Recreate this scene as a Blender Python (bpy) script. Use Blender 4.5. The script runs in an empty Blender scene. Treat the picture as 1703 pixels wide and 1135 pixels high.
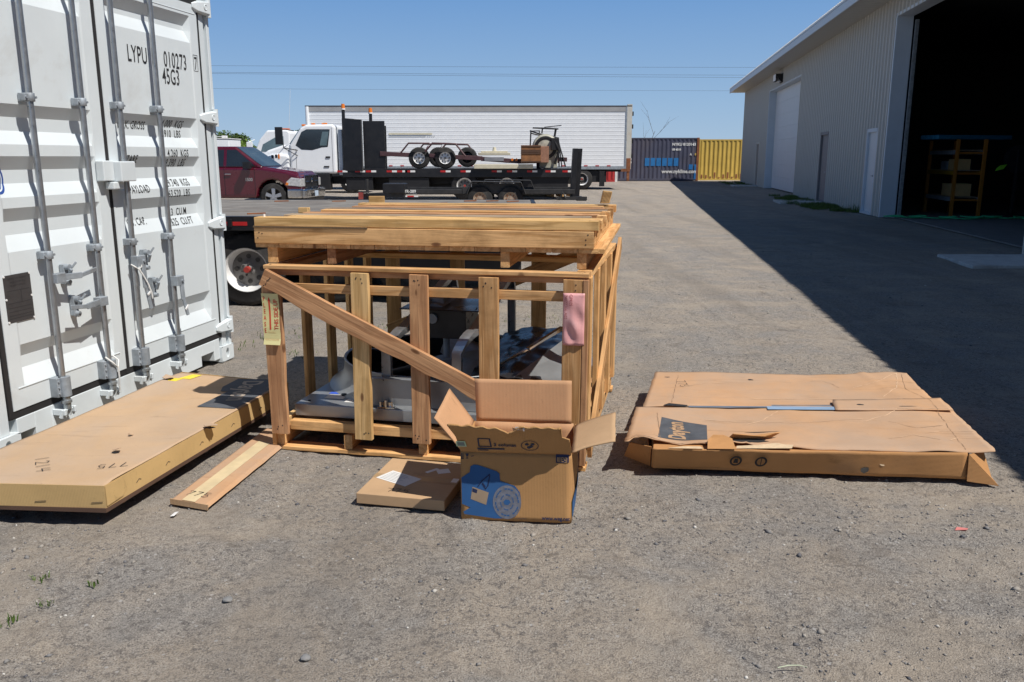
import bpy, bmesh, math, random
import numpy as np
from mathutils import Vector, Matrix, noise as mnoise
from math import sin, cos, pi, radians, atan2, sqrt

# ------------------------------------------------------------------ camera, sky, sun
S = bpy.context.scene
C = S.collection
random.seed(7)
cam_d = bpy.data.cameras.new('camera')
cam_d.sensor_width = 36.0
cam_d.lens = 36.0 * 1400 / 1703
cam_d.clip_start = 0.05
cam_d.clip_end = 5000
cam = bpy.data.objects.new('camera', cam_d)
cam.location = (0, 0, 1.55)
cam.rotation_euler = (pi / 2 - 0.215, 0, 0)
C.objects.link(cam)
S.camera = cam

SUN = Vector((0.54, -0.41, 1.0)).normalized()          # direction to the sun
elev = math.asin(SUN.z)
az = atan2(SUN.x, SUN.y)                                # from +Y, clockwise
W = bpy.data.worlds.new('World')
S.world = W
W.use_nodes = True
nt = W.node_tree
nt.nodes.clear()
sky = nt.nodes.new('ShaderNodeTexSky')
sky.sky_type = 'NISHITA'
sky.sun_disc = False
sky.sun_elevation = elev
sky.sun_rotation = az
sky.altitude = 1500
sky.air_density = 1.0
sky.dust_density = 0.0
sky.ozone_density = 2.5
bg = nt.nodes.new('ShaderNodeBackground')
bg.inputs['Strength'].default_value = 0.082
out = nt.nodes.new('ShaderNodeOutputWorld')
tcw = nt.nodes.new('ShaderNodeTexCoord')
sepw = nt.nodes.new('ShaderNodeSeparateXYZ')
nt.links.new(tcw.outputs['Generated'], sepw.inputs[0])
rw = nt.nodes.new('ShaderNodeValToRGB')                # clear early summer sky: pale haze low down, deeper blue above
for i, (pp_, cc_) in enumerate([(0.0, (0.37, 0.52, 0.71)), (0.06, (0.30, 0.47, 0.70)), (0.17, (0.165, 0.345, 0.66)), (0.35, (0.08, 0.17, 0.36)), (0.7, (0.04, 0.085, 0.19))]):
    if i > 1: rw.color_ramp.elements.new(pp_)
    rw.color_ramp.elements[i].position = pp_; rw.color_ramp.elements[i].color = (cc_[0], cc_[1], cc_[2], 1)
nt.links.new(sepw.outputs[2], rw.inputs[0])
scw = nt.nodes.new('ShaderNodeVectorMath'); scw.operation = 'SCALE'; scw.inputs['Scale'].default_value = 1 / 0.082
nt.links.new(rw.outputs[0], scw.inputs[0])
tint = nt.nodes.new('ShaderNodeMix'); tint.data_type = 'RGBA'; tint.inputs[0].default_value = 0.88
nt.links.new(sky.outputs[0], tint.inputs[6]); nt.links.new(scw.outputs[0], tint.inputs[7])
nt.links.new(tint.outputs[2], bg.inputs[0])
nt.links.new(bg.outputs[0], out.inputs[0])
sd = bpy.data.lights.new('sun', 'SUN')
sd.energy = 5.0
sd.angle = radians(0.5)
sd.color = (1.0, 0.955, 0.89)
so = bpy.data.objects.new('sun', sd)
so.rotation_euler = SUN.to_track_quat('Z', 'Y').to_euler()
so.location = (20, -20, 40)
C.objects.link(so)
S.view_settings.view_transform = 'Standard'
S.view_settings.look = 'None'
S.view_settings.exposure = 0.0
S.view_settings.gamma = 1.0

# ------------------------------------------------------------------ materials
def nodes_of(name):
    m = bpy.data.materials.new(name)
    m.use_nodes = True
    t = m.node_tree
    b = t.nodes['Principled BSDF']
    return m, t, b

def N(t, typ, **kw):
    n = t.nodes.new(typ)
    for k, v in kw.items():
        if k in n.inputs:
            n.inputs[k].default_value = v
        else:
            setattr(n, k, v)
    return n

def L(t, a, b):
    t.links.new(a, b)

def coords(t, scale=(1, 1, 1), space='Object', rnd=False):
    tc = N(t, 'ShaderNodeTexCoord')
    src = tc.outputs[space]
    if rnd:
        oi = N(t, 'ShaderNodeObjectInfo')
        mul = N(t, 'ShaderNodeVectorMath', operation='SCALE')
        cx = N(t, 'ShaderNodeCombineXYZ')
        L(t, oi.outputs['Random'], cx.inputs[0]); L(t, oi.outputs['Random'], cx.inputs[1]); L(t, oi.outputs['Random'], cx.inputs[2])
        L(t, cx.outputs[0], mul.inputs[0]); mul.inputs['Scale'].default_value = 23.0
        ad = N(t, 'ShaderNodeVectorMath', operation='ADD')
        L(t, src, ad.inputs[0]); L(t, mul.outputs[0], ad.inputs[1])
        src = ad.outputs[0]
    mp = N(t, 'ShaderNodeMapping')
    mp.inputs['Scale'].default_value = scale
    L(t, src, mp.inputs['Vector'])
    return mp.outputs[0]

def noise_n(t, vec, scale, detail=4, rough=0.55, dist=0.0):
    n = N(t, 'ShaderNodeTexNoise')
    n.inputs['Scale'].default_value = scale
    n.inputs['Detail'].default_value = detail
    n.inputs['Roughness'].default_value = rough
    n.inputs['Distortion'].default_value = dist
    L(t, vec, n.inputs['Vector'])
    return n.outputs['Fac']

def ramp(t, fac, stops):
    r = N(t, 'ShaderNodeValToRGB')
    e = r.color_ramp.elements
    while len(e) < len(stops):
        e.new(0.5)
    for i, (p, c) in enumerate(stops):
        e[i].position = p
        e[i].color = (c[0], c[1], c[2], 1) if not isinstance(c, (int, float)) else (c, c, c, 1)
    L(t, fac, r.inputs[0])
    return r.outputs[0]

def mixc(t, fac, a, b, mode='MIX'):
    m = N(t, 'ShaderNodeMix', data_type='RGBA', blend_type=mode)
    if isinstance(fac, (int, float)): m.inputs[0].default_value = fac
    else: L(t, fac, m.inputs[0])
    for i, v in ((6, a), (7, b)):
        if isinstance(v, tuple): m.inputs[i].default_value = (v[0], v[1], v[2], 1)
        else: L(t, v, m.inputs[i])
    return m.outputs[2]

def bump(t, b, h, strength=0.3, dist=0.01):
    n = N(t, 'ShaderNodeBump')
    n.inputs['Strength'].default_value = strength
    n.inputs['Distance'].default_value = dist
    L(t, h, n.inputs['Height'])
    L(t, n.outputs[0], b.inputs['Normal'])

_plain = {}
def mat(name, col, rough=0.6, metal=0.0, var=0.12, scale=6.0, dirt=None, dirt_amt=0.5, bmp=0.0, spec=0.5, coat=0.0, rnd=False):
    if name in _plain: return _plain[name]
    m, t, b = nodes_of(name)
    v = coords(t, rnd=rnd)
    f = noise_n(t, v, scale, 6, 0.6)
    lo = tuple(c * (1 - var) for c in col); hi = tuple(min(1, c * (1 + var)) for c in col)
    c = ramp(t, f, [(0.3, lo), (0.7, hi)])
    if dirt:
        f2 = noise_n(t, v, scale * 0.45, 8, 0.68, 0.3)
        k = ramp(t, f2, [(1 - dirt_amt - 0.08, 0.0), (1 - dirt_amt + 0.25, 1.0)])
        c = mixc(t, k, c, dirt)
    L(t, c, b.inputs['Base Color'])
    b.inputs['Roughness'].default_value = rough
    b.inputs['Metallic'].default_value = metal
    b.inputs['Specular IOR Level'].default_value = spec
    if coat:
        b.inputs['Coat Weight'].default_value = coat
        b.inputs['Coat Roughness'].default_value = 0.04
    r = ramp(t, f, [(0.3, max(0.02, rough - 0.08)), (0.75, min(1, rough + 0.1))])
    L(t, r, b.inputs['Roughness'])
    if bmp: bump(t, b, noise_n(t, v, scale * 8, 5), bmp, 0.004)
    _plain[name] = m
    return m

def wood(name, c1, c2, knot=(0.16, 0.07, 0.03), grey=0.0):
    m, t, b = nodes_of(name)
    v = coords(t, (1, 1, 1), rnd=True)
    mp = N(t, 'ShaderNodeMapping'); mp.inputs['Scale'].default_value = (0.9, 11, 11); L(t, v, mp.inputs[0])
    big = noise_n(t, mp.outputs[0], 1.6, 3, 0.5, 0.4)
    # ring figure
    ml = N(t, 'ShaderNodeMath', operation='MULTIPLY'); L(t, big, ml.inputs[0]); ml.inputs[1].default_value = 22.0
    sn = N(t, 'ShaderNodeMath', operation='SINE'); L(t, ml.outputs[0], sn.inputs[0])
    ab = N(t, 'ShaderNodeMath', operation='MULTIPLY_ADD'); L(t, sn.outputs[0], ab.inputs[0]); ab.inputs[1].default_value = 0.5; ab.inputs[2].default_value = 0.5
    mp2 = N(t, 'ShaderNodeMapping'); mp2.inputs['Scale'].default_value = (3, 120, 120); L(t, v, mp2.inputs[0])
    fine = noise_n(t, mp2.outputs[0], 1.5, 4, 0.6)
    fig = mixc(t, 0.45, ab.outputs[0], fine)
    c = ramp(t, fig, [(0.15, c2), (0.55, c1), (0.95, tuple(min(1, x * 1.12) for x in c1))])
    # stains / weathering blotches
    st = noise_n(t, v, 5, 5, 0.6)
    c = mixc(t, ramp(t, st, [(0.5, 0.0), (0.72, 0.55)]), c, tuple(0.55 * x for x in c2))
    oi = N(t, 'ShaderNodeObjectInfo')
    rv = ramp(t, oi.outputs['Random'], [(0.0, (0.80, 0.76, 0.74)), (0.5, (1, 1, 1)), (1.0, (1.1, 1.06, 0.98))])
    c = mixc(t, 1.0, c, rv, 'MULTIPLY')
    c = mixc(t, ramp(t, fine, [(0.30, 0.5), (0.45, 0.0)]), c, tuple(0.55 * x for x in c2))
    # knots
    mk = N(t, 'ShaderNodeMapping'); mk.inputs['Scale'].default_value = (3.2, 8.0, 1.0); L(t, v, mk.inputs[0])
    vo = N(t, 'ShaderNodeTexVoronoi'); vo.inputs['Scale'].default_value = 1.0; L(t, mk.outputs[0], vo.inputs['Vector'])
    kf = ramp(t, vo.outputs['Distance'], [(0.05, 1.0), (0.085, 0.75), (0.10, 0.15), (0.2, 0.0)])
    sel = ramp(t, vo.outputs['Color'], [(0.33, 0.0), (0.36, 1.0)])
    kk = mixc(t, 1.0, kf, sel, 'MULTIPLY')
    c = mixc(t, kk, c, knot)
    L(t, c, b.inputs['Base Color'])
    b.inputs['Roughness'].default_value = 0.8
    b.inputs['Specular IOR Level'].default_value = 0.25
    bump(t, b, fig, 0.45, 0.003)
    return m

def cardboard(name, base, dust=(0.42, 0.35, 0.28), dust_amt=0.45, flute=(1, 0, 0)):
    m, t, b = nodes_of(name)
    v = coords(t)
    f = noise_n(t, v, 3.5, 6, 0.6)
    c = ramp(t, f, [(0.3, tuple(x * 0.9 for x in base)), (0.7, tuple(min(1, x * 1.07) for x in base))])
    d = noise_n(t, v, 1.7, 8, 0.66, 0.5)
    c = mixc(t, ramp(t, d, [(1 - dust_amt - 0.1, 0.0), (1 - dust_amt + 0.18, 0.75)]), c, dust)
    sp = noise_n(t, v, 60, 3, 0.7)
    c = mixc(t, ramp(t, sp, [(0.62, 0.0), (0.78, 0.4)]), c, tuple(x * 0.5 for x in base))
    # scuffs: long streaks
    ms = N(t, 'ShaderNodeMapping'); ms.inputs['Scale'].default_value = (2.0, 14, 6); ms.inputs['Rotation'].default_value = (0, 0, 0.5); L(t, v, ms.inputs[0])
    sc = noise_n(t, ms.outputs[0], 1.0, 7, 0.7, 0.8)
    c = mixc(t, ramp(t, sc, [(0.58, 0.0), (0.72, 0.55)]), c, tuple(x * 0.55 for x in base))
    L(t, c, b.inputs['Base Color'])
    b.inputs['Roughness'].default_value = 0.88
    b.inputs['Specular IOR Level'].default_value = 0.2
    mf = N(t, 'ShaderNodeMapping'); L(t, v, mf.inputs[0])
    mf.inputs['Scale'].default_value = flute
    wv = N(t, 'ShaderNodeTexWave'); wv.wave_type = 'BANDS'; wv.bands_direction = 'DIAGONAL'
    wv.inputs['Scale'].default_value = 95; L(t, mf.outputs[0], wv.inputs['Vector'])
    h = mixc(t, 0.8, wv.outputs['Fac'], noise_n(t, v, 11, 6, 0.62))
    bump(t, b, h, 0.4, 0.004)
    return m

WOOD_A = wood('pine_fresh', (0.70, 0.425, 0.195), (0.53, 0.285, 0.11))
WOOD_B = wood('pine_reddish', (0.52, 0.29, 0.15), (0.37, 0.185, 0.09))
WOOD_C = wood('pine_yellow', (0.67, 0.44, 0.20), (0.50, 0.30, 0.115))
WOODS = [WOOD_A, WOOD_A, WOOD_C, WOOD_B]
WOOD_G = wood('wood_weathered', (0.36, 0.28, 0.2), (0.24, 0.18, 0.13))
CARD_L = cardboard('cardboard_dusty', (0.52, 0.355, 0.215), (0.45, 0.345, 0.26), 0.5)
CARD_LS = cardboard('cardboard_tan_side', (0.56, 0.38, 0.17), (0.5, 0.36, 0.2), 0.3)
CARD_R = cardboard('cardboard_orange', (0.54, 0.32, 0.175), (0.43, 0.315, 0.23), 0.55, (0, 1, 0))
CARD_RS = cardboard('cardboard_orange_side', (0.49, 0.255, 0.105), (0.40, 0.24, 0.13), 0.35, (0, 0, 1))
CARD_W = cardboard('cardboard_box_brown', (0.45, 0.25, 0.105), (0.38, 0.23, 0.12), 0.35, (1, 0, 0))
CARD_WI = cardboard('cardboard_box_inside', (0.54, 0.31, 0.17), (0.46, 0.28, 0.17), 0.3, (1, 0, 0))
CARD_S = cardboard('cardboard_plain', (0.50, 0.33, 0.19), (0.45, 0.33, 0.22), 0.3, (0, 1, 0))
WHITE_P = mat('container_white_paint', (0.68, 0.735, 0.76), 0.42, 0, 0.03, 3, (0.47, 0.46, 0.43), 0.33, 0.06)
GASKET = mat('gasket_rubber', (0.022, 0.021, 0.022), 0.7, 0, 0.2, 10)
GALV = mat('galvanised_steel', (0.42, 0.45, 0.47), 0.42, 0.75, 0.2, 14, (0.25, 0.25, 0.25), 0.4, 0.1)
GALV_R = mat('galvanised_bar', (0.40, 0.42, 0.44), 0.34, 0.8, 0.08, 30, (0.3, 0.31, 0.32), 0.3)
GALV_D = mat('galvanised_dull', (0.34, 0.38, 0.42), 0.6, 0.35, 0.2, 18, (0.2, 0.2, 0.2), 0.45, 0.15)
SHEET = mat('sheet_metal', (0.33, 0.345, 0.355), 0.38, 0.5, 0.12, 7, (0.3, 0.31, 0.32), 0.4, 0.05)
SHEET_D = mat('sheet_metal_dark', (0.035, 0.036, 0.04), 0.3, 0.4, 0.35, 5, (0.03, 0.03, 0.035), 0.5, 0.05)
BLACK = mat('black_paint', (0.012, 0.012, 0.014), 0.45, 0, 0.3, 5, (0.05, 0.045, 0.04), 0.3)
BLACK2 = mat('black_frame_steel', (0.010, 0.010, 0.012), 0.6, 0, 0.3, 5, (0.06, 0.05, 0.04), 0.3)
INK = mat('black_ink', (0.02, 0.02, 0.022), 0.8, 0, 0.3, 20)
INK_G = mat('grey_ink', (0.075, 0.082, 0.095), 0.85, 0, 0.3, 12, (0.25, 0.2, 0.16), 0.3)
INK_B = mat('blue_ink', (0.022, 0.10, 0.27), 0.8, 0, 0.12, 9)
INK_LB = mat('pale_blue_ink', (0.03, 0.035, 0.07), 0.8)
RED_I = mat('red_ink', (0.62, 0.06, 0.03), 0.8)
TYRE = mat('tyre_rubber', (0.022, 0.021, 0.021), 0.85, 0, 0.25, 10, (0.09, 0.08, 0.07), 0.4, 0.3)
RIM = mat('white_rim', (0.75, 0.75, 0.74), 0.45, 0, 0.08, 8, (0.4, 0.37, 0.33), 0.3)
RIM_D = mat('dark_hub', (0.08, 0.075, 0.07), 0.6, 0.3, 0.3, 10)
CHROME = mat('chrome', (0.58, 0.59, 0.60), 0.12, 1.0, 0.05, 5)
ALLOY = mat('alloy', (0.6, 0.6, 0.62), 0.3, 0.9, 0.05, 5)
MAROON = mat('maroon_paint', (0.085, 0.003, 0.013), 0.3, 0.0, 0.08, 3, coat=1.0)
GLASS = mat('dark_glass', (0.018, 0.024, 0.03), 0.06, 0, 0.15, 2, spec=0.9)
GLASS_L = mat('window_glass_pale', (0.10, 0.15, 0.17), 0.06, 0, 0.3, 2, spec=0.9)
WHITE_T = mat('truck_white', (0.84, 0.86, 0.88), 0.35, 0, 0.03, 3, (0.66, 0.66, 0.65), 0.2)
WHITE = mat('white_plastic', (0.78, 0.78, 0.77), 0.6, 0, 0.05, 5)
PAPER = mat('label_paper', (0.74, 0.73, 0.70), 0.8, 0, 0.05, 9)
PAPER_Y = mat('yellow_label', (0.72, 0.66, 0.32), 0.75, 0, 0.06, 9)
ORANGE = mat('orange_lens', (0.75, 0.2, 0.02), 0.35, 0, 0.1, 5)
RED_T = mat('red_reflector', (0.45, 0.02, 0.02), 0.4)
BROWN_T = mat('maroon_steel', (0.085, 0.04, 0.045), 0.55, 0.1, 0.2, 6, (0.16, 0.1, 0.07), 0.35)
CREAM = mat('cream_paint', (0.62, 0.57, 0.43), 0.6, 0, 0.1, 5)
RUST = mat('rusty_steel', (0.25, 0.09, 0.035), 0.8, 0.1, 0.35, 6, (0.35, 0.28, 0.2), 0.4)
CONC = mat('concrete', (0.50, 0.50, 0.48), 0.9, 0, 0.12, 8, (0.2, 0.19, 0.18), 0.4, 0.3)
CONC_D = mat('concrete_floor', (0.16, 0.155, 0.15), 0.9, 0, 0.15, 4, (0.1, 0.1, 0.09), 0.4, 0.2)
WALL_M = mat('ribbed_wall_beige', (0.49, 0.475, 0.44), 0.5, 0, 0.04, 1.5, (0.33, 0.31, 0.27), 0.3)
TRIM_M = mat('white_trim_metal', (0.56, 0.62, 0.68), 0.5, 0, 0.05, 2)
DOOR_W = mat('white_door_paint', (0.62, 0.64, 0.66), 0.5, 0, 0.05, 2)
DOOR_G = mat('grey_door_paint', (0.20, 0.19, 0.195), 0.6, 0, 0.06, 2)
DOOR_B = mat('beige_door_paint', (0.30, 0.26, 0.22), 0.6, 0, 0.06, 2)
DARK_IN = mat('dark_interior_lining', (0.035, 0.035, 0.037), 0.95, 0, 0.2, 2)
ORANGE_P = mat('orange_rack_paint', (0.30, 0.11, 0.008), 0.5, 0, 0.1, 5)  # orange and yellow rack paints darkened, the bay's dimness put into the colour
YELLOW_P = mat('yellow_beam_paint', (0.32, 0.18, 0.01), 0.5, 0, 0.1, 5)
BLUE_P = mat('blue_wrap', (0.015, 0.16, 0.27), 0.5, 0, 0.1, 5)
GREEN_P = mat('green_hose', (0.02, 0.4, 0.16), 0.6, 0, 0.15, 5)
LIME = mat('lime_vest', (0.35, 0.85, 0.05), 0.8, 0, 0.1, 5)
ROPE = mat('white_rope', (0.75, 0.75, 0.73), 0.9, 0, 0.1, 50, bmp=0.5)
PINK = mat('pink_pouch', (0.72, 0.36, 0.35), 0.35, 0, 0.1, 12, (0.85, 0.6, 0.58), 0.4, 0.2)
NAVY = mat('navy_container_paint', (0.060, 0.065, 0.105), 0.6, 0, 0.12, 1.2, (0.10, 0.085, 0.09), 0.45)
YELLOW_C = mat('yellow_container_paint', (0.55, 0.38, 0.08), 0.6, 0, 0.1, 1.4, (0.45, 0.24, 0.06), 0.25)
RED_C = mat('red_container_paint', (0.42, 0.03, 0.03), 0.55, 0, 0.12, 1.4)
BLUE_S = mat('blue_paint_patch', (0.015, 0.16, 0.42), 0.6, 0, 0.12, 3)
WHITE_S = mat('white_stencil', (0.72, 0.72, 0.7), 0.6)
DECK_M = mat('deck_planks_grey', (0.21, 0.195, 0.175), 0.8, 0, 0.25, 3, (0.12, 0.10, 0.085), 0.45, 0.3)

BLACK3 = mat('worn_black_steel', (0.035, 0.034, 0.034), 0.5, 0.1, 0.3, 6, (0.09, 0.075, 0.06), 0.35)
ROCKM = mat('grey_rock', (0.20, 0.20, 0.20), 0.9, 0, 0.2, 40, (0.28, 0.25, 0.22), 0.4)
def leafmat(name, a, b_):
    m, t, b = nodes_of(name)
    g = N(t, 'ShaderNodeNewGeometry')
    c = ramp(t, g.outputs['Random Per Island'], [(0.0, a), (1.0, b_)])
    L(t, c, b.inputs['Base Color']); b.inputs['Roughness'].default_value = 0.7
    b.inputs['Specular IOR Level'].default_value = 0.2
    return m
LEAF = leafmat('leaf_green', (0.035, 0.065, 0.018), (0.075, 0.12, 0.03))
LEAF2 = leafmat('leaf_yellow_green', (0.11, 0.18, 0.03), (0.17, 0.26, 0.05))
GRASSM = leafmat('grass_blade', (0.05, 0.10, 0.02), (0.14, 0.2, 0.05))
BARK = mat('bark', (0.12, 0.09, 0.07), 0.9, 0, 0.2, 6)

def stonemat():
    m, t, b = nodes_of('gravel_stone')
    g = N(t, 'ShaderNodeNewGeometry')
    c = ramp(t, g.outputs['Random Per Island'], [(0.0, (0.09, 0.09, 0.10)), (0.35, (0.19, 0.185, 0.185)), (0.7, (0.29, 0.265, 0.235)), (0.93, (0.36, 0.33, 0.29)), (1.0, (0.6, 0.58, 0.54))])
    L(t, c, b.inputs['Base Color']); b.inputs['Roughness'].default_value = 0.85
    return m
STONE = stonemat()

def groundmat():
    m, t, b = nodes_of('gravel_yard')
    v = coords(t)
    base = noise_n(t, v, 0.55, 7, 0.6, 0.4)
    med = noise_n(t, v, 2.6, 8, 0.65, 0.6)
    fine = noise_n(t, v, 38, 5, 0.75)
    vfine = noise_n(t, v, 170, 3, 0.7)
    sand = (0.46, 0.39, 0.31); dust = (0.40, 0.342, 0.278); grav = (0.325, 0.302, 0.275)
    k = mixc(t, 0.55, base, med)
    c = mixc(t, ramp(t, k, [(0.42, 0.0), (0.56, 1.0)]), grav, dust)
    # speckle of crushed stone
    c2 = mixc(t, ramp(t, fine, [(0.38, 0.9), (0.50, 0.0)]), c, (0.15, 0.135, 0.125))
    c2 = mixc(t, ramp(t, fine, [(0.58, 0.0), (0.72, 0.6)]), c2, (0.44, 0.40, 0.355))
    c2 = mixc(t, ramp(t, vfine, [(0.36, 0.85), (0.49, 0.0)]), c2, (0.12, 0.112, 0.108))
    c2 = mixc(t, ramp(t, vfine, [(0.54, 0.0), (0.68, 0.85)]), c2, (0.52, 0.49, 0.45))
    vo = N(t, 'ShaderNodeTexVoronoi'); vo.inputs['Scale'].default_value = 45; L(t, v, vo.inputs['Vector'])
    sel = ramp(t, vo.outputs['Color'], [(0.80, 0.0), (0.84, 1.0)])
    kf = ramp(t, vo.outputs['Distance'], [(0.22, 1.0), (0.34, 0.0)])
    c2 = mixc(t, mixc(t, 1.0, sel, kf, 'MULTIPLY'), c2, (0.46, 0.44, 0.42))
    # drifts of fine pale sand between the stone
    ms = N(t, 'ShaderNodeMapping'); ms.inputs['Scale'].default_value = (1.0, 1.35, 1.0); ms.inputs['Rotation'].default_value = (0, 0, 0.6); L(t, v, ms.inputs[0])
    dr = noise_n(t, ms.outputs[0], 1.15, 9, 0.6, 1.0)
    dk = ramp(t, dr, [(0.48, 0.0), (0.66, 0.62)])
    sand_c = mixc(t, ramp(t, vfine, [(0.38, 0.45), (0.5, 0.0)]), sand, (0.26, 0.22, 0.18))
    c = mixc(t, dk, c2, sand_c)
    wet = noise_n(t, v, 1.9, 8, 0.7, 1.4)
    c = mixc(t, ramp(t, wet, [(0.57, 0.0), (0.69, 0.6)]), c, (0.165, 0.137, 0.112))
    clod = noise_n(t, v, 9.0, 7, 0.72, 0.8)
    c = mixc(t, ramp(t, clod, [(0.58, 0.0), (0.68, 0.6)]), c, (0.15, 0.13, 0.11))
    c = mixc(t, ramp(t, clod, [(0.30, 0.45), (0.42, 0.0)]), c, (0.45, 0.40, 0.34))
    lane = N(t, 'ShaderNodeMapping'); lane.inputs['Scale'].default_value = (1.1, 0.10, 1.0); lane.inputs['Rotation'].default_value = (0, 0, 0.15); L(t, v, lane.inputs[0])
    ln_ = noise_n(t, lane.outputs[0], 1.0, 5, 0.6, 0.3)
    c = mixc(t, ramp(t, ln_, [(0.50, 0.0), (0.66, 0.4)]), c, (0.20, 0.178, 0.155))
    L(t, c, b.inputs['Base Color'])
    b.inputs['Roughness'].default_value = 0.95
    b.inputs['Specular IOR Level'].default_value = 0.15
    h1 = mixc(t, 0.5, fine, vfine)
    h = mixc(t, 0.3, h1, med)
    bump(t, b, h, 1.0, 0.03)
    return m
GROUND = groundmat()

# ------------------------------------------------------------------ mesh helpers
class MB:
    def __init__(s): s.v = []; s.f = []; s.m = []; s.mi = 0; s.sm = []; s.smooth = False
    def add(s, vs, fs):
        o = len(s.v); s.v += [tuple(p) for p in vs]
        for f in fs: s.f.append(tuple(i + o for i in f)); s.m.append(s.mi); s.sm.append(s.smooth)
        return s
    def box(s, c, d, R=None):
        x, y, z = d[0] / 2, d[1] / 2, d[2] / 2
        vs = [Vector((a * x, b_ * y, c_ * z)) for a in (-1, 1) for b_ in (-1, 1) for c_ in (-1, 1)]
        if R is not None: vs = [R @ p for p in vs]
        c = Vector(c)
        return s.add([p + c for p in vs], [(0, 1, 3, 2), (4, 6, 7, 5), (0, 4, 5, 1), (2, 3, 7, 6), (0, 2, 6, 4), (1, 5, 7, 3)])
    def bb(s, x0, x1, y0, y1, z0, z1): return s.box(((x0 + x1) / 2, (y0 + y1) / 2, (z0 + z1) / 2), (x1 - x0, y1 - y0, z1 - z0))
    def beam(s, a, b, w, t, up=(0, 0, 1)):
        a = Vector(a); b = Vector(b); d = (b - a); l = d.length; d.normalize()
        u = Vector(up); sd_ = d.cross(u)
        if sd_.length < 1e-4: sd_ = d.cross(Vector((1, 0, 0)))
        sd_.normalize(); u = sd_.cross(d)
        R = Matrix((d, sd_, u)).transposed()
        return s.box((a + b) / 2, (l, w, t), R)
    def hexa(s, p):  # bottom 4, top 4
        return s.add(p, [(3, 2, 1, 0), (4, 5, 6, 7), (0, 1, 5, 4), (1, 2, 6, 5), (2, 3, 7, 6), (3, 0, 4, 7)])
    def cyl(s, a, b, r0, r1=None, n=16, caps=True):
        r1 = r0 if r1 is None else r1
        a = Vector(a); b = Vector(b); d = (b - a).normalized()
        u = d.cross(Vector((0, 0, 1)))
        if u.length < 1e-3: u = d.cross(Vector((1, 0, 0)))
        u.normalize(); w = d.cross(u)
        vs = []
        for c, r in ((a, r0), (b, r1)):
            for i in range(n):
                t = 2 * pi * i / n; vs.append(c + (u * cos(t) + w * sin(t)) * r)
        sm = s.smooth; s.smooth = True
        s.add(vs, [(i, (i + 1) % n, n + (i + 1) % n, n + i) for i in range(n)])
        s.smooth = sm
        if caps: s.add(vs, [tuple(range(n))[::-1], tuple(range(n, 2 * n))])
        return s
    def tube(s, pts, r, n=8):
        pts = [Vector(p) for p in pts]; rings = []
        prev = None
        for i, p in enumerate(pts):
            d = (pts[min(i + 1, len(pts) - 1)] - pts[max(i - 1, 0)]).normalized()
            u = d.cross(Vector((0, 0, 1))) if prev is None else prev - d * prev.dot(d)
            if u.length < 1e-3: u = d.cross(Vector((1, 0, 0)))
            u.normalize(); prev = u; w = d.cross(u)
            rr = r[i] if isinstance(r, (list, tuple)) else r
            rings += [p + (u * cos(2 * pi * k / n) + w * sin(2 * pi * k / n)) * rr for k in range(n)]
        fs = []
        for i in range(len(pts) - 1):
            for k in range(n): fs.append((i * n + k, i * n + (k + 1) % n, (i + 1) * n + (k + 1) % n, (i + 1) * n + k))
        sm = s.smooth; s.smooth = True; s.add(rings, fs); s.smooth = sm
        s.add(rings, [tuple(range(n))[::-1], tuple(range(len(rings) - n, len(rings)))])
        return s
    def lathe(s, prof, o, axis, n=32, closed=False):
        o = Vector(o); d = Vector(axis).normalized(); u = d.cross(Vector((0, 0, 1)))
        if u.length < 1e-3: u = Vector((1, 0, 0))
        u.normalize(); w = d.cross(u); vs = []
        for r, h in prof:
            for k in range(n):
                t = 2 * pi * k / n; vs.append(o + d * h + (u * cos(t) + w * sin(t)) * r)
        m_ = len(prof); fs = []
        for i in range(m_ if closed else m_ - 1):
            j = (i + 1) % m_
            for k in range(n): fs.append((i * n + k, i * n + (k + 1) % n, j * n + (k + 1) % n, j * n + k))
        sm = s.smooth; s.smooth = True; s.add(vs, fs); s.smooth = sm
        return s
    def prism(s, poly, f0, f1):
        n = len(poly); vs = [f0(a, b) for a, b in poly] + [f1(a, b) for a, b in poly]
        return s.add(vs, [tuple(range(n))[::-1], tuple(range(n, 2 * n))] + [(i, (i + 1) % n, n + (i + 1) % n, n + i) for i in range(n)])
    def build(s, name, mats, parent=None, bevel=0.0, seg=1, thick=0.0, loc=None):
        me = bpy.data.meshes.new(name)
        vs = s.v
        if loc is not None:
            lv = Vector(loc); vs = [tuple(Vector(p) - lv) for p in s.v]
        me.from_pydata(vs, [], s.f)
        if not isinstance(mats, (list, tuple)): mats = [mats]
        for m in mats: me.materials.append(m)
        for p, mi, sm in zip(me.polygons, s.m, s.sm): p.material_index = mi; p.use_smooth = sm
        bm = bmesh.new(); bm.from_mesh(me)
        bmesh.ops.recalc_face_normals(bm, faces=bm.faces)
        bm.to_mesh(me); bm.free()
        o = bpy.data.objects.new(name, me); C.objects.link(o)
        if loc is not None: o.location = loc
        if parent is not None: o.parent = parent
        if thick:
            md = o.modifiers.new('thick', 'SOLIDIFY'); md.thickness = thick; md.offset = 0
        if bevel:
            md = o.modifiers.new('bevel', 'BEVEL'); md.width = bevel; md.segments = seg; md.limit_method = 'ANGLE'; md.angle_limit = radians(40)
        return o

def tag(o, label=None, cat=None, group=None, kind=None):
    if label: o['label'] = label
    if cat: o['category'] = cat
    if group: o['group'] = group
    if kind: o['kind'] = kind
    return o
def empty(name, loc, rz=0.0, label=None, cat=None, group=None):
    o = bpy.data.objects.new(name, None); o.empty_display_size = 0.1
    o.location = loc; o.rotation_euler = (0, 0, rz); C.objects.link(o)
    return tag(o, label, cat, group)

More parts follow.
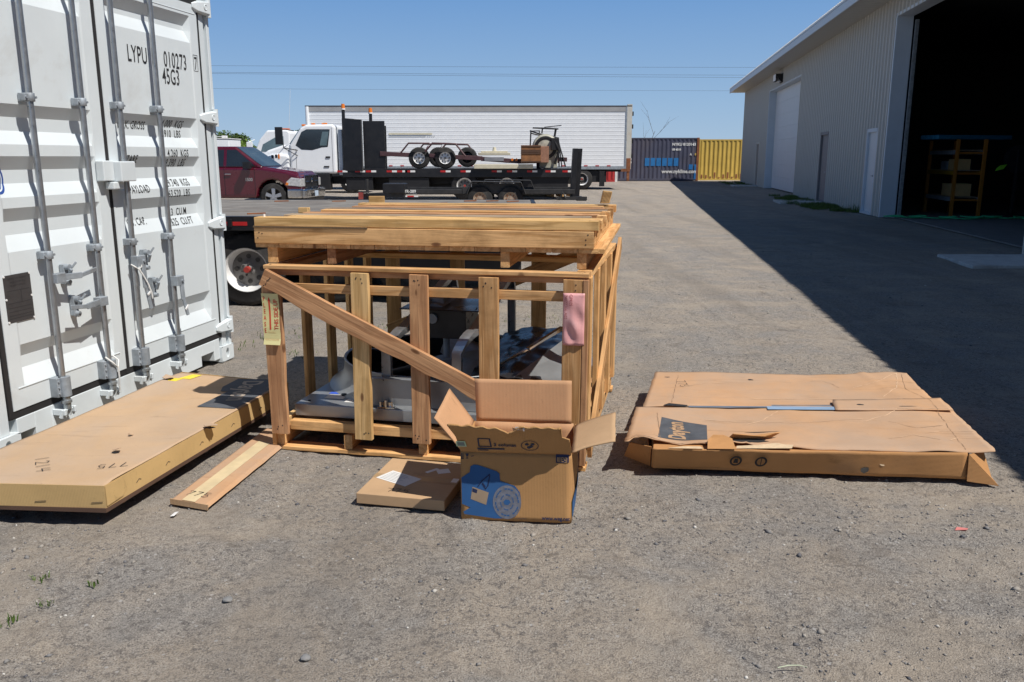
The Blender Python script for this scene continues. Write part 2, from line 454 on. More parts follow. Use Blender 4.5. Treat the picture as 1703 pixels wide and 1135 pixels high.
def text_mesh(txt, size, sx=1.0, align='LEFT', bold=0.0, shear=0.0, space=1.0):
    cu = bpy.data.curves.new('txt', 'FONT'); cu.body = txt; cu.size = size; cu.align_x = align
    cu.offset = bold; cu.shear = shear; cu.space_character = space; cu.resolution_u = 3
    o = bpy.data.objects.new('txt', cu); C.objects.link(o)
    bpy.context.view_layer.update()
    me = bpy.data.meshes.new_from_object(o.evaluated_get(bpy.context.evaluated_depsgraph_get()))
    bpy.data.objects.remove(o); bpy.data.curves.remove(cu)
    for v in me.vertices: v.co.x *= sx
    return me
def put_text(name, txt, size, origin, xd, yd, m, parent, sx=1.0, align='LEFT', bold=0.0, drape=None, cuts=None, shear=0.0, space=1.0):
    """text on a plane given by two unit directions; drape(p)->p moves points onto a folded face, cuts are planes to split at"""
    me = text_mesh(txt, size, sx, align, bold, shear, space)
    X = Vector(xd).normalized(); Y = Vector(yd).normalized(); Z = X.cross(Y); o0 = Vector(origin)
    for v in me.vertices: v.co = o0 + X * v.co.x + Y * v.co.y + Z * 0.0006
    if cuts:
        bm = bmesh.new(); bm.from_mesh(me)
        for co, no in cuts:
            bmesh.ops.bisect_plane(bm, geom=bm.verts[:] + bm.edges[:] + bm.faces[:], plane_co=co, plane_no=no)
        bm.to_mesh(me); bm.free()
    if drape:
        for v in me.vertices: v.co = drape(v.co)
    me.materials.clear(); me.materials.append(m)
    ob = bpy.data.objects.new(name, me); C.objects.link(ob); ob.parent = parent
    return ob
def flat_poly(mb, pts, o, X, Y, lift=0.0006):
    X = Vector(X).normalized(); Y = Vector(Y).normalized(); Z = X.cross(Y); o = Vector(o)
    mb.add([o + X * a + Y * b + Z * lift for a, b in pts], [tuple(range(len(pts)))])
def strokes(mb, lines, w, o, X, Y, lift=0.0007):
    for ln in lines:
        for (a, b) in zip(ln[:-1], ln[1:]):
            d = Vector((b[0] - a[0], b[1] - a[1])); l = d.length
            if l < 1e-6: continue
            d /= l; n_ = Vector((-d.y, d.x)) * w / 2; e = d * w * 0.3
            A = Vector(a) - e; B = Vector(b) + e
            flat_poly(mb, [tuple(A + n_), tuple(A - n_), tuple(B - n_), tuple(B + n_)], o, X, Y, lift)
def digits(txt, h, gap=0.35):
    G_ = {'7': [[(0, 1), (.6, 1), (.2, 0)]], '5': [[(.6, 1), (.1, 1), (.05, .55), (.45, .6), (.6, .3), (.4, 0), (0, .08)]],
          '1': [[(.2, 1), (.2, 0)]], '2': [[(0, .8), (.2, 1), (.5, .85), (.4, .5), (0, 0), (.6, 0)]], '4': [[(.1, 1), (0, .4), (.6, .45)], [(.5, 1), (.45, 0)]]}
    out_ = []; x = 0
    for ch in txt:
        for ln in G_[ch]: out_.append([((x + a + random.uniform(-.03, .03)) * h, b * h) for a, b in ln])
        x += 0.6 + gap
    return out_

def board(name, parent, a, b, w, t, nrm, m=None, warp=0.0015, nails=0, chip=0.0, seed=None):
    """a plank from a to b; w across the face, t through it along nrm"""
    rs = random.Random(seed if seed is not None else random.random())
    a = Vector(a); b = Vector(b); d = (b - a); ln = d.length; d.normalize()
    z = Vector(nrm); z = (z - d * z.dot(d)).normalized(); y = z.cross(d)
    n = max(3, int(ln / 0.12)); bm = bmesh.new()
    off = rs.uniform(0, 100)
    rings = []
    ch = 0.0022
    for i in range(n + 1):
        x = -ln / 2 + ln * i / n
        wy = mnoise.noise(Vector((x * 2.3 + off, 0, 0))) * warp; wz = mnoise.noise(Vector((0, x * 2.1 + off, 5))) * warp * 0.7
        hw = w / 2 + mnoise.noise(Vector((x * 9, off, 3))) * 0.0009; ht = t / 2
        low = hw
        if chip: low = hw - max(0, mnoise.noise(Vector((x * 12, off, 9)))) * chip
        pr = [(-low + ch, -ht), (hw - ch, -ht), (hw, -ht + ch), (hw, ht - ch), (hw - ch, ht), (-low + ch, ht), (-low, ht - ch), (-low, -ht + ch)]
        rings.append([bm.verts.new((x, py + wy, pz + wz)) for py, pz in pr])
    for i in range(n):
        for k in range(8):
            bm.faces.new((rings[i][k], rings[i][(k + 1) % 8], rings[i + 1][(k + 1) % 8], rings[i + 1][k]))
    bm.faces.new(rings[0][::-1]); bm.faces.new(rings[-1])
    bmesh.ops.recalc_face_normals(bm, faces=bm.faces)
    # nail heads at both ends
    if nails:
        for sx in (-1, 1):
            for k in range(nails):
                cx_ = sx * (ln / 2 - rs.uniform(0.018, 0.05)); cy = rs.uniform(-0.33, 0.33) * w
                r = 0.0035
                vs = [bm.verts.new((cx_ + r * cos(q * pi / 3) * 1.2, cy + r * sin(q * pi / 3), t / 2 + 0.0012)) for q in range(6)]
                f = bm.faces.new(vs); f.material_index = 1
    me = bpy.data.meshes.new(name); bm.to_mesh(me); bm.free()
    me.materials.append(m or rs.choice(WOODS)); me.materials.append(INK)
    o = bpy.data.objects.new(name, me); C.objects.link(o)
    o.matrix_local = Matrix.Translation((a + b) / 2) @ Matrix((d, y, z)).transposed().to_4x4()
    o.parent = parent
    return o

def smoothstep(x): x = np.clip(x, 0, 1); return x * x * (3 - 2 * x)
_rg = np.random.RandomState(3)
_perm = _rg.rand(256, 256)
def vnoise(x, y, f):
    x = x * f; y = y * f
    xi = np.floor(x).astype(int); yi = np.floor(y).astype(int); fx = x - xi; fy = y - yi
    fx = fx * fx * (3 - 2 * fx); fy = fy * fy * (3 - 2 * fy)
    g = lambda a, b: _perm[a % 256, b % 256]
    return (g(xi, yi) * (1 - fx) + g(xi + 1, yi) * fx) * (1 - fy) + (g(xi, yi + 1) * (1 - fx) + g(xi + 1, yi + 1) * fx) * fy - 0.5

# ------------------------------------------------------------------ ground
def ghgt(X, Y):
    d = np.sqrt(X * X + Y * Y)
    near = 1 - smoothstep((d - 9) / 14)
    h = 0.014 * vnoise(X, Y, 0.9) + 0.011 * vnoise(X + 9, Y, 2.7) + 0.009 * vnoise(X, Y + 5, 6.5) + 0.0075 * vnoise(X, Y + 3, 14.0) + 0.006 * vnoise(X, Y + 50, 29.0)
    r = vnoise(X * 0.35 + Y * 0.9, X * 0.9 - Y * 0.35, 2.2)
    h += 0.010 * np.clip(vnoise(X + 3, Y + 8, 1.3) * 4 - 0.9, 0, 1) * (vnoise(X, Y, 22) + vnoise(X, Y, 11))*2.0
    # tyre ruts with tread bars, curving across the foreground
    for (x0, y0, ang, cur, wd_) in ((2.3, 2.2, 2.45, .25, .11), (3.2, 3.0, 2.3, .18, .12), (0.9, 1.9, 2.75, -.3, .10), (-1.6, 2.2, .9, .2, .10), (1.9, 8.0, 1.55, .02, .15), (3.2, 8.0, 1.5, .02, .15)):
        dx, dy = X - x0, Y - y0; al = dx * np.cos(ang) + dy * np.sin(ang); ac = -dx * np.sin(ang) + dy * np.cos(ang) - cur * al * al
        g = np.exp(-(ac / wd_) ** 4) * np.exp(-(al / 2.6) ** 4)
        h += g * (-.005 + .0028 * np.sign(np.sin(al * 75 + np.abs(ac) * 40)) * (vnoise(X, Y, 3) > -.2)) + .006 * np.exp(-((np.abs(ac) - wd_ * 1.15) / .03) ** 2) * np.exp(-(al / 2.6) ** 4)
    h = h * near + (1 - near) * 0.03 * vnoise(X, Y, 0.25)
    return h - 0.006 - 0.012 * (1 - near)
def make_ground():
    def axis(lo, hi, near, step):
        a = [0.0]; x = 0.0
        while x < hi: x += step + max(0, x - near) * 0.035; a.append(x)
        b = [0.0]; x = 0.0
        while x < -lo: x += step + max(0, x - near) * 0.035; b.append(x)
        return np.array([-t for t in b[:0:-1]] + a)
    xs = axis(-900, 900, 4.0, 0.024)
    ys = axis(-60, 1500, 5.5, 0.024)
    ys = ys[ys > -60]
    ys = np.concatenate([[-60, -30, -15, -8, -4, -2, -1, 0, .5, 1.0], ys[ys > 1.2]])
    X, Y = np.meshgrid(xs, ys)
    Z = ghgt(X, Y)
    ny, nx = X.shape
    co = np.stack([X, Y, Z], -1).reshape(-1, 3).astype(np.float32)
    idx = np.arange(nx * ny).reshape(ny, nx)
    q = np.stack([idx[:-1, :-1], idx[:-1, 1:], idx[1:, 1:], idx[1:, :-1]], -1).reshape(-1, 4)
    me = bpy.data.meshes.new('ground')
    me.vertices.add(len(co)); me.vertices.foreach_set('co', co.ravel())
    me.loops.add(q.size); me.loops.foreach_set('vertex_index', q.ravel().astype(np.int32))
    me.polygons.add(len(q)); me.polygons.foreach_set('loop_start', np.arange(0, q.size, 4, dtype=np.int32))
    me.polygons.foreach_set('use_smooth', np.ones(len(q), dtype=bool))
    me.update(); me.validate()
    me.materials.append(GROUND)
    o = bpy.data.objects.new('ground', me); C.objects.link(o)
    tag(o, 'grey brown gravel and packed dirt yard', 'ground', kind='structure')
make_ground()

def make_stones():
    rg = np.random.RandomState(11)
    n = 70000
    # more near the camera, inside the view wedge
    Y = 1.4 + 17 * rg.rand(n) ** 1.7
    X = (rg.rand(n) * 2 - 1) * (Y * 0.68 + 0.6)
    dens = vnoise(X, Y, 0.8) + vnoise(X + 7, Y, 2.4) + 0.3 * vnoise(X, Y + 4, 7) + 0.15 * (X < -0.5)
    keep = dens > rg.rand(n) * 0.9 - 0.42
    X = X[keep]; Y = Y[keep]; n = len(X)
    r = 0.0022 + 0.0050 * rg.rand(n) ** 2.2 + 0.012 * (rg.rand(n) ** 60)
    Z = ghgt(X, Y) + r * 0.15
    oct_ = np.array([[1, 0, 0], [-.2, 1, 0], [-1, -.1, 0], [.1, -1, 0], [.15, .1, .8], [0, 0, -.6]], float)
    ang = rg.rand(n) * 6.28; ca, sa = np.cos(ang), np.sin(ang)
    P = oct_[None] * (1 + 0.5 * (rg.rand(n, 6, 3) - .5)) * r[:, None, None] * np.stack([1 + .5 * rg.rand(n), 0.8 + .3 * rg.rand(n), .6 + .5 * rg.rand(n)], -1)[:, None, :]
    Q = P.copy(); Q[..., 0] = P[..., 0] * ca[:, None] - P[..., 1] * sa[:, None]; Q[..., 1] = P[..., 0] * sa[:, None] + P[..., 1] * ca[:, None]
    Q += np.stack([X, Y, Z], -1)[:, None, :]
    F = np.array([[0, 1, 4], [1, 2, 4], [2, 3, 4], [3, 0, 4], [1, 0, 5], [2, 1, 5], [3, 2, 5], [0, 3, 5]])
    fs = (F[None] + (np.arange(n) * 6)[:, None, None]).reshape(-1, 3)
    me = bpy.data.meshes.new('gravel_stones')
    co = Q.reshape(-1, 3).astype(np.float32)
    me.vertices.add(len(co)); me.vertices.foreach_set('co', co.ravel())
    me.loops.add(fs.size); me.loops.foreach_set('vertex_index', fs.ravel().astype(np.int32))
    me.polygons.add(len(fs)); me.polygons.foreach_set('loop_start', np.arange(0, fs.size, 3, dtype=np.int32))
    me.update(); me.materials.append(STONE)
    o = bpy.data.objects.new('gravel', me); C.objects.link(o)
    tag(o, 'loose grey and tan pebbles scattered over the yard', 'gravel', kind='stuff')
make_stones()

def grass_patch(name, label, spots, hgt=0.05, n=14, seed=1, wd=0.0022):
    rs = random.Random(seed); mb = MB()
    for (x, y, r, k) in spots:
        for i in range(int(n * k)):
            a = rs.uniform(0, 6.28); q = r * sqrt(rs.random()); px, py = x + q * cos(a), y + q * sin(a)
            h = hgt * rs.uniform(.4, 1.2); la = rs.uniform(0, 6.28); le = h * rs.uniform(.2, .9)
            w = wd * rs.uniform(.7, 1.5); dx, dy = cos(la + 1.57) * w, sin(la + 1.57) * w
            tx, ty = px + cos(la) * le, py + sin(la) * le; mx, my = px + cos(la) * le * .35, py + sin(la) * le * .35
            mb.add([(px - dx, py - dy, -.006), (px + dx, py + dy, -.006), (mx + dx, my + dy, h * .6), (mx - dx, my - dy, h * .6), (tx, ty, h)], [(0, 1, 2, 3), (3, 2, 4)])
    return tag(mb.build(name, GRASSM), label, 'grass', kind='stuff')
grass_patch('grass', 'small green weeds sprouting in the gravel', [(-1.77, 2.9, .03, 1), (-1.55, 2.86, .02, .6), (-1.72, 2.6, .03, 1), (-1.66, 2.72, .03, 1), (-1.1, 2.1, .025, .8), (-2.1, 3.1, .04, 1),
    (-2.3, 6.9, .2, 3), (-2.1, 7.4, .3, 4), (-1.7, 6.6, .15, 2), (-1.3, 7.6, .3, 3), (-.8, 8, .3, 3), (.2, 8.1, .3, 3)], 0.022, 14)

# ------------------------------------------------------------------ white container (foreground left)
CA = 0.184
cont = empty('shipping_container', (-2.216, 6.502, 0), atan2(-cos(CA), -sin(CA)),
             'tall white shipping container with locked double doors at the left', 'container')
# local x: along the door end towards the camera (s), local y: outward, z up
Wd = 2.438; Hc = 2.896
PROF = [(2.60, 0), (2.515, 0), (2.45, -.042), (2.415, -.042), (2.335, -.004), (1.82, -.004), (1.755, -.042), (1.685, -.042), (1.615, -.004), (1.555, -.004), (1.485, -.042), (1.415, -.042), (1.345, -.004), (1.29, -.004),
        (1.22, -.042), (1.15, -.042), (1.065, -.004), (.575, -.004), (.505, -.042), (.44, -.042), (.355, 0), (.235, 0)]
def pdepth(z):
    for (z0, d0), (z1, d1) in zip(PROF[:-1], PROF[1:]):
        if z1 <= z <= z0: return d0 + (d1 - d0) * (z0 - z) / (z0 - z1)
    return 0.0
DY = 0.0   # door face plane
def door(x0, x1, tagl):
    # frame strip widths
    fw = 0.105
    mb = MB(); mb.smooth = False
    pr = PROF
    xi0, xi1 = x0 + fw, x1 - fw
    vs = []; fs = []
    for z, d in pr:
        e = 0.03 if d < -0.001 else 0.0
        vs += [(x0, DY, z), (xi0 - .012, DY, z), (xi0 + (-d) * .35, DY + d, z), (xi1 - (-d) * .35, DY + d, z), (xi1 + .012, DY, z), (x1, DY, z)]
    for i in range(len(pr) - 1):
        for k in range(5):
            a = i * 6 + k; fs.append((a, a + 1, a + 7, a + 6))
    mb.add(vs, fs)
    # edges of the door leaf
    for xx in (x0, x1): mb.add([(xx, DY, .235), (xx, DY, 2.6), (xx, DY - .05, 2.6), (xx, DY - .05, .235)], [(0, 1, 2, 3)])
    mb.add([(x0, DY, .235), (x1, DY, .235), (x1, DY - .05, .235), (x0, DY - .05, .235)], [(0, 1, 2, 3)])
    mb.add([(x0, DY, 2.6), (x1, DY, 2.6), (x1, DY - .05, 2.6), (x0, DY - .05, 2.6)], [(0, 1, 2, 3)])
    # weld bead lines on the upright frames
    mb.bb(x0 + .02, x1 - .02, DY, DY + .003, 2.535, 2.54); mb.bb(x0 + .05, x1 - .05, DY, DY + .004, .345, .352)
    return mb.build('door', WHITE_P, cont, 0.002)
MIDS = 1.30
dR = door(0.165, MIDS - .018, 'r'); dL = door(MIDS + .018, Wd - .165, 'l')
g = MB()
g.bb(.135, .167, -.035, -.004, .2, 2.6); g.bb(Wd - .167, Wd - .135, -.035, -.004, .2, 2.6)
g.bb(MIDS - .02, MIDS + .02, -.03, -.003, .2, 2.6)
g.bb(.135, Wd - .135, -.035, -.006, .192, .237); g.bb(.135, Wd - .135, -.035, -.006, 2.598, 2.64)
g.build('gasket', GASKET, cont)
p = MB()
# corner posts with the vertical groove the photo shows on the right post
for s0, sg in ((0, 1), (Wd, -1)):
    p = MB()
    for a, b_, y0, y1 in ((0, .035, -.10, .0), (.035, .065, -.10, -.03), (.065, .13, -.10, -.008)):
        x0, x1 = sorted((s0 + sg * a, s0 + sg * b_)); p.bb(x0, x1, y0, y1, .118, Hc - .118)
    p.build('corner_post', WHITE_P, cont, 0.004)
b = MB()
b.bb(.18, .262, -.12, -.003, .03, .19); b.bb(.262, .44, -.12, -.003, .105, .19); b.bb(.44, 2.0, -.12, -.003, .03, .19); b.bb(2.0, 2.13, -.12, -.003, .03, .19)
b.bb(2.13, 2.26, -.12, -.003, .105, .19)
b.build('door_sill', WHITE_P, cont, 0.003)
h = MB(); h.bb(.18, Wd - .18, -.12, -.004, 2.64, 2.80); h.bb(.18, Wd - .18, -.10, .04, 2.80, 2.83); h.build('door_header', WHITE_P, cont, 0.003)
for (x0, z0) in ((0, 0), (Wd - .178, 0), (0, Hc - .118), (Wd - .178, Hc - .118)):
    q = MB()
    # casting with an oval eye: frame of prisms round an elongated hole
    cx_, cz = x0 + .089, z0 + .059
    outer = [(x0, z0), (x0 + .178, z0), (x0 + .178, z0 + .118), (x0, z0 + .118)]
    n = 24; ring = []
    for i in range(n):
        t = 2 * pi * i / n; ex = cx_ + .022 * cos(t); ez = cz + .036 * sin(t) + (.0)
        ring.append((ex, ez))
    rim_o = []
    for i in range(n):
        t = 2 * pi * i / n; c_, s_ = cos(t), sin(t)
        k = min(.089 / max(abs(c_), 1e-6), .059 / max(abs(s_), 1e-6)); rim_o.append((cx_ + c_ * k, cz + s_ * k))
    vs = [(a, .012, b_) for a, b_ in ring] + [(a, .012, b_) for a, b_ in rim_o] + [(a, -.03, b_) for a, b_ in ring]
    fs = [(i, (i + 1) % n, n + (i + 1) % n, n + i) for i in range(n)] + [(i, (i + 1) % n, 2 * n + (i + 1) % n, 2 * n + i) for i in range(n)]
    q.add(vs, fs)
    q.bb(x0, x0 + .178, -.162, -.03, z0, z0 + .118)
    for (xa, xb, za, zb) in ((x0, x0 + .178, z0, z0), (x0, x0 + .178, z0 + .118, z0 + .118)):
        q.add([(xa, -.03, za), (xb, -.03, za), (xb, .012, za), (xa, .012, za)], [(0, 1, 2, 3)])
    for xa in (x0, x0 + .178): q.add([(xa, -.03, z0), (xa, .012, z0), (xa, .012, z0 + .118), (xa, -.03, z0 + .118)], [(0, 1, 2, 3)])
    q.mi = 1; q.add([(cx_ - .03, -.0295, cz - .045), (cx_ + .03, -.0295, cz - .045), (cx_ + .03, -.0295, cz + .045), (cx_ - .03, -.0295, cz + .045)], [(0, 1, 2, 3)])
    q.build('corner_casting', [WHITE_P, GASKET], cont, 0.003)
# side walls, far wall, roof, base
sw = MB()
for xs_ in (0.03, Wd - .03):
    pts = []; y = -.16; k = 0
    while y > -12.0:
        dd = (0, 0, .036, .036)[k % 4] * (1 if xs_ < 1 else -1); pts.append((xs_ + dd, y)); y -= (.072, .068, .072, .068)[k % 4]; k += 1
    for (a, c_) in zip(pts[:-1], pts[1:]): sw.add([(a[0], a[1], .15), (c_[0], c_[1], .15), (c_[0], c_[1], 2.8), (a[0], a[1], 2.8)], [(0, 1, 2, 3)])
sw.bb(.02, Wd - .02, -12.1, -12.05, .1, 2.85)
sw.build('side_wall', WHITE_P, cont)
rf = MB(); rf.bb(.02, Wd - .02, -12.1, -.1, 2.84, 2.87); rf.build('roof', WHITE_P, cont)
rl = MB()
for x0 in (0, Wd - .06): rl.bb(x0, x0 + .06, -12.0, -.162, .03, .15); rl.bb(x0, x0 + .06, -12.0, -.162, 2.8, 2.89)
rl.build('side_rail', WHITE_P, cont)
fl = MB(); fl.bb(.06, Wd - .06, -12.0, -.12, .1, .14); fl.build('floor_underside', BLACK2, cont)
# hinges
for hz in (2.60, 1.835, 1.065, .275):
    q = MB()
    q.hexa([(.04, .0, hz - .05), (.17, .0, hz - .045), (.17, .022, hz - .035), (.04, .04, hz - .042), (.04, .0, hz + .05), (.17, .0, hz + .03), (.17, .022, hz + .022), (.04, .04, hz + .042)])
    q.hexa([(.17, .0, hz - .045), (.222, .0, hz - .022), (.222, .010, hz - .018), (.17, .022, hz - .035), (.17, .0, hz + .03), (.222, .0, hz + .012), (.222, .010, hz + .008), (.17, .022, hz + .022)])
    q.cyl((.03, .018, hz - .062), (.03, .018, hz + .062), .02, n=14)
    q.lathe([(.022, 0), (.022, .004), (.014, .004), (.014, 0)], (.085, .033, hz), (0, 1, 0), 16)
    q.build('hinge', WHITE_P, cont, 0.003, 2)
# locking bars
RODS = [1.945, 1.54, 1.20, .79]
for i, rx in enumerate(RODS):
    r = MB(); r.cyl((rx, .045, .30), (rx, .045, 2.62), .0165, n=20)
    r.build('locking_bar', GALV_R, cont)
    for bz in (1.857, 1.03):
        q = MB()
        q.lathe([(.0195, -.022), (.0245, -.022), (.0245, .022), (.0195, .022)], (rx, .046, bz), (0, 0, 1), 20, True)
        q.bb(rx - .032, rx + .032, 0, .046, bz - .021, bz + .021)
        q.bb(rx + .018, rx + .048, .03, .056, bz - .018, bz + .018)
        q.cyl((rx + .038, .056, bz), (rx + .038, .062, bz), .008, n=8); q.cyl((rx - .024, .046, bz), (rx - .024, .066, bz), .007, n=8)
        q.build('bar_guide', GALV_D, cont, 0.002)
    q = MB()
    q.bb(rx - .02, rx + .052, 0.0, .05, .235, .345); q.cyl((rx, .055, .235), (rx, .055, .345), .031, n=20)
    for k in (.255, .29, .325): q.cyl((rx + .042, .05, k), (rx + .042, .056, k), .007, n=8)
    q.build('bar_housing', GALV_D, cont, 0.003)
    q = MB(); q.mi = 0
    q.cyl((rx, .055, .16), (rx, .055, .24), .021, n=16)
    q.cyl((rx, .055, .195), (rx, .055, .21), .028, n=16)
    q.mi = 1
    q.bb(rx - .045, rx + .045, -.003, .055, .128, .148)
    for dx in (-.045, -.018, .02, .045): q.cyl((rx + dx, .045, .118), (rx + dx, .062, .16), .013, .010, n=8)
    q.bb(rx - .05, rx - .032, -.003, .075, .13, .165); q.bb(rx + .032, rx + .05, -.003, .075, .13, .165)
    q.build('cam_keeper', [GALV, WHITE_P], cont, 0.003)
# handles on the left door, crossing two bars
def handle_h(rx, hz, direc, ln):
    q = MB()
    q.bb(min(rx, rx + direc * .07), max(rx, rx + direc * .07), .035, .085, hz - .028, hz + .024)
    a = (rx + direc * .06, .072, hz); b_ = (rx + direc * ln, .085, hz + .012)
    q.beam(a, ((a[0] + b_[0]) / 2, .088, hz - .005), .012, .034); q.beam(((a[0] + b_[0]) / 2, .088, hz - .005), b_, .010, .024)
    return q.build('door_handle', GALV_D, cont, 0.002)
def retainer(x, z, h=.11):
    q = MB()
    q.bb(x - .018, x + .018, 0, .03, z - h / 2, z + h / 2)
    q.cyl((x, .03, z + h * .35), (x, .055, z + h * .35), .018, n=10); q.cyl((x, .02, z - h * .4), (x, .05, z - h * .4), .02, .013, n=10)
    q.beam((x - .012, .055, z + h * .3), (x - .03, .075, z + h * .6), .008, .012); q.beam((x, .045, z - h * .1), (x + .01, .07, z + h * .28), .014, .02)
    return q.build('handle_retainer', GALV_D, cont, 0.002)
handle_h(RODS[0], .90, -1, .325); handle_h(RODS[1], .715, 1, .325)
retainer(1.80, .905); retainer(1.75, .715)
retainer(1.055, .90, .13); retainer(.99, .71, .13)
def handle_v(rx, hz, ln):
    q = MB(); q.bb(rx - .065, rx + .02, .035, .085, hz - .03, hz + .035)
    q.beam((rx - .04, .078, hz - .02), (rx - .035, .085, hz - ln * .55), .012, .04, (1, 0, 0)); q.beam((rx - .035, .085, hz - ln * .5), (rx - .045, .105, hz - ln), .012, .028, (1, 0, 0))
    q.cyl((rx - .042, .084, hz), (rx - .042, .094, hz), .010, n=10)
    return q.build('door_handle', GALV_D, cont, 0.002)
handle_v(RODS[2], .905, .31); handle_v(RODS[3], .72, .24)
# zip ties on handle ends (white) and ropes
q = MB(); q.box((RODS[2] - .04, .105, .70), (.045, .006, .012), Matrix.Rotation(.5, 3, 'Y')); q.box((RODS[3] - .04, .105, .535), (.045, .006, .012), Matrix.Rotation(.6, 3, 'Y')); q.build('cable_tie', WHITE, cont)
q = MB()
q.tube([(RODS[2] + .03, .04, .89), (RODS[2] + .012, .08, .86), (RODS[2] - .012, .085, .87), (RODS[2] - .03, .07, .93), (RODS[2] - .02, .03, .95)], .0045, 6)
q.tube([(RODS[2] + .012, .08, .86), (RODS[2] - .01, .09, .82), (RODS[2] - .04, .10, .76), (RODS[2] - .055, .11, .70), (RODS[2] - .06, .11, .66)], .005, 6)
q.build('rope', ROPE, cont); q = MB()
q.tube([(RODS[1] + .035, .05, .37), (RODS[1] + .03, .09, .34), (RODS[1] - .005, .10, .30), (RODS[1] - .03, .09, .34), (RODS[1] - .033, .05, .365)], .005, 6)
q.tube([(RODS[1] - .004, .10, .30), (RODS[1] - .008, .10, .24), (RODS[1] - .014, .09, .19), (RODS[1] - .02, .085, .15)], .006, 6)
q.build('rope', ROPE, cont)
# lock box over the door gap
q = MB(); q.bb(MIDS - .125, MIDS + .02, .0, .10, 1.405, 1.525); q.bb(MIDS + .022, MIDS + .12, .0, .055, 1.41, 1.53); q.bb(MIDS - .04, MIDS + .06, .01, .07, 1.36, 1.404); q.build('lock_box', WHITE_P, cont, 0.006, 2)
# data plate
q = MB(); q.bb(2.045, 2.235, -.003, .0015, .70, .95); q.mi = 1
for (a, c_) in ((2.05, .945), (2.23, .945), (2.05, .705), (2.23, .705), (2.05, .825), (2.23, .825)): q.cyl((a, .0, c_), (a, .005, c_), .006, n=8)
PLATE = mat('brown_data_plate', (0.085, 0.08, 0.082), 0.45, 0.4, 0.15, 20)
pl = q.build('data_plate', [PLATE, WHITE], cont)
PTX = mat('plate_text', (0.035, 0.033, 0.035), 0.6)
for k, tx in enumerate(['APPROVED FOR TRANSPORT', 'UNDER CUSTOMS SEAL', 'CSC SAFETY APPROVAL']):
    put_text('plate_text', tx, .013, (2.14, .0018, .925 - k * .018), (-1, 0, 0), (0, 0, 1), PTX, pl, .8, 'CENTER')
q = MB()
for z in (.865, .80, .775, .755, .735, .72): q.bb(2.06, 2.22, .0014, .0022, z, z + .003)
q.bb(2.12, 2.123, .0014, .0022, .80, .865)
q.build('plate_text', PTX, pl)
# stencilled writing
cuts = [((0, 0, z), (0, 0, 1)) for z, d in PROF]
def drape(p): return Vector((p.x, p.y + pdepth(p.z) + 0.0006, p.z))
def cont_txt(t, s0, z, size, sx=.62, al='LEFT', frame=False, bold=0.0, sp=1.08):
    put_text('stencil_text', t, size, (s0, .0008, z), (-1, 0, 0), (0, 0, 1), INK, cont, sx, al, bold, None if frame else drape, None if frame else cuts, 0, sp)
cont_txt('LYPU', 1.005, 2.14, .145, .60, bold=.001); cont_txt('010273', .332, 2.145, .145, .60, 'RIGHT', bold=.001); cont_txt('45G3', .436, 2.035, .145, .60, 'RIGHT', bold=.001)
cont_txt('7', .22, 2.16, .125, .6, 'CENTER', True, .001)
q = MB()
for (x0, x1, z0, z1) in ((.192, .248, 2.148, 2.151), (.192, .248, 2.257, 2.26), (.192, .195, 2.148, 2.26), (.245, .248, 2.148, 2.26)): q.bb(x0, x1, 0, .0012, z0, z1)
q.build('check_digit_box', INK, cont)
for (l, zl, r1, z1, r2, z2) in (('MAX. GROSS', 1.728, '34.000  KGS', 1.755, '74.910  LBS', 1.69), ('TARE', 1.515, '4.260  KGS', 1.56, '9.390  LBS', 1.495),
                               ('PAYLOAD', 1.325, '29.740  KGS', 1.36, '63.520  LBS', 1.288), ('CU. CAP.', 1.118, '74.3  CU.M', 1.16, '2.625  CU.FT', 1.092)):
    wl = {'MAX. GROSS': .836, 'TARE': .985, 'PAYLOAD': .89, 'CU. CAP.': .922}[l]
    cont_txt(l, wl, zl, .070, .66, 'RIGHT', bold=.0004); cont_txt(r1, .40 if 'CU.M' not in r1 else .425, z1 - .006, .070, .74, 'RIGHT', bold=.0004); cont_txt(r2, .42 if 'LBS' in r2 else .385, z2 - .006, .070, .74, 'RIGHT', bold=.0004)
# round class emblem at the left edge
q = MB()
LBL = mat('blue_line_paint', (0.02, 0.07, 0.3), 0.6)
EM = Vector((2.16, 0, 1.44))
def em(p):
    pp = Vector(p); pp.y = pdepth(pp.z) + .0012; return pp
for (ro, ri, rx_) in ((.062, .052, 1.25), (.045, .041, 1.25)):
    n = 36
    for i in range(n):
        t0, t1 = 2 * pi * i / n, 2 * pi * (i + 1) / n
        q.add([em((EM.x - cos(t) * r_, 0, EM.z + sin(t) * r_ * rx_)) for r_, t in ((ri, t0), (ro, t0), (ro, t1), (ri, t1))], [(0, 1, 2, 3)])
for ln in ([(-.03, .03), (0, .0), (.03, .03)], [(0, .0), (0, -.035)], [(-.03, -.02), (0, 0.01), (.03, -.02)], [(-.02, -.04), (.02, -.035)]):
    for a, c_ in zip(ln[:-1], ln[1:]):
        d = Vector((c_[0] - a[0], c_[1] - a[1])).normalized() * .003; nn_ = (-d.y, d.x)
        q.add([em((EM.x - u, 0, EM.z + v)) for u, v in ((a[0] + nn_[0], a[1] + nn_[1]), (a[0] - nn_[0], a[1] - nn_[1]), (c_[0] - nn_[0], c_[1] - nn_[1]), (c_[0] + nn_[0], c_[1] + nn_[1]))], [(0, 1, 2, 3)])
q.build('class_emblem', LBL, cont)


# ------------------------------------------------------------------ metal shop building
PHI = 0.1493
bld = empty('shop_building', (6.265 * cos(PHI), -6.265 * sin(PHI), 0), pi / 2 - PHI,
            'long beige ribbed metal shop building with white eave along the right side', 'building')
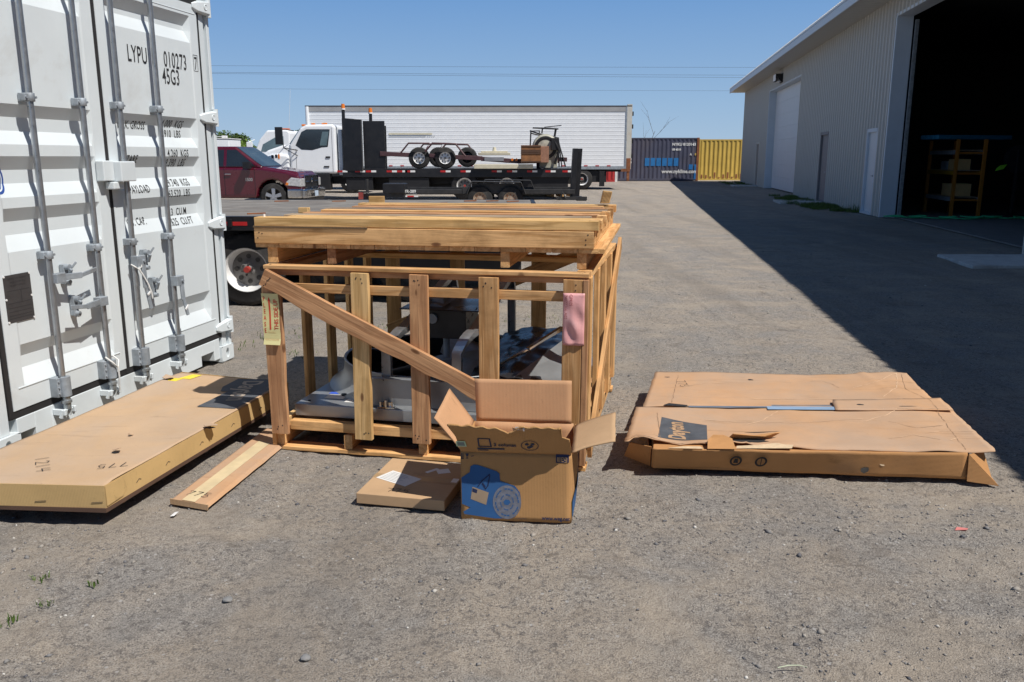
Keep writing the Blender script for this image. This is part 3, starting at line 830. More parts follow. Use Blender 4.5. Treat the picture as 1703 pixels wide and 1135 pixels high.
# local x along the wall (away from camera), y outward to the yard, z up
EZ = 5.55
def ribbed(mb, x0, x1, z0, z1, pitch=.305, y=0.0, dep=.045):
    xs = [x0]; k = math.floor(x0 / pitch) - 1
    prof = [(0, 0), (.17, 0), (.195, 1), (.265, 1), (.29, 0)]
    pts = []
    while k * pitch < x1 + pitch:
        for a, d in prof: pts.append((k * pitch + a, y + d * dep))
        k += 1
    def yat(x):
        for (a, ya), (b_, yb) in zip(pts[:-1], pts[1:]):
            if a <= x <= b_: return ya + (yb - ya) * (x - a) / max(1e-9, b_ - a)
        return y
    pp = [(x0, yat(x0))] + [q_ for q_ in pts if x0 < q_[0] < x1] + [(x1, yat(x1))]
    vs = [(a, b_, z0) for a, b_ in pp] + [(a, b_, z1) for a, b_ in pp]; n = len(pp)
    mb.add(vs, [(i, i + 1, n + i + 1, n + i) for i in range(n - 1)])
OP = [(14.9, 23.54, 5.0, 'open'), (24.38, 25.52, 2.32, 'd1'), (30.52, 31.88, 2.40, 'd2'), (36.6, 45.2, 4.73, 'od'), (47.88, 48.98, 2.34, 'd3')]
w = MB(); x = -14.0
for (a, b_, zt, k) in OP:
    ribbed(w, x, a, 0, EZ); ribbed(w, a, b_, zt, EZ); x = b_
ribbed(w, x, 56.0, 0, EZ)
w.build('wall', WALL_M, bld)
DEP = -22.0
e = MB()
for xx in (-14.0, 56.0):
    e.add([(xx, 0, 0), (xx, DEP, 0), (xx, DEP, EZ), (xx, DEP / 2, EZ + 2.75), (xx, 0, EZ)], [(0, 1, 2, 3, 4)])
e.add([(-14, DEP, 0), (56, DEP, 0), (56, DEP, EZ), (-14, DEP, EZ)], [(0, 1, 2, 3)])
e.build('gable_wall', WALL_M, bld)
r = MB()
th = .06
for (ya, za, yb, zb) in ((.95, EZ + .02, DEP / 2, EZ + 2.78), (DEP - .95, EZ + .02, DEP / 2, EZ + 2.78)):
    r.add([(-14.4, ya, za + .1), (56.25, ya, za + .1), (56.25, yb, zb + .1), (-14.4, yb, zb + .1), (-14.4, ya, za + .1 + th), (56.25, ya, za + .1 + th), (56.25, yb, zb + .1 + th), (-14.4, yb, zb + .1 + th)],
          [(0, 1, 2, 3), (4, 5, 6, 7), (0, 1, 5, 4), (1, 2, 6, 5), (2, 3, 7, 6), (3, 0, 4, 7)])
k = -14.3
while k < 56.25:
    for (ya, za, yb, zb) in ((.97, EZ + .02, DEP / 2, EZ + 2.78),):
        r.add([(k, ya, za + .16), (k + .05, ya, za + .16), (k + .05, yb, zb + .16), (k, yb, zb + .16), (k + .012, ya, za + .19), (k + .038, ya, za + .19), (k + .038, yb, zb + .19), (k + .012, yb, zb + .19)],
              [(4, 5, 6, 7), (0, 1, 5, 4), (1, 2, 6, 5), (3, 0, 4, 7)])
    k += .2286
ROOF_M = mat('white_roof_metal', (0.55, 0.57, 0.58), 0.45, 0.1, 0.04, 2)
r.build('roof', ROOF_M, bld)
f = MB(); f.bb(-14.4, 56.25, .90, .945, EZ - .10, EZ + .115); f.build('fascia', TRIM_M, bld, 0.004)
s = MB()
k = -14.4
while k < 56.25:
    s.bb(k, k + .29, .0, .90, EZ - .06, EZ - .045); s.bb(k + .29, k + .305, .0, .90, EZ - .052, EZ - .04); k += .305
s.build('soffit', WALL_M, bld)
# inside lining, dark
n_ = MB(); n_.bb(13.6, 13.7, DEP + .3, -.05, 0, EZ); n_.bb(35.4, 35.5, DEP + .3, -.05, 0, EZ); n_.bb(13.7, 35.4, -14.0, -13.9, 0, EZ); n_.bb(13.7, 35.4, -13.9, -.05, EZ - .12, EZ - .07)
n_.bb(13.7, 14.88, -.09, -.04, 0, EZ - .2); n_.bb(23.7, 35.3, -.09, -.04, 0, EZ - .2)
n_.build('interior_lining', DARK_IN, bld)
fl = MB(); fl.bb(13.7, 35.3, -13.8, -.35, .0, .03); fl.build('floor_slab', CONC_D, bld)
# big openings: deep white reveals and headers
q = MB()
q.bb(23.54, 23.62, -.36, .035, 0, 5.06); q.bb(14.82, 14.9, -.36, .035, 0, 5.06); q.bb(14.82, 23.62, -.36, .035, 5.0, 5.08)
q.build('door_frame', TRIM_M, bld, 0.004)
for x0 in (23.40, 14.97):
    tr = MB(); tr.bb(x0, x0 + .07, -.46, -.38, .0, 4.9); tr.build('door_track', GALV, bld)
q = MB()
q.bb(45.2, 45.27, -.36, .035, 0, 4.79); q.bb(36.53, 36.6, -.36, .035, 0, 4.79); q.bb(36.53, 45.27, -.36, .035, 4.73, 4.80)
q.build('door_frame', TRIM_M, bld, 0.004)
q = MB()
for i in range(8):
    z0 = .03 + i * .587; q.bb(36.6, 45.2, -.36, -.315, z0, z0 + .58); q.bb(36.6, 45.2, -.355, -.325, z0 + .58, z0 + .587)
    if i < 7:
        for zz in (.2, .4): q.bb(36.6, 45.2, -.318, -.312, z0 + zz, z0 + zz + .006)
od = q.build('overhead_door', DOOR_W, bld, 0.004)
for (a, b_, zt, m, fm) in ((24.38, 25.52, 2.32, DOOR_W, TRIM_M), (30.52, 31.88, 2.40, DOOR_G, TRIM_M), (47.88, 48.98, 2.34, DOOR_B, WALL_M)):
    q = MB(); q.bb(a, a + .1, -.10, .04, 0, zt); q.bb(b_ - .1, b_, -.10, .04, 0, zt); q.bb(a, b_, -.10, .04, zt - .1, zt + .0); q.bb(a, b_, -.1, .06, 0, .06)
    q.build('door_frame', fm if m is not DOOR_G else DOOR_G, bld, 0.004)
    q = MB(); q.bb(a + .1, b_ - .1, -.075, -.03, .06, zt - .1); d = q.build('door', m, bld, 0.003)
    q = MB(); q.cyl((a + .2, -.03, 1.05), (a + .2, .03, 1.05), .03, n=12); q.beam((a + .2, .03, 1.05), (a + .33, .035, 1.05), .02, .02)
    q.bb(a + .17, a + .23, -.03, -.022, .97, 1.13); q.build('door_handle', GALV_D, d)
q = MB(); q.bb(41.2, 42.0, .0, .06, 4.88, 5.28); q.bb(41.25, 41.95, .06, .36, 4.93, 5.26)
q.mi = 1; q.hexa([(41.25, .36, 4.95), (41.95, .36, 4.95), (41.95, .12, 4.90), (41.25, .12, 4.90), (41.25, .37, 5.24), (41.95, .37, 5.24), (41.95, .36, 5.24), (41.25, .36, 5.24)])
lamp = q.build('wall_lamp', [BLACK2, WHITE], bld, 0.01)
ct = MB(); ct.bb(23.62, 24.3, .0, .03, 0, EZ); 
# concrete aprons and door pads
def slab(name, pts, z, label):
    q = MB(); q.prism(pts, lambda a, c_: (a, c_, -.05), lambda a, c_: (a, c_, z)); o = q.build(name, CONC, None, 0.01); tag(o, label, 'pavement', kind='structure')
slab('concrete_apron', [(6.80, 13.45), (6.59, 12.0), (9.5, 12.0), (9.9, 13.45)], .035, 'grey concrete apron slab in front of the open shop bay')
def bp(a, y, z=0.0):
    o = Vector((6.265 * cos(PHI), -6.265 * sin(PHI), 0)); return o + Vector((sin(PHI), cos(PHI), 0)) * a + Vector((-cos(PHI), sin(PHI), 0)) * y + Vector((0, 0, z))
for (a0, a1, y1) in ((30.3, 32.0, 1.5), (47.6, 49.2, 1.3)):
    slab('door_pad', [tuple(bp(a0, .05)[:2]), tuple(bp(a1, .05)[:2]), tuple(bp(a1, y1)[:2]), tuple(bp(a0, y1)[:2])], .05, 'small concrete pad at a shop door')
sp = []
rs = random.Random(5)
for i in range(60):
    a = rs.choice([rs.uniform(25.7, 30.2), rs.uniform(25.7, 36), rs.uniform(28, 36.4), rs.uniform(49, 56)]); p_ = bp(a, rs.uniform(.05, 1.1) ** 1.3 + .05); sp.append((p_.x, p_.y, .25, 2))
grass_patch('grass', 'low grass growing along the foot of the shop wall', sp, .09, 60, 4, .005)
sp = [(bp(25.75, .08).x, bp(25.75, .08).y, .12, 1), (bp(26.3, .1).x, bp(26.3, .1).y, .3, 1)]
grass_patch('grass', 'taller weeds beside the white shop door', sp, .22, 40, 6, .005)

# things inside the open bay
rk = empty('pallet_rack', tuple(bp(23.96, -1.9)), pi / 2 - PHI, 'orange and yellow steel storage rack inside the dark open bay', 'rack')
q = [(-.55, 0), (-.55, -.75), (1.3, 0), (1.3, -.75)]
RX = [(0, 0), (-1.0, -.55)]
def rp(mb, a, b_, w_=.07): mb.beam(a, b_, w_, w_)
q = MB()
for (px, py) in ((-.2, .1), (-.25, -.55), (1.9, .1), (1.9, -.55)):
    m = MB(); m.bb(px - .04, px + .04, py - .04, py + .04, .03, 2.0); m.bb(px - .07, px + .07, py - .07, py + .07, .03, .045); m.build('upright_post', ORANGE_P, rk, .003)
for z_ in (.42, 1.1, 1.62):
    m = MB()
    for py in (.1, -.55): m.bb(-.16, 1.86, py - .025, py + .025, z_, z_ + .10)
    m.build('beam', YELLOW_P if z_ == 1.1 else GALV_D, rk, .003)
    m = MB()
    for px in (-.2, 1.9): m.bb(px - .02, px + .02, -.51, .06, z_ + .01, z_ + .06)
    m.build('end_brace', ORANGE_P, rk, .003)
    m = MB(); m.bb(-.15, 1.85, -.52, .07, z_ + .101, z_ + .118); m.build('shelf', WOOD_G, rk)
def crate_box(name, c, d, m, label, cat='box', rz=0):
    t_ = MB(); t_.box((0, 0, d[2] / 2), d); t_.box((0, 0, d[2] + .004), (d[0] * .99, d[1] * .15, .006))
    o = t_.build(name, m, None, .006); o.location = c; o.rotation_euler = (0, 0, pi / 2 - PHI + rz); return tag(o, label, cat)
crate_box('storage_box', tuple(bp(24.4, -2.1, 1.22)), (.45, .4, .28), CARD_LS, 'brown box on the middle shelf of the rack, nearest the yellow beam end')
crate_box('storage_box', tuple(bp(25.1, -2.15, 1.22)), (.5, .4, .22), GALV_D, 'grey box on the middle shelf of the rack, toward the wall')
crate_box('storage_box', tuple(bp(24.5, -2.12, .54)), (.7, .5, .32), CARD_LS, 'wide brown box on the lowest shelf of the rack')
q = MB()
for i in range(4): q.bb(-1.1, 1.2, -.3 + i * .17, -.15 + i * .17, 0, .11)
o = q.build('insulation_bundle', BLUE_P, None, .02, 2); o.location = bp(24.3, -2.15, 2.0); o.rotation_euler = (0, 0, .25); tag(o, 'bright blue wrapped bundle lying on top of the orange rack', 'bundle')
q = MB(); rs = random.Random(3)
pts = []
for i in range(120):
    t = i * .37; pts.append((2.2 * (i / 120 - .5) * 2 + .35 * cos(t), .35 * sin(t) + .2 * sin(i * .11), .045 + .012 * sin(t * 2.1)))
q.tube(pts, .018, 5)
o = q.build('garden_hose', GREEN_P); o.location = bp(22.9, -2.2, 0.03); o.rotation_euler = (0, 0, -.05); tag(o, 'tangled green hose on the shop floor in front of the rack', 'hose')
q = MB(); q.add([(-.13, 0, 0), (.1, .03, .05), (.16, 0, .17), (-.02, -.02, .14), (-.08, .02, .08)], [(0, 1, 4), (1, 2, 3), (1, 3, 4)]); o = q.build('safety_vest', LIME, None, 0, 1, .01); o.location = bp(23.8, -2.9, 1.2); tag(o, 'bright lime green scrap hanging inside the dark bay right of the rack', 'vest')
q = MB()
for i in range(3): q.cyl((0, i * .06, 0), (0, i * .06 + .05, 0), .35, n=20); 
o = q.build('hose_reel', BLACK2); o.location = bp(23.9, -3.4, 1.5); tag(o, 'dark hose reel beside the end of the orange rack', 'reel')
q = MB(); q.bb(20.9 - 21, 20.95 - 21, -.05, .05, 0, 1.7); q.bb(-.3, .2, -.3, .3, 0, .05); o = q.build('reel_stand', BLACK2); o.location = bp(23.9, -3.4, .03); tag(o, 'dark upright stand carrying the hose reel in the bay', 'stand')

# ------------------------------------------------------------------ containers far behind
def far_container(name, loc, rz, Lx, H_, m, post, label, pitch=.278, dep=.036, group=None, bottom=.16):
    c_ = empty(name, loc, rz, label, 'container', group)
    q = MB(); pts = []; x = .12; k = 0
    seq = [(pitch * .27, dep), (pitch * .23, dep), (pitch * .27, 0), (pitch * .23, 0)]
    pts.append((.06, 0))
    while x < Lx - .12:
        for dx, y in ((0, -dep), (pitch * .26, -dep), (pitch * .5, 0), (pitch * .76, 0)): pts.append((min(x + dx, Lx - .06), y))
        x += pitch
    pts.append((Lx - .06, 0))
    n = len(pts); vs = [(a, b_, bottom) for a, b_ in pts] + [(a, b_, H_ - .1) for a, b_ in pts]
    q.add(vs, [(i, i + 1, n + i + 1, n + i) for i in range(n - 1)])
    q.build('side_panel', m, c_)
    q = MB(); q.bb(0, Lx, -.04, .06, .02, bottom); q.bb(0, Lx, -.04, .06, H_ - .1, H_); q.build('rail', m, c_, .005)
    for a in (0, Lx): q = MB(); q.bb(a - .08, a + .08, -.045, .10, .0, H_ + .01); q.build('corner_post', post, c_, .006)
    return c_
nyk_x = 6.0; nyk_y = 57.1
nyk = far_container('shipping_container', (12.30 - 12.19, nyk_y, 0), 0, 12.19, 2.80, NAVY, RUST, 'dark navy blue corrugated container with pale web address at the end of the yard')
q = MB(); q.bb(0, 12.19, .1, 2.4, .05, 2.76); q.build('body_shell', NAVY, nyk)
DX = 12.30 - 12.19
def npx(px): return (px - 851.5) / 1400 * (nyk_y * cos(.215) + 0) - DX
def ndrape(p): return Vector((p.x, p.y, p.z))
def ntext(t, px, z, size, m, sx=.9, bold=.01):
    put_text('painted_text', t, size, (npx(px), -.042, z), (1, 0, 0), (0, 0, 1), m, nyk, sx, 'LEFT', bold)
def nrect(name, px0, px1, z0, z1, m):
    q = MB(); q.bb(npx(px0), npx(px1), -.0415, -.039, z0, z1); q.build(name, m, nyk)
for i in range(6): nrect('blue_letter_block', 1072.5 + i * 9.6, 1080.2 + i * 9.6, .98, 1.5, BLUE_S)
for i in range(2): nrect('blue_letter_block', 1146 + i * 9, 1152.5 + i * 9, .12 if i else .75, 1.08, BLUE_S)
ntext('www.nykline.com', 1101, .52, .33, WHITE_S, 1.0); ntext('S', 1043.5, 1.13, .52, WHITE_S, 1.1, .03)
ntext('NYKU 8120143', 1117, 2.3, .24, WHITE_S, 1.0); ntext('US 4310', 1117, 1.99, .17, WHITE_S, 1.0); ntext('A', 1147, 1.67, .2, WHITE_S); ntext('8', 1155, 1.67, .2, YELLOW_C)
yel = far_container('shipping_container', (12.9, 59.4, -.05), 0, 6.06, 2.80, YELLOW_C, YELLOW_C, 'yellow corrugated container with rust streaks beside the shop building', .30, .05)
q = MB(); q.bb(0.03, 6.03, .1, 2.4, .05, 2.76); q.build('body_shell', YELLOW_C, yel)
rs = random.Random(9)
for i in range(16):
    a = .15 + i * .3; hgt_ = rs.uniform(.08, .45); q = MB(); q.bb(a, a + .12, -.0535, -.05, .17, .17 + hgt_); q.build('rust_streak', RUST, yel)
redc = far_container('shipping_container', (6.75 - 6.06, 55.6, -.05), 0, 6.06, 2.5, RED_C, WHITE_S, 'red container half hidden behind the long white semi trailer', .30, .05)
q = MB(); q.bb(0.03, 6.03, .1, 1.1, .05, 2.46); q.build('body_shell', RED_C, redc)

# ------------------------------------------------------------------ tyre/wheel builder (axis along local y, outer face towards -y)
def wheel(parent, c, r, w_, rimr, style='steel', name='wheel', face=-1):
    c = Vector(c)
    hb = MB(); f_ = face
    hb.lathe([(rimr * .98, .0), (rimr * 1.02, .01 * 1), (r * .88, .0), (r * .97, w_ * .07), (r, w_ * .2), (r, w_ * .8), (r * .97, w_ * .93), (r * .88, w_), (rimr, w_)], c, (0, -f_, 0), 40)
    # tread grooves
    for k in range(36):
        t = 2 * pi * k / 36; hb.box(c + Vector((cos(t) * r * 1.0, -f_ * w_ * .5, sin(t) * r)), (r * .02, w_ * .75, r * .06), Matrix.Rotation(-t, 3, 'Y'))
    root = empty(name, (0, 0, 0)); root.parent = parent
    hb.build('tyre', TYRE, root)
    rm = MB()
    if style == 'dish':
        rm.lathe([(rimr, .0), (rimr * .96, .006), (rimr * .93, .02), (rimr * .86, .10), (rimr * .8, .135)], c, (0, -f_, 0), 40); rm.mi = 3; rm.lathe([(rimr * .8, .135), (rimr * .35, .12), (rimr * .33, .07), (0.001, .06)], c, (0, -f_, 0), 40)
        rm.mi = 1
        for k in range(8):
            t = 2 * pi * k / 8; p_ = c + Vector((cos(t) * rimr * .58, -f_ * .122, sin(t) * rimr * .58)); rm.cyl(p_, p_ + Vector((0, f_ * .004, 0)), rimr * .11, n=12)
        for k in range(6):
            t = 2 * pi * k / 6 + .3; p_ = c + Vector((cos(t) * rimr * .25, -f_ * .062, sin(t) * rimr * .25)); rm.cyl(p_, p_ + Vector((0, f_ * .02, 0)), rimr * .05, n=6)
        rm.mi = 2; rm.cyl(c + Vector((0, -f_ * .06, 0)), c + Vector((0, -f_ * .01, 0)), rimr * .16, rimr * .13, n=16)
        rm.build('rim', [RIM, RIM_D, mat('red_hub_cap', (.35, .04, .03), .5), mat('grimy_disc', (.22, .21, .20), .6, .1, .2, 10, (.08, .07, .06), .4)], root)
    elif style == 'steel':
        rm.lathe([(rimr, .0), (rimr * .95, .01), (rimr * .9, .05), (rimr * .55, .045), (rimr * .5, .03), (rimr * .3, .03), (.001, .025)], c, (0, -f_, 0), 32)
        rm.mi = 1
        for k in range(8):
            t = 2 * pi * k / 8; p_ = c + Vector((cos(t) * rimr * .68, -f_ * .045, sin(t) * rimr * .68)); rm.cyl(p_, p_ + Vector((0, f_ * .012, 0)), rimr * .11, n=10)
        rm.cyl(c + Vector((0, -f_ * .03, 0)), c + Vector((0, f_ * .02, 0)), rimr * .17, n=12)
        rm.build('rim', [RIM, RIM_D], root)
    elif style == 'dark':
        rm.lathe([(rimr, .0), (rimr * .93, .02), (rimr * .85, .08), (rimr * .4, .06), (.001, .0)], c, (0, -f_, 0), 24)
        rm.build('rim', RIM_D, root)
    elif style == 'rusty':
        rm.lathe([(rimr, .0), (rimr * .9, .012), (rimr * .82, .05), (rimr * .35, .04), (.001, .03)], c, (0, -f_, 0), 28)
        rm.mi = 1
        for k in range(8):
            t = 2 * pi * k / 8; p_ = c + Vector((cos(t) * rimr * .6, -f_ * .045, sin(t) * rimr * .6)); rm.cyl(p_, p_ + Vector((0, f_ * .012, 0)), rimr * .10, n=10)
        rm.build('rim', [mat('rusty_rim', (.36, .27, .2), .7, .2, .2, 12), RUST], root)
    elif style == 'alloy':
        rm.lathe([(rimr, .0), (rimr * .97, .0), (rimr * .93, .03), (rimr * .90, .12), (.001, .12)], c, (0, -f_, 0), 32)
        rm.mi = 1
        for k in range(5):
            t = 2 * pi * k / 5 + .3; d = Vector((cos(t), 0, sin(t))); s_ = Vector((-sin(t), 0, cos(t)))
            a_ = c + Vector((0, -f_ * .015, 0)); o_ = Vector((0, -f_ * .04, 0))
            p0 = a_ + d * rimr * .12 + s_ * rimr * .16; p1 = a_ + d * rimr * .12 - s_ * rimr * .16; p2 = a_ + d * rimr * .95 - s_ * rimr * .22; p3 = a_ + d * rimr * .95 + s_ * rimr * .22
            rm.hexa([p0 + o_, p1 + o_, p2 + o_, p3 + o_, p0, p1, p2, p3])
        rm.cyl(c + Vector((0, -f_ * .03, 0)), c + Vector((0, -f_ * .0, 0)), rimr * .2, n=16)
        rm.build('rim', [RIM_D, ALLOY], root)
    return root

# ------------------------------------------------------------------ grey flatbed trailer right behind the crate
ft = empty('flatbed_trailer', (-2.8, 9.0, 0), 0, 'low flatbed trailer with grey plank deck and white wheels right behind the wooden crate', 'trailer')
# local: x right, y away
DZ = .945
q = MB()
rs = random.Random(2)
for i in range(17):
    y0 = -.10 + i * .2; q.bb(-5.2, 3.06, y0, y0 + .192, DZ - .035, DZ + rs.uniform(-.003, .003))
dk = q.build('deck', DECK_M, ft, .003)
q = MB(); q.bb(-5.2, 3.1, -.20, -.105, DZ - .14, DZ + .004); q.bb(3.065, 3.12, -.10, 3.3, DZ - .14, DZ + .004); q.bb(-5.2, 3.1, 3.305, 3.36, DZ - .14, DZ + .004)
for i in range(12): q.bb(-4.9 + i * .68, -4.86 + i * .68, -.24, -.20, DZ - .10, DZ - .02)
q.build('edge_rail', BLACK, ft, .003)
q = MB(); q.bb(-5.2, 2.9, +.25, .35, .55, DZ - .04); q.bb(-5.2, 2.9, 2.5, 2.6, .55, DZ - .04)
for i in range(12): q.bb(-5 + i * .7, -4.94 + i * .7, -.1, 3.2, .80, DZ - .04)
q.bb(-1.2, 2.8, +.30, 2.8, .40, .62); q.bb(-5.2, 2.8, 1.6, 1.65, .3, .9)
q.build('frame', BLACK2, ft)
q = MB()
for i in range(4): q.bb(-4.6 + i * 2.2, -4.35 + i * 2.2, -.203, -.20, DZ - .09, DZ - .05)
q.build('reflector', RED_T, ft)
q = MB()
for i in range(10):
    a = -.4 + i * .36; q.box((a + rs.uniform(-.1, .1), rs.choice([.2, 2.8, 2.2]) + rs.uniform(-.1, .1), DZ + .012), (.2, .012, .014), Matrix.Rotation(.6, 3, 'Z'))
q.build('tie_down_bar', RUST, ft)
wheel(ft, (-.02, -.12, .38), .385, .24, .235, 'dish')
for wx in (.85, 1.72): wheel(ft, (wx, .10, .38), .385, .24, .235, 'dark')
q = MB(); q.bb(.42, 2.9, .02, .06, .34, .80); q.build('shade_panel', BLACK2, ft, .01)  # added black panel, stands for the shade under the deck
for wx in (-.02, .85, 1.72): wheel(ft, (wx, 1.85, .38), .385, .24, .235, 'dish')
for (x_, y_, sx_, sy_, sz, lab, rz) in ((-1.745, 11.0, .20, .10, .11, 'short pine block lying on the flatbed deck behind the crate', .1), (-2.29, 9.37, .11, .08, .06, 'small wood offcut at the near edge of the flatbed deck', -.15)):
    q = MB(); q.box((0, 0, sz / 2), (sx_, sy_, sz)); o = q.build('wood_block', WOOD_C, None, .004); o.location = (x_, y_, DZ + .004); o.rotation_euler = (0, 0, rz); tag(o, lab, 'wood block')

# ------------------------------------------------------------------ maroon pickup
pk = empty('pickup_truck', (-6.28, 25.2, 0), 0.0, 'dark maroon pickup truck with chrome front bumper parked beyond the flatbed deck', 'pickup')
pk.rotation_euler = (0, 0, radians(-5))
# local x forward (front near corner at x=0), y away from camera, z up
HWp = 1.9
def shell(prof, halfs, parent, name, m, bevel=.03, seg=3, xs_cut=None):
    """side outline (x,z) swept over y stations with inset scale per station (y, dx_inset, dz_inset)"""
    q = MB(); n = len(prof); cx_ = sum(a for a, _ in prof) / n; vs = []
    for (y, fx) in halfs: vs += [(p_[0] if len(p_) < 3 else p_[0], y + (p_[2] * fx if len(p_) > 2 else 0), p_[1]) for p_ in prof]
    fs = [tuple(range(n))[::-1], tuple(range(len(vs) - n, len(vs)))]
    for i in range(len(halfs) - 1):
        for k in range(n): fs.append((i * n + k, i * n + (k + 1) % n, (i + 1) * n + (k + 1) % n, (i + 1) * n + k))
    q.smooth = False; q.add(vs, fs)
    return q.build(name, m, parent, bevel, seg)
def arc(cx_, cz, r, t0, t1, n=9): return [(cx_ + r * cos(t0 + (t1 - t0) * i / (n - 1)), cz + r * sin(t0 + (t1 - t0) * i / (n - 1))) for i in range(n)]
lower = [(.08, .62), (.06, .98), (-.1, 1.06, .03)] 
low = [(.02, .50), (.04, .62), (.05, .95), (-.02, 1.03), (-.35, 1.13), (-1.10, 1.245), (-1.35, 1.25), (-5.6, 1.25), (-5.62, .55)] + arc(-4.55, .42, .46, radians(15), radians(165))[::1][::-1] + [(-3.8, .36), (-1.30, .36)] + arc(-.80, .42, .48, radians(172), radians(10)) 
shell([(a, b_) for a, b_ in low], [(0.0, 0), (HWp, 0)], pk, 'body', MAROON, .07, 4)
hood = MB(); hood.hexa([(-1.25, .08, 1.2), (-.03, .12, 1.0), (-.03, HWp - .12, 1.0), (-1.25, HWp - .08, 1.2), (-1.25, .18, 1.30), (-.10, .22, 1.13), (-.10, HWp - .22, 1.13), (-1.25, HWp - .18, 1.30)]); hood.build('hood', MAROON, pk, .04, 3)
cab = MB(); z0 = 1.245; z1 = 1.86
cab.hexa([(-1.08, .05, z0), (-4.1, .05, z0), (-4.1, HWp - .05, z0), (-1.08, HWp - .05, z0), (-1.95, .22, z1), (-3.85, .22, z1), (-3.85, HWp - .22, z1), (-1.95, HWp - .22, z1)])
cab.build('cab', MAROON, pk, .06, 4)
def quad_on(mb, p, off):
    p = [Vector(a) for a in p]; n_ = (p[1] - p[0]).cross(p[3] - p[0]).normalized() * off; mb.add([a + n_ for a in p], [(0, 1, 2, 3)])
def sidey(z): return .05 + (.22 - .05) * (z - z0) / (z1 - z0)
q = MB()
for (xa, xb, xc, xd) in ((-1.50, -2.32, -2.32, -2.18), (-2.28, -3.3, -3.3, -2.28), (-3.4, -3.98, -3.83, -3.4)):
    zb_, zt_ = 1.285, 1.76
    if xa == -1.50: pts = [(-1.30, sidey(zb_), zb_), (-2.19, sidey(zb_), zb_), (-2.19, sidey(zt_), zt_), (-1.90, sidey(zt_), zt_)]
    else: pts = [(xa, sidey(zb_), zb_), (xb, sidey(zb_), zb_), (xc, sidey(zt_), zt_), (xd, sidey(zt_), zt_)]
    q.add([Vector(p_) + Vector((0, -.004, .001)) for p_ in pts] + [Vector(p_) + Vector((0, .01, .001)) for p_ in pts], [(0, 1, 2, 3), (0, 1, 5, 4), (1, 2, 6, 5), (2, 3, 7, 6), (3, 0, 4, 7)])
q.build('side_window', GLASS, pk)
q = MB(); a0, a1 = Vector((-1.13, .14, 1.28)), Vector((-1.13, HWp - .14, 1.28)); b0, b1 = Vector((-1.90, .27, 1.825)), Vector((-1.90, HWp - .27, 1.825))
nn_ = Vector((.62, 0, .9)).normalized() * .02; q.add([a0 + nn_, a1 + nn_, b1 + nn_, b0 + nn_, a0 - nn_, a1 - nn_, b1 - nn_, b0 - nn_], [(0, 1, 2, 3), (0, 1, 5, 4), (1, 2, 6, 5), (2, 3, 7, 6), (3, 0, 4, 7)])
q.build('windshield', mat('windshield_glass', (0.05, 0.075, 0.085), .05, 0, .3, 2, spec=.9), pk)
q = MB(); q.bb(-1.50, -1.38, -.18, .0, 1.30, 1.31); q.hexa([(-1.37, -.27, 1.22), (-1.56, -.27, 1.22), (-1.56, -.05, 1.22), (-1.37, -.05, 1.22), (-1.37, -.27, 1.42), (-1.56, -.27, 1.42), (-1.56, -.05, 1.42), (-1.37, -.05, 1.42)]); q.build('side_mirror', BLACK, pk, .02, 2)
q = MB(); q.bb(-2.22, -2.02, -.045, -.02, 1.05, 1.075); q.bb(-3.6, -3.4, -.045, -.02, 1.05, 1.075); q.build('door_handle', CHROME, pk, .006)
q = MB()
for xx in (-1.33, -2.25, -3.2):
    q = MB(); q.bb(xx, xx + .012, -.003, .003, .46, 1.24); q.build('door_seam', BLACK, pk)
q = MB(); q.bb(-3.2, -1.33, -.003, .003, .45, .46)
q.build('door_seam', BLACK, pk)
q = MB(); q.bb(.02, .075, .36, HWp - .36, .66, .99)
gr = q.build('grille', BLACK, pk, .02, 2)
q = MB()
for (y0, y1, za, zb) in ((.32, HWp - .32, .985, 1.03), (.32, HWp - .32, .63, .665), (.32, .37, .64, 1.0), (HWp - .37, HWp - .32, .64, 1.0), (HWp / 2 - .03, HWp / 2 + .03, .66, 1.0), (.36, HWp - .36, .80, .85)): q.bb(.05, .10, y0, y1, za, zb)
q.build('chrome_bar', CHROME, gr, .01)
q = MB()
hl = [(.06, .70), (.06, .93), (-.22, .965), (-.38, .83), (-.40, .74)]
for (ya, yb, sg) in ((-.012, .30, 1),):
    q.prism([(a, b_) for a, b_ in hl], lambda a, c_: (a, -.012, c_), lambda a, c_: (a + .005, .33, c_))
q.build('headlight', mat('headlight_glass', (.62, .62, .62), .12, .2, .25, 14, spec=.9), pk, .01)
q = MB(); q.prism([(a, b_) for a, b_ in hl], lambda a, c_: (a + .005, HWp - .33, c_), lambda a, c_: (a, HWp + .01, c_)); q.build('headlight', mat('headlight_glass', (.62, .62, .62)), pk, .01)
q = MB(); q.prism([(a, b_) for a, b_ in ((-.40, .75), (-.37, .83), (-.30, .80), (-.32, .74))], lambda a, c_: (a, -.016, c_), lambda a, c_: (a, .02, c_)); q.build('turn_signal', ORANGE, pk)
q = MB(); q.bb(-.36, .10, -.03, .12, .36, .64); q.bb(.06, .22, .02, HWp - .02, .36, .63); q.bb(-.36, .10, HWp - .12, HWp + .03, .36, .64); q.build('front_bumper', CHROME, pk, .05, 3)
q = MB(); q.bb(.04, .19, .1, HWp - .1, .24, .36); q.bb(.215, .224, .45, HWp - .75, .40, .50); q.build('bumper_valance', BLACK, pk, .02)
q = MB(); q.bb(.224, .232, HWp / 2 - .16, HWp / 2 + .14, .40, .56); q.build('licence_plate', mat('plate_blue_white', (.5, .6, .72), .5), pk)
q = MB(); q.bb(-5.55, -4.2, -.01, .05, 1.24, 1.27); q.build('bed_rail', BLACK, pk)
tb = MB(); t_ = text_mesh('1500', .12, .9)
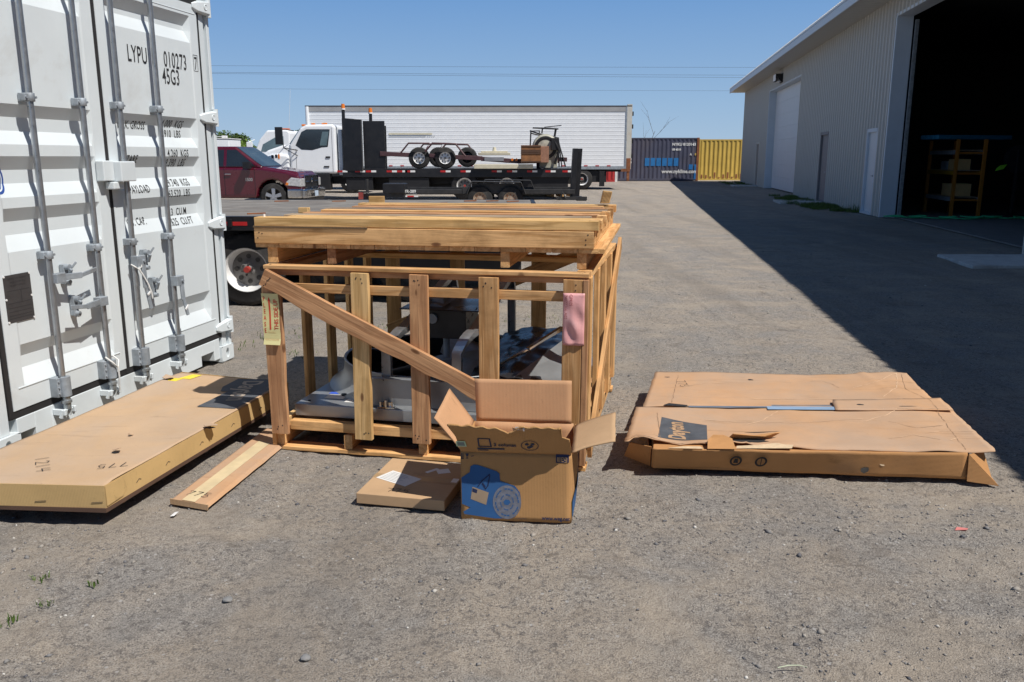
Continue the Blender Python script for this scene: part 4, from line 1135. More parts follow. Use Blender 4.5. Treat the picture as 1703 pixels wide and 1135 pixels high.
put_text('badge', '1500', .13, (-1.62, -.004, .86), (1, 0, 0), (0, 0, 1), CHROME, pk, .9, 'LEFT', .003)
wheel(pk, (-.80, .03, .40), .405, .26, .26, 'alloy'); wheel(pk, (-4.55, .03, .40), .405, .26, .26, 'alloy')
wheel(pk, (-.80, HWp - .03, .40), .405, .26, .26, 'dark', face=1); wheel(pk, (-4.55, HWp - .03, .40), .405, .26, .26, 'dark', face=1)
q = MB(); q.bb(-5.4, -.1, .2, HWp - .2, .35, .6); q.build('underbody', BLACK2, pk)
# ram-like hood ornament in the grille is a plain chrome boss
q = MB(); q.cyl((.10, HWp / 2, .87), (.125, HWp / 2, .87), .07, .05, n=14); q.build('grille_boss', CHROME, gr)

# ------------------------------------------------------------------ white flatbed truck
tk = empty('flatbed_truck', (-6.5, 32.0, 0), 0, 'white cab flatbed truck with black headboard panels and long black deck', 'truck')
# local x right (rear), front to the left; y away
def P2(px, py): return ((px - 851.5) / 1400 * 32.0 / cos(.215) * (cos(.215)) , 0)
q = MB()
TWd = 2.3
cabp = [(-.02, .95), (-.02, 2.68), (-.15, 2.74), (-1.1, 2.72), (-1.32, 2.60), (-1.75, 1.98), (-1.75, .95)]
q.prism(cabp, lambda a, c_: (a, 0.0, c_), lambda a, c_: (a, TWd, c_)); q.build('cab', WHITE_T, tk, .09, 4)
q = MB(); hp = [(-1.72, .9), (-1.72, 2.0), (-2.0, 2.0), (-2.6, 1.80), (-2.95, 1.55), (-3.1, 1.2), (-3.1, .9)]
q.prism(hp, lambda a, c_: (a, .12, c_), lambda a, c_: (a, TWd - .12, c_)); q.build('hood', WHITE_T, tk, .10, 4)
q = MB(); q.prism([(-1.78, .75), (-1.78, 1.62), (-2.2, 1.68), (-2.9, 1.50), (-3.05, 1.2), (-3.05, .75)], lambda a, c_: (a, -.06, c_), lambda a, c_: (a, .3, c_)); q.build('front_fender', WHITE_T, tk, .08, 3)
q = MB(); q.prism([(-.32, 1.92), (-.22, 2.56), (-1.08, 2.56), (-1.28, 2.46), (-1.52, 1.98), (-1.3, 1.82), (-.9, 1.80), (-.55, 1.90)], lambda a, c_: (a, -.008, c_), lambda a, c_: (a, .03, c_)); q.build('door_window', GLASS, tk, .01)
q = MB(); q.prism([(-.36, 1.97), (-.27, 2.47), (-.5, 2.47), (-.62, 1.97)], lambda a, c_: (a, -.012, c_), lambda a, c_: (a, .02, c_)); q.build('quarter_window', GLASS_L, tk)
q = MB(); q.add([(-1.36, .15, 2.60), (-1.36, TWd - .15, 2.60), (-1.77, TWd - .1, 2.03), (-1.77, .1, 2.03), (-1.33, .15, 2.58), (-1.33, TWd - .15, 2.58), (-1.74, TWd - .1, 2.01), (-1.74, .1, 2.01)], [(0, 1, 2, 3), (0, 1, 5, 4), (1, 2, 6, 5), (2, 3, 7, 6), (3, 0, 4, 7)]); q.build('windshield', GLASS_L, tk)
q = MB()
for xx, za, zb in ((-.17, 1.0, 2.62), (-1.52, 1.0, 1.85)):
    q = MB(); q.bb(xx, xx + .015, -.004, .01, za, zb)
    q.build('door_seam', mat('grey_seam', (.2, .2, .21), .6), tk)
q = MB(); q.bb(-.42, -.25, -.03, .0, 1.52, 1.58); q.bb(-.5, -.3, -.025, .0, 1.18, 1.23); q.build('door_handle', BLACK, tk, .008)
q = MB(); q.bb(-2.42, -2.34, -.07, -.05, 1.50, 1.63); q.bb(-2.28, -2.2, -.07, -.05, 1.52, 1.65); q.build('hood_vent', BLACK, tk, .01)
q = MB(); q.bb(-2.17, -2.11, -.075, -.05, 1.50, 1.66); q.build('marker_light', ORANGE, tk)
q = MB(); q.tube([(-1.45, -.02, 1.8), (-1.85, -.42, 1.88), (-1.9, -.42, 2.55), (-1.55, -.02, 2.5)], .018); q.tube([(-1.85, -.42, 1.88), (-1.45, -.02, 1.6)], .014)
q.bb(-2.12, -1.86, -.5, -.40, 2.0, 2.62); q.build('side_mirror', BLACK, tk, .02, 2)
q = MB()
for (a, c_, y) in ((-1.25, 2.67, .3), (-1.05, 2.74, 1.0), (-.55, 2.74, .8), (-.7, 2.75, 1.2)): q.box((a, y, c_ + .04), (.14, .1, .07))
q.build('roof_light', ORANGE, tk, .015, 2)
q = MB(); q.cyl((-1.75, .1, 2.6), (-1.62, .1, 4.0), .006, .004, n=6); q.build('antenna', WHITE, tk)
q = MB(); q.bb(.04, .20, .1, TWd - .1, .9, 2.55); q.build('cab_back_panel', TRIM_M, tk, .02)
# headboard and side cabinet
q = MB(); q.hexa([(.24, -.05, 1.05), (.96, -.12, 1.05), (.96, .1, 1.05), (.24, .1, 1.05), (.24, -.05, 2.96), (.96, -.12, 2.90), (.96, .1, 2.90), (.24, .1, 2.96)]); q.build('side_panel', BLACK, tk, .01)
q = MB(); q.bb(.98, 1.78, .12, .18, 1.1, 2.86); q.bb(.98, 1.78, .5, .56, 1.1, 2.7); q.bb(.30, .36, .1, TWd, 1.1, 2.9); q.build('headboard', BLACK, tk, .01)
q = MB(); q.bb(.955, .98, -.13, -.10, 1.06, 2.9); q.build('edge_trim', mat('worn_black_edge', (.10, .10, .10), .5), tk)
for (xx, zt) in ((.30, 3.25), (1.25, 3.12)):
    q = MB(); q.cyl((xx, .3 if xx > 1 else .0, 1.2), (xx, .3 if xx > 1 else .0, zt), .06, n=14); q.build('light_post', BLACK, tk)
    q = MB(); yy = .3 if xx > 1 else .0
    q.cyl((xx, yy, zt), (xx, yy, zt + .05), .08, n=14); q.mi = 1; q.cyl((xx, yy, zt + .05), (xx, yy, zt + .21), .075, .06, n=16); q.build('beacon', [WHITE, ORANGE], tk)
q = MB(); q.bb(.2, 8.85, -.05, .02, .82, 1.13); q.bb(.2, 8.85, .02, 2.4, 1.06, 1.13); q.build('flat_deck', BLACK, tk, .006)
q = MB()
for i in range(9):
    px = (570, 597, 617, 651, 683, 713, 742, 776, 822)[i]; 
for px in (574, 603, 621, 655, 685, 652 + 20, 743, 776, 827, 852, 885, 915, 943):
    x_ = (px - 851.5) / 1400 * 31.8 + 6.5; q.mi = 0; q.bb(x_ - .2, x_, -.056, -.05, 1.0, 1.07); q.mi = 1; q.bb(x_, x_ + .18, -.056, -.05, 1.0, 1.07)
q.build('reflective_tape', [RED_T, WHITE], tk)
q = MB(); q.bb(-3.0, 8.8, .7, .8, .55, .82); q.bb(-3.0, 8.8, 1.5, 1.6, .55, .82)
q.bb(-1.9, -.3, -.02, .45, .35, .95); q.bb(.3, 1.3, .0, .5, .35, .8); q.bb(1.9, 3.4, .0, .5, .3, .8); q.bb(6.9, 8.6, .05, .6, .45, .85); q.bb(.3, 8.6, 1.0, 1.1, .3, .8)
q.build('chassis', BLACK2, tk, .01)
for px in (773, 843): 
    x_ = (px - 851.5) / 1400 * 31.6 + 6.5; wheel(tk, (x_, .0, .5), .52, .5, .30, 'dish'); wheel(tk, (x_, 2.3, .5), .52, .5, .30, 'dark', face=1)
wheel(tk, (-2.4, .05, .5), .52, .3, .3, 'dish'); wheel(tk, (-2.4, 2.2, .5), .52, .3, .3, 'dark', face=1)

# brown tandem trailer riding on the deck
bt = empty('utility_trailer', (-3.4, 31.9, 1.13), 0, 'dull maroon tandem axle trailer loaded on the deck of the flatbed truck', 'trailer')
def X32(px): return (px - 851.5) / 1400 * 31.5 + 3.4
for (wx, wy) in ((X32(698), .1), (X32(741), .1)):
    wheel(bt, (wx, wy, .39), .39, .22, .22, 'steel')
for (wx, wy) in ((X32(724), 1.9), (X32(774), 1.9)): wheel(bt, (wx, wy, .42), .38, .22, .22, 'dark', face=1)
q = MB()
for y in (.22, 1.75): q.beam((X32(633), y, .55), (X32(800), y, .38), .08, .16); q.beam((X32(800), y, .36), (X32(862), y, .27), .08, .16)
q.beam((X32(862), .25, .27), (X32(930), 1.0, .30), .1, .18); q.beam((X32(862), 1.75, .27), (X32(930), 1.0, .30), .1, .18)
q.beam((X32(905), 1.0, .36), (X32(945), 1.0, .33), .12, .16)
q.bb(X32(633), X32(640), .2, 1.8, .45, .62)
q.hexa([(X32(905), .9, .0), (X32(918), .9, .0), (X32(918), 1.1, .0), (X32(905), 1.1, .0), (X32(902), .9, .52), (X32(922), .9, .52), (X32(922), 1.1, .52), (X32(902), 1.1, .52)])
q.bb(X32(893), X32(901), .85, 1.1, .0, .42)
q.build('frame', BROWN_T, bt, .01)
q = MB()
for y in (-.06, 1.95):
    dx = .0 if y < 1 else .35
    q.tube([(X32(668) + dx, y, .55), (X32(682) + dx, y, .92), (X32(716) + dx * 0.9, y, .92), (X32(709) + dx, y, .62)], .035, 6)
    q.tube([(X32(709) + dx, y, .62), (X32(721) + dx, y, .92), (X32(759) + dx, y, .90), (X32(775) + dx, y, .45)], .04, 6)
q.build('fender', BROWN_T, bt)
q = MB(); q.bb(X32(806), X32(838), .12, .17, .28, .42); q.build('name_board', mat('grey_plate', (.28, .28, .3), .5, .3), bt)
q = MB()
for px in (852, 859): q.cyl((X32(px), .13, .33), (X32(px), .17, .33), .05, n=12)
q.build('marker_light', ORANGE, bt)
q = MB(); q.bb(X32(789), X32(886), -.12, -.02, 0.0, .16); o = q.build('metal_trough', CREAM, None, .01); o.location = (-3.4, 31.9, 1.135); tag(o, 'long cream painted strip lying along the truck deck edge', 'panel')
q = MB(); q.bb(-.6, .6, -.3, .3, 0, .1); q.bb(-.5, .5, -.25, .25, .1, .16); q.cyl((0, 0, .16), (0, 0, .3), .08, .05, n=12); o = q.build('cream_lid', CREAM, None, .01); o.location = ((822 - 851.5) / 1400 * 31.5, 32.6, 1.62); tag(o, 'cream coloured flat lid lying on the trailer frame', 'lid')

# wooden box and pump cage
wb = empty('wooden_box', ((885 - 851.5) / 1400 * 31.5, 32.0, 1.36), 0, 'brown wooden box sitting on the front of the loaded trailer', 'box')
q = MB(); q.bb(-.42, .30, -.3, .3, .0, .62); q.build('body', mat('old_brown_planks', (.26, .115, .045), .8, 0, .3, 6), wb, .006)
q = MB(); 
for z_ in (.0, .30, .56): q.bb(-.43, .31, -.32, -.301, z_, z_ + .05)
q.bb(-.42, .30, -.31, -.302, .36, .46); q.build('batten', mat('dark_brown_planks', (.09, .045, .025), .8), wb)
q = MB(); q.bb(.30, .60, -.28, .3, .0, .58); q.build('side_box', mat('red_brown_planks', (.32, .16, .10), .8, 0, .3, 6), wb, .006)
pc = empty('pump_unit', ((910 - 851.5) / 1400 * 31.5, 32.3, 1.13), 0, 'pump with round cream housing inside a tall black tube cage on the truck deck', 'pump')
q = MB()
K = 31.8 / 1400
def Z32(py): return 1.55 + 32.3 * math.tan(math.atan((567.5 - py) / 1400) - .215) - 1.13
def pq(px, py, y=0): return ((px - 910) * K, y, Z32(py))
q.tube([pq(881, 272), pq(883, 218), pq(897, 218), pq(897, 235)], .03, 6)
q.tube([pq(883, 222), pq(912, 229), pq(912, 272)], .03, 6)
q.tube([pq(897, 222, .5), pq(928, 230, .5), pq(942, 278, .5)], .03, 6); q.tube([pq(928, 229), pq(930, 278)], .03, 6); q.tube([pq(928, 229), pq(934, 278, -.2)], .025, 6)
q.tube([pq(882, 218), pq(897, 222, .6), pq(928, 229, .6), pq(912, 229)], .028, 6)
q.build('cage', BLACK, pc)
q = MB(); q.tube([pq(901, 222), pq(902, 214)], .03, 6); q.tube([pq(922, 227), pq(924, 214)], .045, 6); q.beam(pq(886, 213), pq(928, 215), .12, .05); q.beam(pq(905, 212), pq(933, 209), .08, .03); q.build('top_arm', BLACK, pc)
q = MB(); c_ = Vector(pq(907, 246)); q.lathe([(.05, -.12), (.42, -.12), (.48, -.08), (.50, 0), (.48, .1), (.1, .12)], c_, (0, 1, 0), 32); q.bb(c_.x - .2, c_.x + .45, -.1, .3, c_.z - .75, c_.z - .2); q.build('housing', mat('pump_cream', (.38, .37, .3), .5, 0, .3, 5), pc, .02)
q = MB(); q.lathe([(.30, -.13), (.36, -.15), (.42, -.13)], c_, (0, 1, 0), 28); q.bb(c_.x + .2, c_.x + .5, -.25, .1, c_.z - .1, c_.z + .35); q.tube([c_ + Vector((.3, -.2, .3)), c_ + Vector((.5, -.25, -.1)), c_ + Vector((.35, -.2, -.6))], .05, 8); q.build('engine', BLACK2, pc, .02)

# ------------------------------------------------------------------ white semi trailer
sm = empty('semi_trailer', (-9.97, 42.0, 0), 0, 'long white ribbed box semi trailer parked behind the flatbed truck', 'trailer')
LT = 15.75
q = MB(); n_pts = []; z = 1.12; 
while z < 3.62:
    n_pts += [(z, 0), (z + .155, 0), (z + .164, -.007), (z + .172, -.007), (z + .18, 0)]; z += .187
vs = [(.12, y_, z_) for z_, y_ in n_pts] + [(LT - .28, y_, z_) for z_, y_ in n_pts]; n = len(n_pts)
q.add(vs, [(i, i + 1, n + i + 1, n + i) for i in range(n - 1)])
q.build('side_wall', WHITE_T, sm)
q = MB(); q.bb(.05, LT - .1, .06, 2.5, 1.0, 3.9); q.build('box_shell', WHITE_T, sm)
q = MB(); q.bb(.1, LT - .28, -.02, .03, 3.70, 3.93); q.build('top_panel', mat('grey_faded_panel', (.37, .37, .37), .6, 0, .1, 1.2, (.25, .24, .23), .4), sm)
q = MB(); q.bb(0, LT, -.03, 2.5, 3.93, 3.98); q.build('roof_rail', mat('dark_rail', (.07, .07, .075), .5), sm)
q = MB(); q.cyl((.09, .0, .98), (.09, .0, 3.93), .09, n=12); q.build('front_corner', WHITE_T, sm)
q = MB(); q.bb(LT - .28, LT - .22, -.035, .05, 1.0, 3.93); q.mi = 1; q.bb(LT - .22, LT + .02, -.03, .1, .98, 4.04); q.mi = 2
for z_ in (1.5, 2.2, 2.9, 3.5): q.bb(LT + .02, LT + .09, .0, .12, z_, z_ + .2)
q.build('rear_frame', [GALV_D, mat('dirty_white', (.6, .58, .52), .6, 0, .1, 2, (.4, .25, .12), .35), BLACK], sm)
q = MB(); q.bb(LT - .45, LT - .02, -.04, .1, .86, 1.0); q.bb(LT - .16, LT - .04, -.02, .1, .42, .9); q.bb(LT - .2, LT, -.045, -.03, .98, 1.5); q.build('rear_bumper', RUST, sm)
q = MB(); q.bb(.1, LT - .28, -.03, .03, .97, 1.115); q.build('bottom_rail', GALV_D, sm)
q = MB()
for i in range(26): q.bb(.6 + i * .56, .78 + i * .56, -.036, -.03, 1.12 - .005, 1.165)
q.build('reflective_tape', RED_T, sm)
q = MB(); q.bb(4.0, 6.1, -.022, -.019, 2.61, 2.70); q.mi = 1; q.bb(4.0, 5.8, -.022, -.019, 2.53, 2.555)
for i in range(4): q.bb(5.87 + i * .1, 5.92 + i * .1, -.022, -.019, 2.53, 2.56)
q.build('faded_stripe', [mat('faded_cream', (.66, .62, .48), .7), GALV_D], sm)
q = MB(); q.bb(.1, LT - .2, .3, 2.2, .85, .97); q.bb(11.2, 14.6, .1, .5, .35, .9); q.bb(14.25, 14.5, -.02, .05, .15, .9); q.bb(3.2, 3.4, .2, .4, .05, .9); q.build('undercarriage', BLACK2, sm)
for x_ in (12.1, 13.4): wheel(sm, (x_, .0, .5), .52, .5, .3, 'dish'); wheel(sm, (x_, 2.4, .5), .52, .5, .3, 'dark', face=1)

# ------------------------------------------------------------------ black tandem trailer with ramps
tt = empty('equipment_trailer', (-3.72, 25.0, 0), 0, 'black tandem equipment trailer with white TR-289 marking and upright rear ramps', 'trailer')
def X25(px): return (px - 851.5) / 1400 * 24.9 + 3.72
q = MB(); q.bb(X25(660), X25(955), .0, .06, .50, .63); q.bb(X25(660), X25(955), 1.9, 1.96, .50, .63); q.bb(X25(660), X25(950), .06, 1.9, .48, .53); q.bb(X25(770), X25(800), -.02, .06, .5, .70)
q.bb(X25(655), X25(676), -.01, .1, .40, .66); q.build('frame', BLACK3, tt, .006)
q = MB()
for (y, dx) in ((-.03, 0), (1.93, .32)):
    x0, x1 = X25(778) + dx, X25(874) + dx
    for (a, c_) in (((x0, .5), (x0 + .14, .86)), ((x0 + .14, .86), (x1 - .14, .84)), ((x1 - .14, .84), (x1, .5))): q.beam((a[0], y - .1, a[1]), (c_[0], y - .1, c_[1]), .30, .03)
q.build('fender', BLACK3, tt, .01)
q = MB(); q.bb(X25(780) + .1, X25(872) - .1, -.05, .0, .52, .8); q.build('fender_plate', BLACK3, tt)
for px in (799, 849):
    wheel(tt, (X25(px), -.17, .36), .37, .22, .20, 'rusty'); wheel(tt, (X25(px), 2.1, .36), .37, .22, .20, 'dark', face=1)
for (a, c_, y) in ((955, 958.5, .1), (964, 968, .6)):
    q = MB(); q.hexa([(X25(a) - .12, y, .4), (X25(a) + .02, y, .4), (X25(a) + .02, y + .4, .4), (X25(a) - .12, y + .4, .4), (X25(c_) - .12, y, 1.80), (X25(c_) + .02, y, 1.80), (X25(c_) + .02, y + .4, 1.80), (X25(c_) - .12, y + .4, 1.80)])
    q.build('ramp', BLACK, tt, .006)
q = MB(); q.bb(X25(925), X25(975), -.03, .1, .32, .42); q.tube([(X25(930), -.04, .36), (X25(935), -.05, .55), (X25(940), -.04, .36)], .03, 6); q.bb(X25(958), X25(974), -.05, 1.9, .30, .36); q.build('rear_bumper', BLACK3, tt)
q = MB(); q.beam((X25(660), .2, .45), (X25(600), .95, .42), .09, .11); q.beam((X25(660), 1.75, .45), (X25(600), .95, .42), .09, .11); q.tube([(X25(605), .9, .1), (X25(605), .9, .9)], .045, 8); q.tube([(X25(604), .82, .5), (X25(616), .8, .38), (X25(622), .8, .3)], .03, 6); q.build('tongue', BLACK3, tt)
q = MB(); q.bb(X25(600) - .18, X25(600) - .05, .85, 1.05, .3, .5); q.build('hitch', mat('hitch_red', (.3, .05, .04), .6), tt)
q = MB(); q.bb(X25(640), X25(676), -.15, .6, .52, .80); q.build('tool_box', BLACK, tt, .02)
put_text('painted_text', 'TR-289', .115, (X25(674), -.004, .535), (1, 0, 0), (0, 0, 1), WHITE_S, tt, 1.0, 'LEFT', .004)
q = MB(); q.mi = 0; q.bb(X25(671), X25(679), -.006, -.002, .41, .45); q.mi = 1; q.bb(X25(679), X25(690), -.006, -.002, .41, .45); q.mi = 0; q.bb(X25(690), X25(697), -.006, -.002, .41, .45); q.mi = 0
q.bb(X25(660), X25(768), -.004, .0, .38, .46) if False else None
q.build('reflective_tape', [WHITE, RED_T], tt)
put_text('painted_text', 'max 9000', .06, (X25(681), -.004, .475), (1, 0, 0), (0, 0, 1), GALV_D, tt, 1.0)

# pallet and plastic tub under the truck
q = MB()
for i in range(5): q.bb(-.5, .5, -.4 + i * .18, -.28 + i * .18, .1, .12)
for x_ in (-.5, -.05, .4): q.bb(x_, x_ + .1, -.4, .4, 0, .1)
o = q.build('wooden_pallet', WOOD_C); o.location = (1.95, 34.5, .0); o.rotation_euler = (0, 0, .3); tag(o, 'pale wooden pallet lying on the ground behind the flatbed truck', 'pallet')
q = MB(); q.hexa([(-.9, -.4, 0), (.9, -.4, 0), (.9, .4, 0), (-.9, .4, 0), (-1, -.5, .5), (1, -.5, .5), (1, .5, .5), (-1, .5, .5)]); o = q.build('storage_tub', CREAM, None, .03); o.location = (.75, 35.2, 0); tag(o, 'cream tub on the ground seen under the truck deck', 'tub')

# ------------------------------------------------------------------ white cab truck further back and white service body
c2 = empty('service_truck', (-9.75, 38.0, 0), 0, 'second white truck cab further back with pale side window', 'truck')
q = MB(); q.prism([(0, .9), (0, 2.62), (-.1, 2.72), (-1.0, 2.70), (-1.35, 2.3), (-1.55, 1.85), (-1.6, .9)], lambda a, c_: (a, 0, c_), lambda a, c_: (a, 2.2, c_)); q.build('cab', WHITE_T, c2, .07, 3)
q = MB(); q.prism([(-.28, 1.75), (-.28, 2.45), (-.55, 2.45), (-1.2, 2.1), (-1.3, 1.8)], lambda a, c_: (a, -.01, c_), lambda a, c_: (a, .03, c_)); q.build('door_window', GLASS_L, c2)
q = MB(); q.bb(-1.85, -1.6, -.25, -.15, 1.75, 2.2); q.tube([(-1.55, 0, 2.3), (-1.75, -.2, 2.2)], .02, 6); q.build('side_mirror', WHITE_T, c2, .02)
q = MB(); q.box((-.5, 1.0, 2.78), (.5, .3, .08)); q.build('roof_light', mat('amber_red_lens', (.5, .15, .08), .4), c2, .02)
q = MB(); q.bb(-1.5, 3.5, .2, 2.0, .45, .95); q.build('chassis', BLACK2, c2)
q = MB(); q.bb(-2.5, -1.55, .1, 2.1, .7, 1.3); q.build('hood', WHITE_T, c2, .12, 3)
for x_ in (-1.9, 2.6): wheel(c2, (x_, .05, .48), .48, .3, .28, 'dish')
c3 = empty('service_vehicle', (-15.6, 46.0, 0), 0, 'white box body of a service vehicle seen above the pickup roof', 'truck')
q = MB(); q.bb(-.75, .55, 0, 2.0, .6, 2.48); q.build('body', WHITE_T, c3, .05, 2)
q = MB(); q.bb(-.78, .58, -.02, 2.0, 2.50, 2.54); q.tube([(-.4, .1, 2.5), (-.4, .1, 2.62), (.4, .1, 2.62)], .02, 6); q.box((.2, .4, 2.62), (.25, .2, .12)); q.build('roof_rack', WHITE, c3)
q = MB(); q.bb(-.7, .5, .1, 1.9, .35, .62); q.build('chassis', BLACK2, c3)
for x_ in (-.4, .3): wheel(c3, (x_, .05, .4), .4, .25, .22, 'dark')

# ------------------------------------------------------------------ trees far behind
def tree(name, loc, h_, w_, m, label, seed, group=None, n=2600, leaf=.22):
    rs = random.Random(seed); t_ = empty(name, loc, 0, label, 'tree', group)
    q = MB(); q.tube([(0, 0, -.1), (.1, 0, h_ * .3), (-.05, .1, h_ * .6), (0, 0, h_ * .9)], [.3, .22, .13, .04], 8)
    for i in range(9):
        a = i * 2.4; z_ = h_ * (.25 + .06 * i); q.tube([(0, 0, z_), (cos(a) * w_ * .25, sin(a) * w_ * .25, z_ + h_ * .1), (cos(a) * w_ * .42, sin(a) * w_ * .42, z_ + h_ * .17)], [.09, .05, .02], 5)
    q.build('trunk', BARK, t_)
    cl = []
    for i in range(26):
        zz = rs.uniform(.12, .95); rr = w_ * .5 * math.sqrt(max(0.02, 1 - abs(zz - .45) * 1.5)) ; a = rs.uniform(0, 6.28); q_ = rs.uniform(.2, .95)
        cl.append((cos(a) * rr * q_, sin(a) * rr * q_, h_ * zz, rs.uniform(.09, .2) * w_))
    q = MB()
    for i in range(n):
        c_ = rs.choice(cl); d = Vector((rs.gauss(0, 1), rs.gauss(0, 1), rs.gauss(0, .8))).normalized() * c_[3] * rs.uniform(.5, 1.1)
        p_ = Vector(c_[:3]) + d; u = Vector((rs.uniform(-1, 1), rs.uniform(-1, 1), rs.uniform(-1, 1))).normalized(); v_ = u.orthogonal().normalized(); l_ = leaf * rs.uniform(.6, 1.4)
        q.add([p_ - u * l_, p_ + v_ * l_ * .6, p_ + u * l_, p_ - v_ * l_ * .6], [(0, 1, 2, 3)])
    q.build('crown', m, t_); return t_
TR = [(-41, 128, 4.9, 6, LEAF, 'dark green bushy tree at the far left beside the white container post'), (-35.5, 131, 5.0, 6, LEAF, 'green rounded tree right of the far left tree'),
      (-36.5, 118, 3.3, 4.5, LEAF2, 'low yellow green bush in front of the far trees'), (-29.5, 122, 5.2, 4.5, LEAF, 'green tree rising just left of the second white cab'),
      (-32.0, 150, 4.8, 7, LEAF, 'pale distant tree in the gap between the darker ones'), (-46.5, 127, 4.6, 7, LEAF, 'dark green tree mostly hidden by the white container'), (-41.5, 126, 4.6, 6, LEAF, 'green tree behind the white service body')]
for i, (x_, y_, h_, w_, m, lab) in enumerate(TR): tree('leafy_tree', (x_, y_, 0), h_, w_, m, lab, 20 + i, 'trees on the far left')
# bare shrub behind the navy container
bs = MB(); rs = random.Random(8)
def twig(mb, p_, d, l_, r_, k):
    e_ = Vector(p_) + d * l_; mid = Vector(p_) + d * l_ * .5 + Vector((rs.uniform(-.1, .1), 0, 0)) * l_ * .4
    mb.tube([p_, mid, e_], [r_, r_ * .8, r_ * .5], 5)
    if k > 0:
        for j in range(3): twig(mb, Vector(p_) + d * l_ * rs.uniform(.4, .95), (d + Vector((rs.uniform(-.8, .8), rs.uniform(-.3, .3), rs.uniform(-.1, .5)))).normalized(), l_ * .5, r_ * .5, k - 1)
twig(bs, (0, 0, 0), Vector((.35, 0, 1)).normalized(), 3.6, .028, 2); twig(bs, (-.5, .2, 0), Vector((-.3, 0, 1)).normalized(), 4.0, .04, 2)
o = bs.build('bare_shrub', BARK); o.location = (9.2, 63, 0); tag(o, 'thin leafless branches sticking up behind the navy container', 'shrub')
# ------------------------------------------------------------------ overhead wires
CAB = mat('wire_dark', (.05, .06, .08), .6)
def wire(py0, py1, Y, lab, r_=.015):
    q = MB(); pts = []
    for i in range(41):
        x_ = -130 + i * 6.5; px = 851.5 + x_ / (Y * .98) * 1400
        py = py0 + (py1 - py0) * (px - 355) / 895; z_ = 1.55 + Y * math.tan(math.atan((567.5 - py) / 1400) - .215) + .0003 * (x_ + 5) ** 2 * .1
        pts.append((x_, Y, z_))
    q.tube(pts, r_, 5); o = q.build('overhead_wire', CAB); tag(o, lab, 'power line', 'overhead wires across the sky')
wire(110, 113, 118, 'topmost thin wire crossing the sky above the semi trailer'); wire(121, 126, 120, 'upper of the close middle pair of sky wires', .016); wire(123, 130, 121, 'lower of the close middle pair of sky wires', .016); wire(148, 152, 125, 'lowest faint wire crossing the sky', .013)

# ------------------------------------------------------------------ wooden crate
cr = empty('wooden_crate', (-1.288, 4.341, 0), -0.204, 'open slatted wooden crate with a diagonal front brace, holding a big metal fan', 'crate')
CW, CD = 1.69, 1.62
F_ = (0, -1, 0)
def B_(n, a, b, w, t, nrm, m=None, **k): return board(n, cr, a, b, w, t, nrm, m, **k)
# skid: bottom boards, stringers, deck
for v in (.05, .78, 1.56): B_('skid_board', (.0, v, .012), (1.69, v, .012), .095, .021, (0, 0, 1), WOOD_A if v < .1 else None, chip=.02, seed=int(v * 100))
for u in (.030, .421, .835, 1.24, 1.655): B_('stringer', (u, .015, .064), (u, 1.60, .064), .078, .045, (1, 0, 0), WOOD_A, warp=.003, seed=int(u * 90))
for i in range(11): B_('deck_board', (.02, .14 + i * .142, .113), (1.66, .14 + i * .142, .113), .13, .016, (0, 0, 1), WOOD_B, seed=50 + i)
B_('base_rail', (.09, .045, .139), (1.60, .045, .139), .05, .05, F_, WOOD_A, seed=3)
B_('base_rail', (.09, 1.58, .139), (1.60, 1.58, .139), .05, .05, F_, seed=4)
B_('base_rail', (.035, .07, .139), (.035, 1.55, .139), .05, .04, (-1, 0, 0), seed=5)
B_('base_rail', (1.655, .07, .139), (1.655, 1.55, .139), .05, .04, (1, 0, 0), seed=6)
# top frame
B_('top_rail', (.0, .035, .995), (1.69, .035, .995), .07, .02, (0, 0, 1), WOOD_A, nails=4, seed=7)
B_('top_rail', (.0, .045, .968), (1.68, .045, .968), .033, .03, F_, WOOD_B, warp=.003, seed=8)
B_('top_rail', (.0, 1.57, .975), (1.69, 1.57, .975), .09, .036, (0, 0, 1), seed=9)
B_('top_rail', (.035, .10, .978), (.035, 1.52, .978), .07, .036, (0, 0, 1), seed=10)
B_('top_rail', (1.655, .10, .985), (1.655, 1.55, .985), .07, .036, (0, 0, 1), WOOD_A, seed=11)
B_('top_rail', (.05, .80, .978), (1.64, .80, .978), .09, .03, (0, 0, 1), seed=12)
B_('mid_rail', (.06, .028, .888), (1.57, .028, .888), .048, .032, F_, WOOD_A, seed=13)
# front slats
B_('post', (.052, -.012, .10), (.048, -.012, .90), .10, .024, F_, WOOD_B, nails=3, chip=.012, seed=14)
B_('corner_strip', (.004, .03, .03), (-.006, .03, .93), .07, .022, (-1, 0, 0), WOOD_A, seed=15)
B_('post', (.522, -.006, .098), (.532, -.006, .978), .094, .03, F_, WOOD_C, nails=4, chip=.008, seed=16)
B_('post', (.838, -.006, .098), (.842, -.006, .978), .094, .03, F_, WOOD_B, nails=4, seed=17)
B_('post', (1.20, -.006, .10), (1.20, -.006, .975), .098, .03, F_, WOOD_A, nails=4, seed=18)
B_('post', (1.612, -.004, .10), (1.617, -.004, .975), .095, .03, F_, WOOD_A, nails=2, seed=19)
B_('corner_strip', (1.676, -.004, .04), (1.680, -.004, .975), .028, .034, F_, WOOD_B, seed=20)
B_('diagonal_brace', (.012, -.037, .945), (1.56, -.037, .205), .098, .026, F_, WOOD_B, nails=5, chip=.03, warp=.003, seed=21)
